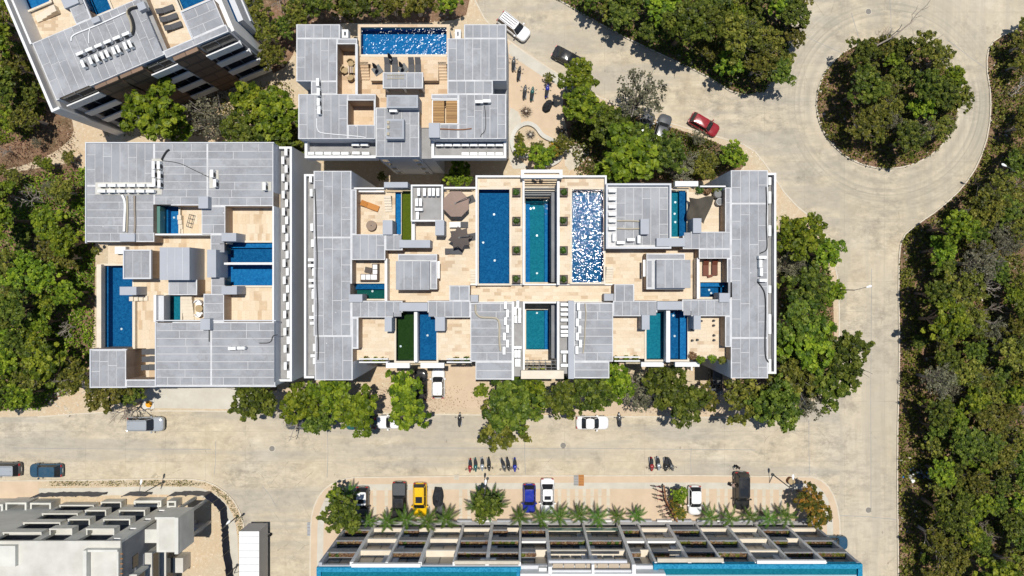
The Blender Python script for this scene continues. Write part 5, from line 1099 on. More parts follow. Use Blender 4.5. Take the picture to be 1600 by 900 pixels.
# bicycles at the rack --------------------------------------------
BIKE = {}
def bicycle(px, py, deg, label):
    x, y, _ = W(px, py, .6)
    if BIKE: return duplicate(BIKE['t'], (x, y, .15), R_(deg), label, 'bicycles at the rack')
    t = thing('bicycle', label, 'bicycle', (x, y, .15), R_(deg), 'bicycles at the rack'); BIKE['t'] = t
    for wx in (-.5, .52): tyre_ring(MB(), wx, .34, .03).build('wheel', 'tyre', t)
    MB().tube([(-.5, 0, .34), (-.15, 0, .34), (.38, 0, .78), (-.22, 0, .76), (-.5, 0, .34)], .025, 5).build('frame', 'paint_red', t); MB().tube([(-.15, 0, .34), (-.27, 0, .9)], .02, 5).build('seat_post', 'grey_metal', t)
    MB().loft([[(-.42, .08, .9), (-.42, -.08, .9), (-.12, -.03, .9), (-.12, .03, .9)], [(-.42, .08, .95), (-.42, -.08, .95), (-.12, -.03, .94), (-.12, .03, .94)]][::-1]).build('saddle', 'black_fabric', t)
    MB().tube([(.52, 0, .34), (.38, 0, .8), (.36, 0, 1.0)], .02, 5).build('fork', 'grey_metal', t); MB().tube([(.28, .28, 1.02), (.38, 0, 1.0), (.28, -.28, 1.02)], .018, 5).build('handlebar', 'dark_metal', t); return t
for i, (x, y, a) in enumerate(((1027, 760, 176), (1030, 767, 160), (1029, 774, 172), (1030, 780, 165), (1036, 791, 190), (1038, 797, 200), (1041, 803, 196), (1045, 808, 185))): bicycle(x, y, a, f'dark bicycle, {ORD[i]} from the top at the wooden rack')
rk = thing('bicycle_rack', 'brown wooden beam rack bending along the bicycles', 'rack', (*W(1040, 780), .15)[:2] + (.15,)); r0 = W(1040, 780)
for a, b in (((1037, 758), (1040, 781)), ((1040, 781), (1058, 815))):
    p, q = W(*a, 1.0), W(*b, 1.0); MB().tube([(p[0] - r0[0], p[1] - r0[1], 1.0), (q[0] - r0[0], q[1] - r0[1], 1.0)], .10, 4).build('beam', 'corten', rk)
for a in ((1037, 759), (1040, 781), (1049, 798), (1057, 813)): p = W(*a, 1.0); MB().cyl(p[0] - r0[0], p[1] - r0[1], 0, 1.0, .06, 6).build('post', 'dark_wood', rk)
# street lamps ------------------------------------------------------
def lamp(bx, by, h, dx, dy, label, mat='dark_metal'):
    x, y, _ = W(bx, by); t = thing('street_lamp', label, 'street lamp', (x, y, .1), 0, 'street lamps')
    MB().cyl(0, 0, 0, .12, .2, 10).build('base_plate', mat, t); MB().tube([(0, 0, .1), (0, 0, h)], [.085, .05], 8).build('pole', mat, t)
    ln = math.hypot(dx, dy); ux, uy = dx / ln, dy / ln; MB().tube([(0, 0, h - .05), (dx * .5, dy * .5, h + .18), (dx, dy, h + .22)], .035, 6).build('arm', mat, t)
    n = 8; a = math.atan2(uy, ux); prof = ((-.05, .05), (.15, .12), (.45, .15), (.62, .06)); k = []
    for s, w in prof: k.append([(dx + ux * s - uy * w * math.cos(2 * math.pi * j / n), dy + uy * s + ux * w * math.cos(2 * math.pi * j / n), h + .24 + w * .45 * math.sin(2 * math.pi * j / n)) for j in range(n)])
    MB().loft(k).build('lamp_head', 'white_metal', t, 60)
lamp(1285, 452, 8.7, 1.3, .35, 'street lamp with white head over the right-hand road'); lamp(1207, 741, 6.6, 0, 1.3, 'street lamp at the right end of the lower car park'); lamp(257, 752, 5.8, .3, 1.4, 'street lamp on the pavement above the building site')
lamp(762, 747, 6.6, .1, 1.2, 'street lamp above the paired palms in the lower car park'); lamp(372, 882, 6.6, 1.1, .4, 'street lamp beside the white box trailer'); lamp(1527, 281, 6.8, -1.2, .6, 'street lamp at the edge of the right-hand woodland near the roundabout'); lamp(372, 806, 5.0, .8, .8, 'short lamp post on the kerb corner right of the building site')
# people -----------------------------------------------------------
def person(px, py, deg, label, J, shirt, trouser, hair='hair', base=.14, z=.9):
    """J: joint name -> (x,y,z); one skinned body, coloured by garment"""
    x, y, _ = W(px, py, z); names = list(J); idx = {n: i for i, n in enumerate(names)}
    E_ = [('hip', 'chest'), ('chest', 'neck'), ('neck', 'head'), ('chest', 'shl'), ('shl', 'ell'), ('ell', 'hal'), ('chest', 'shr'), ('shr', 'elr'), ('elr', 'har'), ('hip', 'hpl'), ('hpl', 'knl'), ('knl', 'anl'), ('anl', 'tol'), ('hip', 'hpr'), ('hpr', 'knr'), ('knr', 'anr'), ('anr', 'tor')]
    rad = dict(hip=.15, chest=.17, neck=.06, head=.105, shl=.075, shr=.075, ell=.05, elr=.05, hal=.035, har=.035, hpl=.1, hpr=.1, knl=.07, knr=.07, anl=.05, anr=.05, tol=.04, tor=.04)
    V = [Vector(J[n]) for n in names]; ed = [(idx[a], idx[b]) for a, b in E_]; rd = [rad[n] for n in names]
    for h, e in (('hal', 'ell'), ('har', 'elr')):
        d = (Vector(J[h]) - Vector(J[e])).normalized(); sd = d.cross(Vector((0, 0, 1)))
        sd = sd.normalized() if sd.length > .1 else Vector((0, 1, 0))
        for k, (off, ln) in enumerate(((-.045, .075), (-.018, .10), (.0, .11), (.02, .10), (.04, .08))):
            V.append(Vector(J[h]) + sd * off + d * ln + Vector((0, 0, -.02 * (k % 2)))); rd.append(.010); ed.append((idx[h], len(V) - 1))
    me = bpy.data.meshes.new('body'); me.from_pydata([tuple(v) for v in V], ed, []); o = bpy.data.objects.new('tmp', me); COL.objects.link(o)
    sk = o.modifiers.new('s', 'SKIN'); o.modifiers.new('u', 'SUBSURF').levels = 1
    for i, sv in enumerate(me.skin_vertices[0].data): sv.radius = (rd[i], rd[i]); sv.use_root = i == idx['hip']
    dg = bpy.context.evaluated_depsgraph_get(); m2 = bpy.data.meshes.new_from_object(o.evaluated_get(dg)); bpy.data.objects.remove(o)
    m2.materials.clear()
    for m in ('skin', shirt, trouser): m2.materials.append(MATS[m])
    arms = [Vector(J[n]) for n in ('hal', 'har')]; hd = Vector(J['head']); tops = [Vector(J[n]) for n in ('chest', 'shl', 'shr')]; low = [Vector(J[n]) for n in ('hip', 'hpl', 'hpr', 'knl', 'knr', 'anl', 'anr', 'tol', 'tor')]
    for p in m2.polygons:
        c = p.center; dh = min((c - hd).length, min((c - a).length for a in arms) * 1.0); dt = min((c - a).length for a in tops); dl = min((c - a).length for a in low)
        p.material_index = 0 if (c - hd).length < .17 or min((c - a).length for a in arms) < .2 else (1 if dt < dl + .05 else 2); p.use_smooth = True
    t = thing('person', label, 'person', (x, y, base), R_(deg)); link('body', m2, t)
    hx = hd + Vector((-.01, 0, .045)); MB().ico(tuple(hx), .125, 3, 1, (1, .95, .85), .04).build('hair' if hair == 'hair' else 'cap', hair, t, 80)
STAND = dict(hip=(0, 0, .95), chest=(.02, 0, 1.28), neck=(.03, 0, 1.48), head=(.06, 0, 1.62), shl=(.0, .2, 1.40), ell=(.1, .28, 1.12), hal=(.34, .2, 1.05), shr=(0, -.2, 1.40), elr=(.1, -.28, 1.12), har=(.36, -.2, 1.08), hpl=(0, .1, .9), knl=(.03, .11, .5), anl=(0, .11, .08), tol=(.17, .13, .04), hpr=(0, -.1, .9), knr=(.02, -.12, .5), anr=(-.05, -.12, .08), tor=(.12, -.14, .04))
BEND = dict(STAND, chest=(.26, 0, 1.15), neck=(.42, 0, 1.26), head=(.54, 0, 1.30), shl=(.32, .2, 1.22), ell=(.5, .26, .98), hal=(.72, .16, .98), shr=(.32, -.2, 1.22), elr=(.5, -.26, .98), har=(.74, -.14, .95))
CROUCH = dict(hip=(-.1, 0, .36), chest=(.08, 0, .68), neck=(.14, 0, .86), head=(.2, 0, .98), shl=(.1, .2, .8), ell=(.3, .28, .56), hal=(.5, .14, .45), shr=(.1, -.2, .8), elr=(.3, -.28, .56), har=(.5, -.12, .42), hpl=(-.08, .12, .34), knl=(.3, .18, .52), anl=(.06, .16, .08), tol=(.24, .18, .04), hpr=(-.08, -.12, .34), knr=(.3, -.18, .5), anr=(.04, -.16, .08), tor=(.22, -.18, .04))
person(198, 627, -30, 'person in a red shirt and pale cap crouching under the tree at lower left', CROUCH, 'red_cloth', 'denim', 'white_fabric', z=.6)
person(1152, 729, -80, 'person in black standing behind the open tailgate of the black car', STAND, 'black_fabric', 'black_fabric', base=0.0); person(1141, 757, 0, 'person with dark hair leaning into the side of the black car', BEND, 'tan_fabric', 'black_fabric', base=.15)

# ------------------------------------------------------------------ terrace furniture
LOUNGE = {}
def lounger(px, py, z, deg, label, mat='grey_fabric', L=1.95, group='sun loungers'):
    """head at +x"""
    x, y, _ = W(px, py, z + .35); key = (mat, L)
    if key in LOUNGE: return duplicate(LOUNGE[key], (x, y, z), R_(deg), label, group)
    t = thing('sun_lounger', label, 'sun lounger', (x, y, z), R_(deg), group); LOUNGE[key] = t; h = L / 2
    fm = 'dark_metal' if 'fabric' in mat else mat
    MB().box(-h, -.34, .22, h * .3, .34, .28).build('frame', fm, t); MB().box(-h + .02, -.31, .281, h * .28, .31, .36).build('seat_pad', mat, t)
    MB().add([(h * .3, -.31, .28), (h * .3, .31, .28), (h, .31, .62), (h, -.31, .62), (h * .3, -.31, .36), (h * .3, .31, .36), (h - .03, .31, .70), (h - .03, -.31, .70)], [(0, 1, 2, 3), (7, 6, 5, 4), (0, 4, 5, 1), (1, 5, 6, 2), (2, 6, 7, 3), (3, 7, 4, 0)]).build('backrest', mat, t)
    for sx in (-h + .1, h * .2):
        for sy in (-.28, .28): MB().box(sx - .03, sy - .03, 0, sx + .03, sy + .03, .22).build('leg', fm, t)
    MB().tube([(h * .5, 0, .0), (h * .62, 0, .42)], .03, 5).build('prop', fm, t); return t
lounger(578, 321.5, 11, 159, 'orange teak lounger on the upper left terrace of the middle building', 'teak', 2.1)
lounger(1103, 418, 11, 90, 'left of two dark red wooden loungers on the right terrace', 'red_wood', 1.9); lounger(1117, 417.5, 11, 90, 'right of two dark red wooden loungers on the right terrace', 'red_wood', 1.9)
for i, x in enumerate((605, 617, 642.5, 653)): lounger(x, 104, 12, 90, f'grey sun lounger, {ORD[i]} from left beside the wide top pool')
lounger(709, 392.5, 11, 180, 'grey lounger below the star-shaped parasol'); lounger(718, 351, 11, 180, 'grey lounger between the two parasols')
for i, (x, y) in enumerate(((258, 15), (264, 28), (271, 41))): lounger(x, y, 11, 200, f'grey lounger, {ORD[i]} from the top on the turned building')
for i, (x, y) in enumerate(((237, 549.5), (237, 561), (236, 574))): lounger(x, y, 11, 180, f'grey lounger, {ORD[i]} from the top on the left building terrace')
def parasol(px, py, z, r, label, n=8, star=0.0, ang=0.0, pole=(1.4, .6), h=2.5, mat='tan_fabric', drop=.42):
    x, y, _ = W(px, py, z + h); t = thing('parasol', label, 'parasol', (x, y, z))
    top = (0, 0, h + .12); mb = MB(); pts = []
    for i in range(n * 2):
        a = ang + math.pi * i / n; rr = r * (1.0 if i % 2 == 0 else (math.cos(math.pi / n) if not star else star)); pts.append((rr * math.cos(a), rr * math.sin(a), h - drop * (rr / r) ** 1.0))
    k = len(pts); mid = [(p[0] * .5, p[1] * .5, (p[2] + h + .12) / 2 + .02) for p in pts]
    mb.v = [top] + mid + pts; mb.f = [(0, 1 + i, 1 + (i + 1) % k) for i in range(k)] + [(1 + i, 1 + k + i, 1 + k + (i + 1) % k, 1 + (i + 1) % k) for i in range(k)]
    c = mb.build('canopy', mat, t); val = MB(); val.v = pts + [(p[0], p[1], p[2] - .22) for p in pts]; val.f = [(i, (i + 1) % k, k + (i + 1) % k, k + i) for i in range(k)]; val.build('valance', mat, c)
    MB().cyl(0, 0, h + .1, h + .2, .1, 8).build('finial', 'dark_metal', t)
    for i in range(n): a = ang + 2 * math.pi * i / n; MB().tube([(0, 0, h + .08), (r * .97 * math.cos(a), r * .97 * math.sin(a), h - drop - .03)], .014, 4).build('rib', 'dark_metal', t)
    dx, dy = pole; MB().tube([(dx, dy, .1), (dx, dy, h * .7), (dx * .82, dy * .82, h + .35), (dx * .4, dy * .4, h + .33), (0, 0, h + .16)], .045, 7).build('arm', 'dark_metal', t)
    MB().obox(dx, dy, 0, .85, .85, .1, ang).build('base', 'grey_fabric', t)
parasol(712, 318, 11, 1.52, 'octagonal tan parasol, upper of the two on the centre deck', 8, 0, R_(22.5), (1.5, .75)); parasol(718, 371.5, 11, 1.35, 'star-shaped brown parasol, lower of the two on the centre deck', 8, .70, R_(10), (1.25, .25), mat='brown_fabric', drop=.55)
def closed_parasol(px, py, z, label, base=True):
    x, y, _ = W(px, py, z); t = thing('closed_parasol', label, 'parasol', (x, y, z), R_(35)); n = 10; pr = ((.9, .10), (1.3, .19), (1.9, .15), (2.6, .04))
    MB().loft([[(w * (1 + .25 * (j % 2)) * math.cos(2 * math.pi * j / n), w * (1 + .25 * (j % 2)) * math.sin(2 * math.pi * j / n), zz) for j in range(n)] for zz, w in pr]).build('folded_canopy', 'black_fabric', t)
    MB().cyl(0, 0, 0.0, 2.7, .035, 6).build('pole', 'dark_metal', t)
    if base: MB().obox(0, 0, 0, 1.0, 1.0, .12).build('base', 'dark_metal', t); MB().obox(0, 0, .121, .3, .3, .2).build('base_socket', 'black_plastic', t)
    else: MB().cyl(0, 0, 0, .1, .25, 10).build('base', 'dark_metal', t)
closed_parasol(590, 110, 12, 'folded black parasol on a square base left of the top loungers'); closed_parasol(613, 95, 12, 'folded black parasol at the edge of the wide top pool', False); closed_parasol(630, 108, 12, 'folded black parasol between the top loungers')
sp = thing('cable_spool_table', 'round wooden cable spool table on the upper left terrace', 'table', (*W(580, 352.5, 11.6)[:2], 11)); MB().cyl(0, 0, .55, .62, .58, 24).build('table_top', 'grey_wood', sp); MB().cyl(0, 0, 0, .07, .55, 24).build('bottom_disc', 'grey_wood', sp); MB().cyl(0, 0, .07, .55, .2, 14).build('drum', 'grey_wood', sp); MB().cyl(0, 0, .621, .63, .07, 10).build('centre_hole', 'black_plastic', sp)
sf = thing('corner_sofa', 'white cushioned brown corner sofa on the left terrace', 'sofa', (*W(578, 426, 11.4)[:2], 11)); s0 = W(578, 426, 11.4)
def sb(name, x0, y0, x1, y1, z0, z1, mat, o=0): a = W(x0, y0, 11.4); b = W(x1, y1, 11.4); return slab(name, sf, a[0] - s0[0], a[1] - s0[1], z0, b[0] - s0[0], b[1] - s0[1], z1, mat)
sb('base', 563, 428, 590.5, 438, 0, .28, 'dark_wood'); sb('base', 581, 412, 591, 427.8, 0, .28, 'dark_wood'); sb('backrest', 590.7, 412, 592.2, 439.5, 0, .62, 'dark_wood'); sb('backrest', 563, 438.2, 590.5, 439.8, 0, .62, 'dark_wood')
for q in ((564.5, 429, 571, 437), (572, 429, 579, 437), (580, 429, 589, 437), (582.5, 421.5, 589.5, 428), (582.5, 413.5, 589.5, 420.5)): sb('cushion', *q, .282, .45, 'white_fabric')
tb = thing('coffee_table', 'dark square coffee table in front of the corner sofa', 'table', (*W(575.5, 422, 11.3)[:2], 11), R_(-12)); MB().box(-.4, -.32, .26, .4, .32, .34).build('table_top', 'brown_fabric', tb)
for sx in (-.34, .34):
    for sy in (-.26, .26): MB().box(sx - .03, sy - .03, 0, sx + .03, sy + .03, .26).build('leg', 'dark_metal', tb)
tb = thing('side_table', 'small red wooden table below the two dark red loungers', 'table', (*W(1109.5, 431.5, 11.3)[:2], 11), R_(15)); MB().box(-.28, -.14, .22, .28, .14, .3).build('table_top', 'red_wood', tb)
for sx in (-.24, .24): MB().box(sx - .03, -.12, 0, sx + .03, .12, .22).build('leg', 'red_wood', tb)
tb = thing('dining_table', 'white striped table between the two parasols', 'table', (*W(711, 351, 11.7)[:2], 11))
for i in range(4): MB().box(-.62, -.3 + i * .155, .68, .62, -.17 + i * .155, .73).build('slat', 'white_metal', tb)
for sx in (-.55, .55):
    for sy in (-.25, .25): MB().box(sx - .03, sy - .03, 0, sx + .03, sy + .03, .68).build('leg', 'white_metal', tb)
CH = {}
def chair(px, py, z, deg, label, mat='wicker'):
    x, y, _ = W(px, py, z + .5)
    if mat in CH: return duplicate(CH[mat], (x, y, z), R_(deg), label, 'terrace chairs')
    t = thing('armchair', label, 'chair', (x, y, z), R_(deg), 'terrace chairs'); CH[mat] = t; MB().loft([[(.36 * math.cos(2 * math.pi * k / 12), .36 * math.sin(2 * math.pi * k / 12), zz) for k in range(12)] for zz in (.3, .42)]).build('seat', mat, t)
    bk = MB()
    for k in range(7):
        a0 = R_(100 + k * 23); a1 = R_(123 + k * 23); bk.prism([(.34 * math.cos(a0), .34 * math.sin(a0)), (.42 * math.cos(a0), .42 * math.sin(a0)), (.42 * math.cos(a1), .42 * math.sin(a1)), (.34 * math.cos(a1), .34 * math.sin(a1))][::1], .3, .82)
    bk.build('backrest', mat, t)
    for sx, sy in ((.25, .25), (.25, -.25), (-.25, .25), (-.25, -.25)): MB().cyl(sx, sy, 0, .3, .03, 6).build('leg', 'dark_metal', t)
    return t
for i, (x, y, a) in enumerate(((548, 98, 270), (538.5, 109.5, 0), (548, 121, 90), (554.5, 109.5, 180))): chair(x, y, 11, a, f'wicker armchair, {["top", "left", "bottom", "right"][i]} one around the small table of the top building')
tb = thing('dining_table', 'small striped table between wicker armchairs of the top building', 'table', (*W(547.5, 109, 11.6)[:2], 11))
for i in range(5): MB().box(-.25 + i * .1, -.36, .6, -.165 + i * .1, .36, .65).build('slat', 'red_wood' if i % 2 else 'cream_stone', tb)
for sy in (-.3, .3): MB().box(-.2, sy - .03, 0, .2, sy + .03, .6).build('leg', 'dark_metal', tb)
tb = thing('dining_table', 'round wooden table on the small pool terrace of the left building', 'table', (*W(311, 482, 11.7)[:2], 11)); MB().cyl(0, 0, .68, .73, .42, 18).build('table_top', 'wicker', tb); MB().cyl(0, 0, 0, .68, .07, 8).build('leg', 'dark_metal', tb)
for i, (x, y, a) in enumerate(((310, 474, 270), (311, 490, 90))): chair(x, y, 11, a, f'white armchair {["above", "below"][i]} the round wooden table', 'white_fabric')
ht = thing('hot_tub', 'white square hot tub on the left building terrace', 'hot tub', (*W(187.5, 391, 11.8)[:2], 11)); MB().box(-.62, -.42, 0, .62, .42, .68).build('shell', 'light_plaster', ht); MB().box(-.6, -.4, .682, .6, .4, .78).build('cover', 'white_fabric', ht)
fr = thing('metal_bench', 'black metal frame bench beside the small blue pool', 'bench', (*W(297, 345, 11.4)[:2], 11), R_(75))
for y in (-.25, .25): MB().tube([(-.75, y, .4), (.75, y, .4)], .03, 5).build('rail', 'dark_metal', fr)
for x in (-.7, -.25, .25, .7): MB().tube([(x, -.25, 0), (x, -.25, .4), (x, .25, .4), (x, .25, 0)], .025, 5).build('hoop', 'dark_metal', fr)
for i, (x, y) in enumerate(((1115.5, 501), (1115.5, 508.5), (1116, 524), (1116, 531.5), (1090, 531), (1082, 532), (1096, 501.5), (1082, 515))):
    t = thing('lantern', f'small dark lantern, {ORD[i]} of the scattered ones on the lower right terrace', 'lantern', (*W(x, y, 11.3)[:2], 11), 0, 'lanterns on the lower right terrace'); MB().cyl(0, 0, 0, .42, .12, 10, .10).build('body', 'dark_wood', t); MB().cyl(0, 0, .42, .5, .13, 10, .05).build('cap', 'dark_metal', t)
# torn shade net on the top right terrace
sh = MB(); nn = 9; rg = random.Random(3); o = W(1098, 332, 12.6)
cr = [(1077, 309), (1115, 308), (1116, 330), (1104, 347), (1096, 350), (1078, 339)]
g = []
for i in range(nn):
    for j in range(nn):
        u, v = i / (nn - 1), j / (nn - 1); px = 1078 + u * (38 - 14 * v) + 2 * math.sin(v * 5); py = 308 + v * (32 + 10 * u) + 2 * math.sin(u * 6); q = W(px, py, 12.6); sh.v.append((q[0] - o[0], q[1] - o[1], 12.2 + .35 * math.sin(u * 9) * math.cos(v * 7) - .7 * v * (1 - u)))
for i in range(nn - 1):
    for j in range(nn - 1): sh.f.append((i * nn + j, (i + 1) * nn + j, (i + 1) * nn + j + 1, i * nn + j + 1))
so_ = sh.build('shade_net', 'mesh_shade', None, 60); so_.location = (o[0], o[1], 0); tag(so_, 'torn dark shade net sagging over the top right terrace', 'shade net')
for i, (x, y, r) in enumerate(((1122, 303, .5), (1125, 315, .42))):
    t = thing('water_barrel', f'{"black" if i == 0 else "blue-grey"} barrel beside the torn shade net', 'barrel', (*W(x, y, 11.8)[:2], 11)); MB().cyl(0, 0, 0, .8, r, 14).build('drum', 'black_plastic' if i == 0 else 'grey_metal', t); MB().cyl(0, 0, .8, .84, r * .8, 14).build('lid', 'dark_metal', t)
ld = thing('ladder', 'pale ladder lying on the canopy roof of the top building', 'ladder', (*W(618, 120, 13.4)[:2], 13.34))
for y in (-.2, .2): MB().box(-.95, y - .03, 0, .95, y + .03, .07).build('rail', 'cable_tan', ld)
for i in range(8): MB().box(-.85 + i * .24, -.17, .01, -.8 + i * .24, .17, .05).build('rung', 'cable_tan', ld)
# street pieces
for x, y, n in ((425, 701, 'round manhole cover in the left side street mouth'), (880, 696, 'round manhole cover in the middle of the long street'), (1357, 797, 'round manhole cover in the right-hand road'), (1357, 18, 'round manhole cover above the roundabout island')):
    t = thing('manhole_cover', n, 'manhole cover', (*W(x, y)[:2], 0)); MB().cyl(0, 0, -.02, .008, .36, 20).build('lid', 'manhole', t); MB().cyl(0, 0, -.02, .004, .42, 20).build('ring', 'kerb_concrete', t)
t = thing('orange_lid', 'round orange lid on the pale slab beside the left street', 'lid', (*W(234, 631)[:2], .15)); MB().prism([(-.85, -.65), (.7, -.65), (.7, .7), (-.85, .7)], -.02, .03).build('slab', 'pale_concrete', t); MB().cyl(0, 0, .03, .14, .42, 20).build('lid', 'orange_paint', t)
for x, y, w, h, m, n, c in ((908, 750, 8.5, 17, 'rusty_steel', 'rusty orange steel plate on the lower car park pavement', 'steel plate'), (900, 750, 7.5, 16, 'ledge_concrete', 'grey steel plate beside the rusty one on the pavement', 'steel plate'), (713.5, 745, 8, 8, 'paver_concrete', 'square grating in the pavement above the covered vehicle', 'grating'), (483, 826, 4.5, 21, 'grey_metal', 'long drain grating beside the lower left side street', 'grating')):
    t = thing('ground_plate', n, c, (*W(x, y)[:2], .15)); a = w / 24; b = h / 24; MB().box(-a, -b, -.02, a, b, .03).build('plate', m, t)
    for k in range(4): MB().box(-a * .85, -b * .8 + k * b * .5, .031, a * .85, -b * .72 + k * b * .5, .04).build('rib', 'manhole' if m != 'rusty_steel' else 'corten', t)
t = thing('drum_table', 'orange-topped crate by the lamp at the right end of the car park', 'crate', (*W(1233, 749)[:2], .15)); MB().cyl(0, 0, 0, .7, .42, 14).build('drum', 'corten', t); MB().cyl(0, 0, .7, .76, .45, 14).build('lid', 'wicker', t)
# ------------------------------------------------------------------ vegetation
def quad_mesh(name, C, N, S, tint, mat, asp=1.6, rg=NR):
    """leaf-sized rhombic faces at C with normals N, size S, colour key tint"""
    n = len(C); N = N / np.linalg.norm(N, axis=1, keepdims=True)
    r = rg.normal(size=(n, 3)); T = np.cross(N, r); T /= np.linalg.norm(T, axis=1, keepdims=True) + 1e-9; B_ = np.cross(N, T)
    a = (S * .5 * asp ** .5)[:, None]; b = (S * .5 / asp ** .5)[:, None]
    V = np.stack([C - T * a, C + B_ * b + N * b * .25, C + T * a, C - B_ * b + N * b * .25], axis=1).reshape(-1, 3)
    return raw_mesh(name, V, np.arange(n * 4), 4, tint, mat)
def raw_mesh(name, V, I, k, tint, mat):
    me = bpy.data.meshes.new(name); n = len(I) // k
    me.vertices.add(len(V)); me.vertices.foreach_set('co', np.asarray(V, dtype=np.float32).ravel())
    me.loops.add(len(I)); me.loops.foreach_set('vertex_index', np.asarray(I, dtype=np.int32))
    me.polygons.add(n); me.polygons.foreach_set('loop_start', np.arange(n, dtype=np.int32) * k); me.polygons.foreach_set('loop_total', np.full(n, k, dtype=np.int32))
    me.update(calc_edges=True); at = me.attributes.new('tint', 'FLOAT', 'FACE'); at.data.foreach_set('value', np.asarray(tint, dtype=np.float32)); me.materials.append(MATS[mat]); return me
def crown_points(seed, R, zc, nclump, per, flat=.62, cr=(.26, .46), leaf=(.13, .23), hollow=.55, spread=1.0):
    g = np.random.default_rng(seed); Cs, Ns, Ss, Ts, cen = [], [], [], [], []
    ph = g.uniform(0, 6.28)
    for i in range(nclump):
        t = (i + g.uniform(0, .8)) / nclump; a = i * 2.39996 + ph + g.uniform(-.4, .4); rr = R * spread * math.sqrt(t) * g.uniform(.75, 1.08)
        lob = 1 + .20 * math.sin(a * 3 + ph) + .15 * math.sin(a * 5 + 2 * ph) + .10 * math.sin(a * 9 + 3 * ph); rr *= lob * .82
        h = math.sqrt(max(0.0, 1 - min(1, (rr / (R * 1.05)) ** 2)))
        c = np.array([rr * math.cos(a), rr * math.sin(a), zc + R * flat * (h * g.uniform(.45, 1.0) - .35) + g.uniform(-.25, .25)])
        q = R * g.uniform(*cr); m = int(per * g.uniform(.6, 1.3)); d = g.normal(size=(m, 3)); d /= np.linalg.norm(d, axis=1, keepdims=True); d[:, 2] = np.where(d[:, 2] < -.25, -d[:, 2] * .5, d[:, 2])
        rad = q * (hollow + (1 - hollow) * g.random(m) ** .6) * (1 + .35 * np.sin(d[:, 0] * 5 + i) * np.cos(d[:, 1] * 4 + i)); P = c + d * rad[:, None] * np.array([1, 1, .72])
        Cs.append(P); Ns.append(d * .75 + np.array([0, 0, .75]) + g.normal(size=(m, 3)) * .45); Ss.append(g.uniform(*leaf, m)); Ts.append(np.clip(g.normal(.45, .30) + g.normal(0, .20, m), 0, 1)); cen.append(c)
    return np.concatenate(Cs), np.concatenate(Ns), np.concatenate(Ss), np.concatenate(Ts), cen
def trunk_mesh(name, zc, cen, seed, mat, r0=.16, keep=9):
    rg = random.Random(seed); mb = MB(); fork = (rg.uniform(-.15, .15), rg.uniform(-.15, .15), zc * .38); mb.tube([(0, 0, -.1), (fork[0] * .5, fork[1] * .5, zc * .2), fork], [r0 * 1.3, r0, r0 * .8], 7)
    for c in rg.sample(cen, min(keep, len(cen))):
        m = ((fork[0] + c[0]) / 2 + rg.uniform(-.2, .2), (fork[1] + c[1]) / 2 + rg.uniform(-.2, .2), fork[2] * .4 + c[2] * .6); mb.tube([fork, m, tuple(c)], [r0 * .55, r0 * .32, r0 * .12], 5, False)
        for _ in range(2): e = (c[0] + rg.uniform(-.6, .6), c[1] + rg.uniform(-.6, .6), c[2] + rg.uniform(.1, .5)); mb.tube([m, e], [r0 * .2, r0 * .06], 4, False)
    return mb.mesh(name, mat)
def bare_mesh(name, seed, h, mat, spread=1.0):
    rg = random.Random(seed); mb = MB()
    def grow(p, d, ln, r, k):
        q = p + d * ln; mid = p + d * ln * .5 + Vector((rg.uniform(-.1, .1), rg.uniform(-.1, .1), 0)) * ln; mb.tube([p, mid, q], [r, r * .8, r * .62], 5 if k > 1 else 4, False)
        if k == 0: return
        for _ in range(3 if k > 1 else 4):
            e = (d + Vector((rg.uniform(-1, 1), rg.uniform(-1, 1), rg.uniform(-.25, .55))) * .85 * spread).normalized(); grow(p + d * ln * rg.uniform(.55, 1), e, ln * rg.uniform(.55, .8), r * .55, k - 1)
    grow(Vector((0, 0, -.1)), Vector((rg.uniform(-.15, .15), rg.uniform(-.15, .15), 1)).normalized(), h * .36, .13, 4); return mb.mesh(name, mat)
SPEC = {  # kind: (leaf material, zc, clumps, leaves per clump, flat, clump radius, leaf size, hollow, bark, words)
    'bright': ('leaf_bright', 4.2, 105, 40, .62, (.07, .145), (.15, .26), .4, 'bark', 'bright green leafy tree'),
    'dark': ('leaf_dark', 4.2, 135, 42, .60, (.06, .135), (.12, .22), .4, 'bark', 'dense dark green tree'),
    'olive': ('leaf_olive', 3.4, 120, 34, .55, (.06, .14), (.11, .21), .35, 'pale_bark', 'olive green scrub tree'),
    'grey': ('leaf_grey', 3.6, 70, 20, .55, (.08, .18), (.10, .18), .3, 'pale_bark', 'sparse grey-green tree'),
    'orange': ('leaf_orange', 3.0, 90, 36, .6, (.07, .15), (.13, .24), .4, 'bark', 'shrub with orange and green leaves')}
PROTO = {}
for k, (kind, (lm, zc, nc, per, fl, cr, ls, ho, bk, wd_)) in enumerate(SPEC.items()):
    for v in range(4 if kind != 'orange' else 2):
        C_, N_, S_, T_, cen = crown_points(100 + k * 10 + v, 2.0, zc, nc, per, fl, cr, ls, ho); PROTO[(kind, v)] = (quad_mesh(f'{kind}_crown', C_, N_, S_, T_, lm), trunk_mesh(f'{kind}_trunk', zc, cen, 50 + k * 7 + v, bk, keep=20 if kind == 'grey' else 14), zc)
for v in range(4): PROTO[('bare', v)] = (None, bare_mesh('bare_branches', 300 + v, 5.0, 'dead_wood' if v % 2 else 'pale_bark', 1.15), 3.6)
TREES = []
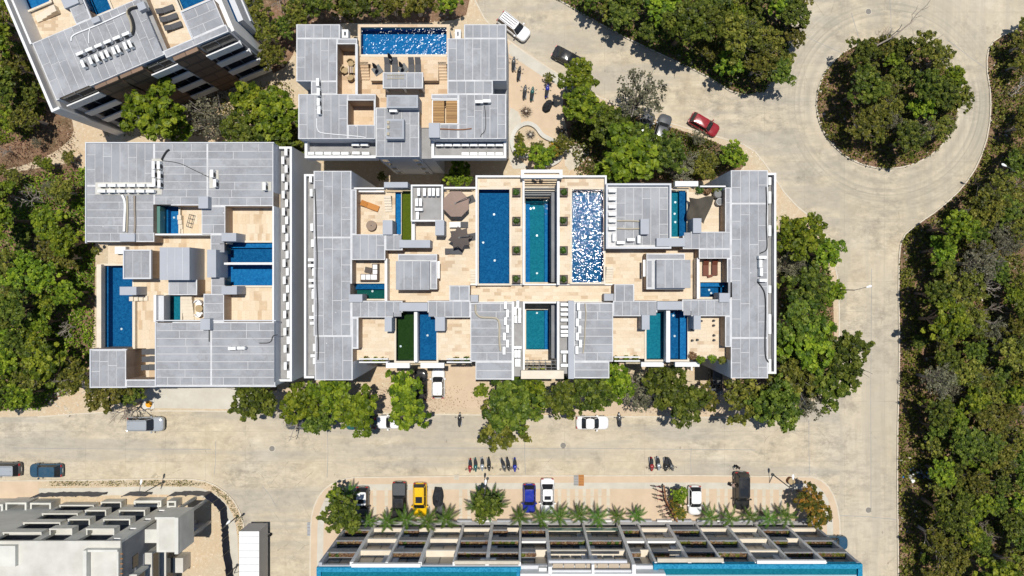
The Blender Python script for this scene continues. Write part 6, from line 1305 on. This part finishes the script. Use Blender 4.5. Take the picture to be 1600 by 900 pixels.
def tree(px, py, rpx, kind, label=None, group='trees', v=None, hs=1.0):
    """px, py, rpx: crown centre and radius in the photo"""
    v = RG.randrange(2 if kind == 'orange' else 4) if v is None else v; cm, tm, zc = PROTO[(kind, v)]
    s = rpx / 12.6 / 2.0; z = zc * s * hs; s = rpx * (HC - z) / FPX / 2.0; x, y, _ = W(px, py, z)
    if label is None and (px < -rpx * .35 or px > 1600 + rpx * .35 or py < -rpx * .35 or py > 900 + rpx * .35): return
    TREES.append((x, y, s, hs, kind, v, label, group, py))
def flush_trees():
    cnt = {}
    for x, y, s, hs, kind, v, label, group, py in sorted(TREES, key=lambda q: q[8]):
        cm, tm, zc = PROTO[(kind, v)]
        if label is None:
            i = cnt[(kind, group)] = cnt.get((kind, group), 0) + 1; word = 'bare grey-branched tree' if kind == 'bare' else SPEC[kind][9]; size = 'large ' if s > 1.25 else 'small ' if s < .8 else ''
            label = f'{size}{word} in {group}, {nth(i)} such from top'
        t = thing('bare_tree' if kind == 'bare' else 'tree', label, 'tree', (x, y, .1), RG.uniform(0, 6.28), group, (s, s, s * hs))
        link('branches' if kind == 'bare' else 'trunk', tm, t)
        if cm: link('crown', cm, t)
def nth(i):
    if i <= 28: return ORD[i - 1]
    tens = {2: 'twenty', 3: 'thirty', 4: 'forty', 5: 'fifty', 6: 'sixty', 7: 'seventy', 8: 'eighty', 9: 'ninety'}
    return (tens[i // 10][:-1] + 'ieth') if i % 10 == 0 else tens[i // 10] + '-' + ORD[i % 10 - 1]
def inside(p, poly):
    x, y = p; r = False; n = len(poly)
    for i in range(n):
        (x1, y1), (x2, y2) = poly[i], poly[i - 1]
        if (y1 > y) != (y2 > y) and x < (x2 - x1) * (y - y1) / (y2 - y1) + x1: r = not r
    return r
def scatter(poly, n, rng_r, weights, group, gap=.62, seed=1, box=(-60, 1660, -60, 960), avoid=()):
    rg = random.Random(seed); done = []; kinds = list(weights); w = list(weights.values()); tries = 0
    x0 = max(box[0], min(p[0] for p in poly)); x1 = min(box[1], max(p[0] for p in poly)); y0 = max(box[2], min(p[1] for p in poly)); y1 = min(box[3], max(p[1] for p in poly))
    while len(done) < n and tries < n * 250:
        tries += 1; p = (rg.uniform(x0, x1), rg.uniform(y0, y1)); r = rg.uniform(*rng_r)
        if not inside(p, poly) or any(math.hypot(p[0] - a, p[1] - b) < (r + c) * gap for a, b, c in done) or any(math.hypot(p[0] - a, p[1] - b) < c for a, b, c in avoid): continue
        k = rg.choices(kinds, w)[0]; s = r / 12.0 / 2; z = (PROTO[(k, 0)][2]) * s; f = HC / (HC - z)        # polygon is on the ground: push the crown outwards as the lens does
        cx_, cy_ = CX + (p[0] - CX) * f, CY + (p[1] - CY) * f
        if cx_ < -r * .4 or cx_ > 1600 + r * .4 or cy_ < -r * .4 or cy_ > 900 + r * .4: continue
        done.append((*p, r)); tree(cx_, cy_, r * f, k, None, group, hs=rg.uniform(.85, 1.15))
# right-hand woodland, verge, island, left woodland
scatter([(x + (26 if x < 1560 else 0), y) for x, y in P_EAST], 92, (19, 38), dict(olive=5, dark=3.2, bright=2.2, grey=1.0, bare=1.0), 'right-hand woodland', .54, 21)
scatter([(x + (6 if x < 1560 else 0), y) for x, y in P_EAST], 20, (9, 15), dict(olive=5, dark=2, bright=1, bare=2), 'right-hand woodland edge', .9, 22)
scatter([(x, y - 6) for x, y in P_NORTH], 30, (20, 40), dict(bright=3, dark=4, olive=2.2, grey=1, bare=1), 'upper verge', .56, 23)
scatter([(1384 + (x - 1386) * .80, 156 + (y - 162) * .76) for x, y in P_ISLE], 24, (18, 34), dict(olive=4, dark=4, bright=1.3, grey=1), 'roundabout island', .54, 24)
scatter([(-60, 310), (70, 290), (135, 300), (150, 420), (140, 540), (100, 580), (70, 632), (-60, 636)], 30, (20, 40), dict(bright=5, dark=2.5, olive=1.6, bare=.5), 'left woodland', .50, 25)
scatter([(-60, -60), (0, -60), (25, 40), (75, 150), (88, 190), (30, 205), (-60, 215)], 17, (20, 34), dict(bright=3, dark=3, olive=2), 'wood beside the turned building', .48, 26)
scatter([(-40, 225), (60, 215), (125, 230), (125, 300), (-40, 310)], 9, (10, 18), dict(olive=3, bright=2, grey=2, bare=1), 'clearing above the left woodland', .9, 28)
scatter([(395, -40), (735, -60), (735, 15), (705, 30), (560, 34), (455, 60), (440, 105), (412, 60)], 20, (20, 40), dict(dark=4, olive=3, bright=1, bare=.5), 'wood above the top building', .55, 27)
SP = [(905, 118, 30, 'bright', 'bright tree over the black sedan on the upper road'), (912, 165, 34, 'bright', 'bright tree at the right edge of the upper car park'), (955, 195, 34, 'dark', 'dark tree right of the upper car park trees'), (1000, 150, 44, 'grey', 'wispy grey tree leaning over the upper road'), (985, 248, 50, 'bright', 'broad bright tree above the glittering pool'), (950, 265, 26, 'bright', 'bright tree touching the pool deck parapet'), (1040, 240, 34, 'dark', 'dark tree over the two cars below the upper road'), (1062, 262, 30, 'grey', 'thin grey tree above the right terrace'), (1100, 258, 26, 'olive', 'olive tree above the torn shade net'), (1145, 243, 22, 'bright', 'small bright tree at the upper right building corner'), (1090, 215, 16, 'grey', 'thin tree beside the red car'), (1000, 215, 26, 'dark', 'dark tree over the left car of the shaded pair'),
      (238, 176, 50, 'bright', 'broad bright tree below the turned building'), (275, 195, 30, 'bright', 'bright tree right of the broad one below the turned building'), (330, 185, 36, 'grey', 'sparse grey tree below the turned building'), (395, 160, 36, 'bright', 'bright tree left of the top building'), (435, 178, 40, 'bright', 'bright tree against the left wing of the top building'), (375, 205, 34, 'dark', 'dark tree above the left building roof edge'), (425, 212, 34, 'dark', 'dark tree in the gap above the left building'), (462, 215, 22, 'olive', 'olive tree at the left ledge of the top building'), (465, 245, 20, 'dark', 'dark tree squeezed between the left and top buildings'),
      (718, 272, 23, 'bright', 'bright round tree between the top and middle buildings'), (597, 276, 9, 'olive', 'small yellow-green tree in the dark gap between buildings'), (695, 283, 8, 'grey', 'small grey shrub in the dark gap between buildings'),
      (396, 622, 38, 'dark', 'dark tree below the lower right corner of the left building'), (470, 630, 34, 'bright', 'bright tree below the gap between the buildings'), (520, 612, 36, 'bright', 'bright tree below the left end of the middle building'), (556, 640, 38, 'bright', 'bright tree over the teal car'), (500, 650, 30, 'dark', 'dark tree right of the bare street tree'), (632, 606, 30, 'bright', 'bright tree over the dark driveway car'), (640, 643, 32, 'bright', 'bright tree over the white sedan left of the driveway'), (752, 610, 14, 'bright', 'small bright tree right of the empty driveway'), (800, 632, 48, 'dark', 'big dark tree below the light well'), (786, 668, 40, 'olive', 'olive tree overhanging the street below the light well'), (830, 612, 34, 'bright', 'bright tree at the foot of the light well'), (880, 622, 34, 'dark', 'dark tree over the left of the right-hand white sedan'), (925, 612, 36, 'dark', 'dark tree behind the right-hand white sedan'), (962, 598, 32, 'bright', 'bright tree below the right roof edge'), (1000, 612, 34, 'grey', 'thin grey tree below the right terraces'), (1040, 600, 38, 'dark', 'dark tree below the paired right pools'), (1072, 630, 36, 'dark', 'dark tree reaching the street below the paired right pools'), (1100, 622, 24, 'olive', 'olive tree left of the right driveway car'), (1168, 622, 42, 'olive', 'large olive tree at the lower right building corner'), (1215, 632, 42, 'dark', 'dark tree at the street corner lower right'),
      (1250, 368, 40, 'bright', 'bright tree right of the upper right channel'), (1290, 395, 28, 'bright', 'bright tree reaching the right-hand road'), (1238, 415, 30, 'grey', 'sparse grey tree right of the middle building'), (1262, 452, 38, 'dark', 'dark tree around the right-hand street lamp'), (1300, 455, 22, 'bright', 'bright tree beside the right-hand street lamp'), (1250, 505, 44, 'dark', 'dark tree right of the lower right channel'), (1268, 540, 44, 'bright', 'bright tree in the clump at the right corner'), (1318, 555, 44, 'dark', 'dark tree bulging over the right-hand road'), (1245, 585, 44, 'olive', 'olive tree in the clump at the right corner'), (1300, 598, 38, 'dark', 'dark tree at the lower edge of the right clump'), (1262, 622, 34, 'grey', 'sparse grey tree at the right street corner'), (1235, 545, 34, 'dark', 'dark tree against the lower right building corner'),
      (535, 802, 34, 'dark', 'round dark tree at the left end of the lower car park'), (525, 772, 16, 'bright', 'small bright tree above the round dark one in the car park'), (1262, 778, 24, 'orange', 'orange-leaved shrub at the right end of the lower car park'), (1276, 802, 24, 'orange', 'orange and green shrub at the right corner of the bottom building'), (760, 789, 25, 'dark', 'rounded dark bush under the car park palm clump'), (1062, 772, 15, 'bright', 'bright shrub beside the bicycle rack'), (1062, 800, 14, 'orange', 'brownish shrub below the bicycle rack'), (1054, 785, 11, 'orange', 'small reddish shrub at the bicycle rack'),
      (165, 612, 34, 'olive', 'olive tree under the lower left corner of the left building'), (120, 590, 30, 'olive', 'olive tree left of the lower left building'), (205, 612, 22, 'dark', 'dark tree over the crouching person'), (1142, 548, 12, 'orange', 'terrace shrub at the lower right terrace'), (814, 234, 15, 'bright', 'small bright tree in the curved garden bed'), (840, 232, 14, 'olive', 'olive bush in the middle of the curved garden bed'), (812, 215, 9, 'olive', 'low bush at the left side of the curved garden bed'), (860, 240, 12, 'orange', 'orange bush inside the right loop of the garden bed'), (858, 122, 10, 'olive', 'small bush at the upper car park corner'), (846, 246, 22, 'bright', 'bright garden tree above the bridge roof'), (868, 235, 16, 'orange', 'reddish plant outside the curved bed'), (880, 225, 18, 'olive', 'olive bush right of the curved bed')]
for x, y, r, k, lab in SP: tree(x, y, r * (1.13 if r > 20 else 1.0), k, lab, 'street and garden trees')
for x, y, r, lab in ((455, 660, 34, 'bare tree over the grey car left of centre'), (185, 640, 36, 'bare tree beside the orange lid'), (1390, 70, 30, 'bare tree sprouting from the top of the island'), (1195, 655, 18, 'bare twiggy tree at the right end of the long street'), (330, 205, 24, 'bare tree between the turned and left buildings'), (980, 625, 22, 'bare tree below the right half of the middle building'), (1245, 425, 26, 'bare tree right of the middle building channel'), (590, 15, 22, 'bare tree above the wide top pool')):
    tree(x, y, r, 'bare', lab, 'bare street trees')
flush_trees()
# the long fallen branch over the roundabout road
fbh = MB(); o = W(1378, 80, 4)
q = [(1352, 82), (1372, 70), (1395, 58), (1412, 44), (1422, 36), (1432, 22), (1448, 8), (1453, 0)]
fbh.tube([(*[a - b for a, b in zip(W(x, y, 4.5 + i * .15)[:2], o[:2])], 4.5 + i * .15) for i, (x, y) in enumerate(q)], [.11 - i * .011 for i in range(len(q))], 6)
for st, en in (((1372, 70), (1356, 66)), ((1412, 44), (1430, 30)), ((1422, 36), (1424, 22)), ((1430, 28), (1440, 24)), ((1424, 24), (1434, 8)), ((1395, 58), (1380, 48)), ((1440, 16), (1452, 10)), ((1385, 62), (1388, 45))):
    a = W(*st, 5); b = W(*en, 5.2); fbh.tube([(a[0] - o[0], a[1] - o[1], 5), ((a[0] + b[0]) / 2 - o[0] + .1, (a[1] + b[1]) / 2 - o[1], 5.2), (b[0] - o[0], b[1] - o[1], 5.2)], [.05, .035, .015], 5)
fbh.tube([(-.6, -1.0, -.1), (-.7, -.6, 2.2), (*[a - b for a, b in zip(W(1352, 82, 4.5)[:2], o[:2])], 4.5)], [.16, .14, .11], 6)
bo = fbh.build('leaning_dead_tree', 'dead_wood'); bo.location = (o[0], o[1], .1); tag(bo, 'long dead tree leaning out of the island over the upper road', 'tree')
# palms ------------------------------------------------------------
PALM = []
for v in range(3):
    g = np.random.default_rng(70 + v); Vv, Tt = [], []; ph = g.uniform(0, 6.28); nf = 9
    for f in range(nf):
        a = ph + f * 2.39996; up = .62 - .05 * f + g.uniform(-.08, .08); Ln = g.uniform(1.05, 1.3); pos = np.array([0, 0, 0.0]); d = np.array([math.cos(a), math.sin(a)])
        pts = []
        for k in range(13):
            t = k / 12; pts.append(np.array([d[0] * Ln * t, d[1] * Ln * t, up * Ln * t - .75 * Ln * t * t]))
        for k in range(1, 13):
            p0, p1 = pts[k - 1], pts[k]; sd = np.array([-d[1], d[0], 0]); ll = .17 * math.sin(math.pi * (.15 + .8 * k / 12)) + .03; fw = (p1 - p0) * 1.6
            for s in (-1, 1):
                tip = p0 + sd * s * ll + fw + np.array([0, 0, -.10 * ll / .3]); Vv += [p0, p1, tip + (p1 - p0) * .35, tip]; Tt.append(np.clip(g.normal(.45, .2) + .15 * (s > 0), 0, 1))
    crown = raw_mesh('palm_crown', np.array(Vv), np.arange(len(Vv)), 4, Tt, 'leaf_palm'); tk = MB().tube([(0, 0, -1.9), (.03, 0, -1.2), (0, .02, -.5), (0, 0, .05)], [.14, .11, .10, .07], 8).mesh('palm_trunk', 'bark'); PALM.append((crown, tk))
pl = [(575, 814), (605, 816), (635, 812), (667, 815), (697, 812), (742, 790), (762, 800), (778, 788), (750, 776), (770, 777), (812, 809), (846, 810), (874, 807), (905, 806), (935, 808), (966, 807), (996, 806), (1110, 808), (1141, 810), (1172, 807), (1201, 810), (1230, 808), (545, 770)]
for i, (x, y) in enumerate(pl):
    clu = 5 <= i <= 9; s = RG.uniform(.98, 1.45) if not clu else RG.uniform(1.15, 1.35); z = 1.95 * s + .15; q = W(x, y, z)
    k = i + 1 if i < 5 else (i - 4 if clu else (i - 9 if i < 22 else 1)); grp = 'left row of the lower car park' if i < 5 else 'clump under the car park lamp' if clu else 'middle and right rows of the lower car park'
    t = thing('palm', f'short palm, {ORD[k - 1]} from left in the {grp}' if i < 22 else 'lone small palm at the left kerb of the lower car park', 'palm', (q[0], q[1], z), RG.uniform(0, 6.28), 'palms of the lower car park', (s,) * 3); t.rotation_euler = (R_(RG.uniform(-9, 9)), R_(RG.uniform(-9, 9)), t.rotation_euler[2]); link('trunk', PALM[i % 3][1], t); link('crown', PALM[i % 3][0], t)
# pot plants, deck planters, balcony plants --------------------------
def tuft(seed, n, r, h, leaf, mat, name='plant'):
    g = np.random.default_rng(seed); d = g.normal(size=(n, 3)); d /= np.linalg.norm(d, axis=1, keepdims=True); d[:, 2] = np.abs(d[:, 2]); P = d * np.array([r, r, h]) * g.uniform(.35, 1, n)[:, None]
    return quad_mesh(name, P, d + np.array([0, 0, .6]), g.uniform(*leaf, n), np.clip(g.normal(.45, .25, n), 0, 1), mat, 2.2)
TU = {m: [tuft(900 + i + 10 * k, 110, .42, .55, (.10, .22), m) for i in range(2)] for k, m in enumerate(('leaf_palm', 'leaf_dry', 'leaf_olive', 'leaf_bright'))}
i = 0
for col, (x, side) in enumerate(((807, 'left'), (881, 'right'))):
    for k, y in enumerate((300, 345, 391, 436)):
        q = W(x, y, 12.6); t = thing('deck_planter', f'dark square planter, {ORD[k]} from the top beside the {side} centre pool', 'planter', (q[0], q[1], 12), 0, 'square planters on the pool deck'); mb = MB(); w = .46
        mb.box(-w, -w, 0, w, -w + .07, .62).box(-w, w - .07, 0, w, w, .62).box(-w, -w + .072, 0, -w + .07, w - .072, .62).box(w - .07, -w + .072, 0, w, w - .072, .62).build('box', 'dark_wood', t); MB().box(-w + .071, -w + .071, .0, w - .071, w - .071, .52).build('soil', 'dark_rock', t)
        p = link('plant', TU['leaf_palm'][k % 2], t, (RG.uniform(-.08, .08), RG.uniform(-.08, .08), .52), RG.uniform(0, 6)); i += 1
BP = []
for (xa, xb, y, z) in PLANTERS:
    n = max(2, int((xb - xa) / .42))
    for k in range(n): BP.append((xa + (k + .5) * (xb - xa) / n + RG.uniform(-.1, .1), y + RG.uniform(-.1, .1), z, RG.choices(('leaf_dry', 'leaf_olive', 'leaf_palm'), (6, 2.2, .6))[0]))
for j, (x, y, z, m) in enumerate(BP): link('balcony_plant', TU[m][j % 2], E, (x - EO[0], y - EO[1], z - .05), RG.uniform(0, 6), (.75, .75, .6))
for x, y, z, m, lab in ((572, 561.5, 11.3, 'leaf_olive', 'left plant in the front planter of the left lower terrace'), (587, 563, 11.3, 'leaf_bright', 'middle plant in the front planter of the left lower terrace'), (598, 563, 11.3, 'leaf_olive', 'right plant in the front planter of the left lower terrace'), (713, 562, 11.3, 'leaf_olive', 'left plant in the planter above the empty driveway'), (729, 561, 11.3, 'leaf_palm', 'right plant in the planter above the empty driveway'), (963, 561, 11.3, 'leaf_olive', 'left plant in the planter below the teal pool terrace'), (978, 560, 11.3, 'leaf_bright', 'middle plant in the planter below the teal pool terrace'), (993, 560, 11.3, 'leaf_olive', 'right plant in the planter below the teal pool terrace'),
                        (1093, 297, 11.4, 'leaf_palm', 'left bush along the top right terrace wall'), (1105, 298, 11.4, 'leaf_dry', 'middle bush along the top right terrace wall'), (1118, 297, 11.4, 'leaf_olive', 'right bush along the top right terrace wall'), (1126, 297, 11.4, 'leaf_palm', 'end bush along the top right terrace wall'), (1095, 562, 11.3, 'leaf_bright', 'large green bush spilling over the lower right terrace'), (1082, 556, 11.3, 'leaf_dry', 'brown bush on the lower right terrace'), (1113, 560, 11.3, 'leaf_bright', 'green bush right of the brown one on the lower right terrace'), (1128, 563, 11.2, 'leaf_olive', 'corner bush of the lower right terrace'), (867, 308, 7.5, 'leaf_bright', 'upper climbing plant in the light well'), (867, 340, 7.5, 'leaf_bright', 'lower climbing plant in the light well'), (866, 520, 7.5, 'leaf_bright', 'upper climber in the lower light well'), (866, 545, 7.5, 'leaf_olive', 'lower climber in the lower light well'), (150, 392, 11.2, 'leaf_olive', 'yellow-green bush at the left edge of the left building')):
    q = W(x, y, z); t = thing('shrub', lab, 'shrub', (q[0], q[1], z - .3), RG.uniform(0, 6), 'terrace plants', (1.25,) * 3 if 'large' in lab or 'bush' in lab else (.95,) * 3); link('foliage', TU[m][0], t, (0, 0, .15)); MB().cyl(0, 0, -.1, .3, .03, 5).build('stem', 'bark', t)
# curved garden bed with spiky rosettes
gw = thing('garden_wall', 'white curved seat wall around the garden bed', 'wall', (*W(836, 222)[:2], .12)); g0 = W(836, 222); pth = chaikin([(829, 244), (812, 244), (802, 236), (799, 218), (806, 200), (823, 191), (838, 197), (847, 212), (864, 219), (876, 231), (877, 248), (861, 258), (848, 258)], 2, False); pp_ = [(a[0] - g0[0], a[1] - g0[1]) for a in wpts(pth, .5)]; mb = MB()
lf, rt = [], []
for i, p in enumerate(pp_):
    a = Vector(pp_[max(0, i - 1)]); b = Vector(pp_[min(len(pp_) - 1, i + 1)]); d = (b - a).normalized(); n = Vector((-d.y, d.x)) * .26; lf.append((p[0] + n.x, p[1] + n.y)); rt.append((p[0] - n.x, p[1] - n.y))
mb.loft([[(*a, 0), (*b, 0), (*b, .5), (*a, .5)] for a, b in zip(lf, rt)]); mb.build('seat_wall', 'pale_concrete', gw)
structure('garden_soil', MB().prism(ccw(wpts([(804, 236), (802, 218), (808, 202), (823, 194), (836, 200), (845, 215), (862, 223), (873, 233), (874, 247), (858, 255), (830, 250)], 0)), .1, .2), 'sandy_soil')
def rosette(px, py, r, label, n=26, mat='dark_wood', seed=1):
    q = W(px, py, .6); t = thing('spiky_rosette', label, 'plant', (q[0], q[1], .15), 0, 'spiky garden rosettes'); rg = random.Random(seed); mb = MB()
    for i in range(n):
        a = 2 * math.pi * i / n + rg.uniform(-.06, .06); l = r * rg.uniform(.8, 1.05); c, s = math.cos(a), math.sin(a); w = .035
        mb.add([(.15 * c - w * s, .15 * s + w * c, .35), (.15 * c + w * s, .15 * s - w * c, .35), (l * .6 * c, l * .6 * s, .62), (l * c, l * s, .5)], [(0, 1, 2), (0, 2, 3), (1, 3, 2)])
    mb.build('spikes', mat, t); MB().ico((0, 0, .4), .2, seed).build('heart', 'limestone', t)
    for i in range(11): a = 2 * math.pi * i / 11; MB().ico((r * .62 * math.cos(a), r * .62 * math.sin(a), .05), .1, i, 1, (1, 1, .6)).build('stone', 'dark_rock' if i % 2 else 'limestone', t)
rosette(822, 174, .98, 'spiky dark rosette ringed with stones in the upper car park', seed=2); rosette(829, 210, .82, 'purple spiky rosette inside the curved garden bed', 22, 'grey_fabric', 3); rosette(878, 205, .9, 'spiky rosette in the shade right of the curved bed', 20, 'dark_wood', 4)
# undergrowth, litter and stones: uncountable ground cover ------------
def cover_points(poly, n, seed, box=(-40, 1640, -40, 940)):
    g = np.random.default_rng(seed); P = []; x0 = max(box[0], min(p[0] for p in poly)); x1 = min(box[1], max(p[0] for p in poly)); y0 = max(box[2], min(p[1] for p in poly)); y1 = min(box[3], max(p[1] for p in poly))
    while len(P) < n:
        c = (g.uniform(x0, x1), g.uniform(y0, y1))
        if inside(c, poly):
            w = W(*c)
            for _ in range(14):
                q = (w[0] + g.normal(0, .45), w[1] + g.normal(0, .45), .14 + abs(g.normal(0, .28)))
                if inside((CX + q[0] * 12, CY - q[1] * 12), poly): P.append(q)
    return np.array(P[:n])
def ground_cover(name, label, poly, n, seed, mat, leaf=(.10, .24)):
    P = cover_points(poly, n, seed); g = np.random.default_rng(seed); N = g.normal(size=(n, 3)) * .6 + np.array([0, 0, 1]); o = link(name, quad_mesh(name, P, N, g.uniform(*leaf, n), np.clip(g.normal(.45, .3, n), 0, 1), mat)); return tag(o, label, 'undergrowth', kind='stuff')
LEFTW = [(-60, 310), (70, 268), (150, 260), (150, 560), (110, 610), (70, 640), (-60, 640)]
ground_cover('undergrowth', 'low green undergrowth of the right-hand woodland', P_EAST, 46000, 1, 'leaf_olive', (.14, .34)); ground_cover('leaf_litter', 'dry brown litter of the right-hand woodland', P_EAST, 9000, 2, 'leaf_dry', (.08, .2))
ground_cover('undergrowth', 'low undergrowth of the upper verge', P_NORTH, 14000, 3, 'leaf_dark', (.14, .32)); ground_cover('leaf_litter', 'dry litter of the upper verge', P_NORTH, 3000, 4, 'leaf_dry', (.08, .2))
ground_cover('undergrowth', 'low undergrowth of the roundabout island', P_ISLE, 8000, 5, 'leaf_olive', (.14, .32)); ground_cover('leaf_litter', 'dry litter of the roundabout island', P_ISLE, 2200, 6, 'leaf_dry', (.08, .2))
ground_cover('undergrowth', 'low undergrowth of the left woodland', LEFTW, 22000, 7, 'leaf_bright', (.14, .32)); ground_cover('leaf_litter', 'dry litter between the left buildings', [(-20, 190), (110, 190), (130, 225), (130, 300), (-20, 320)], 2500, 8, 'leaf_dry', (.08, .2))
ground_cover('undergrowth', 'low undergrowth below the upper road', [(880, 135), (960, 172), (1130, 226), (1165, 255), (1100, 282), (900, 282)], 9000, 9, 'leaf_dark', (.14, .3)); ground_cover('leaf_litter', 'dry litter below the upper road', [(880, 135), (960, 172), (1130, 226), (1165, 255), (1100, 282), (900, 282)], 2500, 10, 'leaf_dry', (.08, .2))
ground_cover('undergrowth', 'low undergrowth right of the middle building', [(1218, 335), (1270, 370), (1298, 430), (1300, 560), (1270, 612), (1200, 635), (1215, 590)], 9000, 11, 'leaf_dark', (.14, .3)); ground_cover('undergrowth', 'green undergrowth left of the turned building', [(-40, -40), (0, -40), (25, 40), (80, 160), (60, 215), (-40, 235)], 7000, 16, 'leaf_bright', (.14, .32)); ground_cover('weeds', 'weeds along the kerb of the building site', [(80, 751), (290, 749), (330, 754), (362, 776), (380, 808), (384, 850), (376, 850), (372, 812), (355, 782), (326, 758), (80, 758)], 1400, 12, 'leaf_olive', (.06, .15))
ground_cover('leaf_litter', 'dry litter along the long street verge', [(430, 600), (1190, 600), (1190, 646), (430, 642)], 2600, 13, 'leaf_dry', (.06, .14)); ground_cover('undergrowth', 'undergrowth below the turned building', [(150, 215), (460, 215), (460, 130), (390, 130), (250, 160)], 3500, 14, 'leaf_olive'); ground_cover('leaf_litter', 'dry litter below the turned building', [(120, 190), (460, 215), (460, 130), (390, 130), (120, 170)], 2500, 15, 'leaf_dry', (.08, .2))
# loose stones, counted as one scatter
sm = MB(); g = random.Random(9)
for poly, n in ((P_EAST, 260), (P_NORTH, 70), (P_ISLE, 80), ([(60, 560), (120, 560), (130, 650), (60, 650)], 60), ([(380, 140), (460, 130), (460, 215), (330, 215)], 70), ([(885, 135), (1165, 255), (900, 280)], 70), ([(1218, 335), (1300, 430), (1300, 560), (1200, 635)], 50)):
    k = 0
    while k < n:
        c = (g.uniform(max(-10, min(p[0] for p in poly)), min(1610, max(p[0] for p in poly))), g.uniform(max(-10, min(p[1] for p in poly)), min(910, max(p[1] for p in poly))))
        if inside(c, poly): w = W(*c); sm.ico((w[0], w[1], .14), g.uniform(.06, .26), g.randrange(999), 1, (1, g.uniform(.6, 1), .6)); k += 1
tag(sm.build('loose_stones', 'limestone'), 'scattered pale stones on the woodland floors', 'stones', kind='stuff')
# rubbish heap at the woodland edge
hp = thing('rubbish_heap', 'heap of blue and white rubbish bags at the right road edge', 'rubbish', (*W(1432, 740)[:2], .12)); g = random.Random(4)
for i in range(26): MB().ico((g.gauss(0, .9), g.gauss(0, .45), .12), g.uniform(.12, .3), i, 1, (1.2, 1, .6), .35).build('bag' if i % 3 else 'scrap', ('white_fabric', 'blue_tarp', 'grey_metal', 'black_fabric', 'cable_tan')[i % 5], hp)
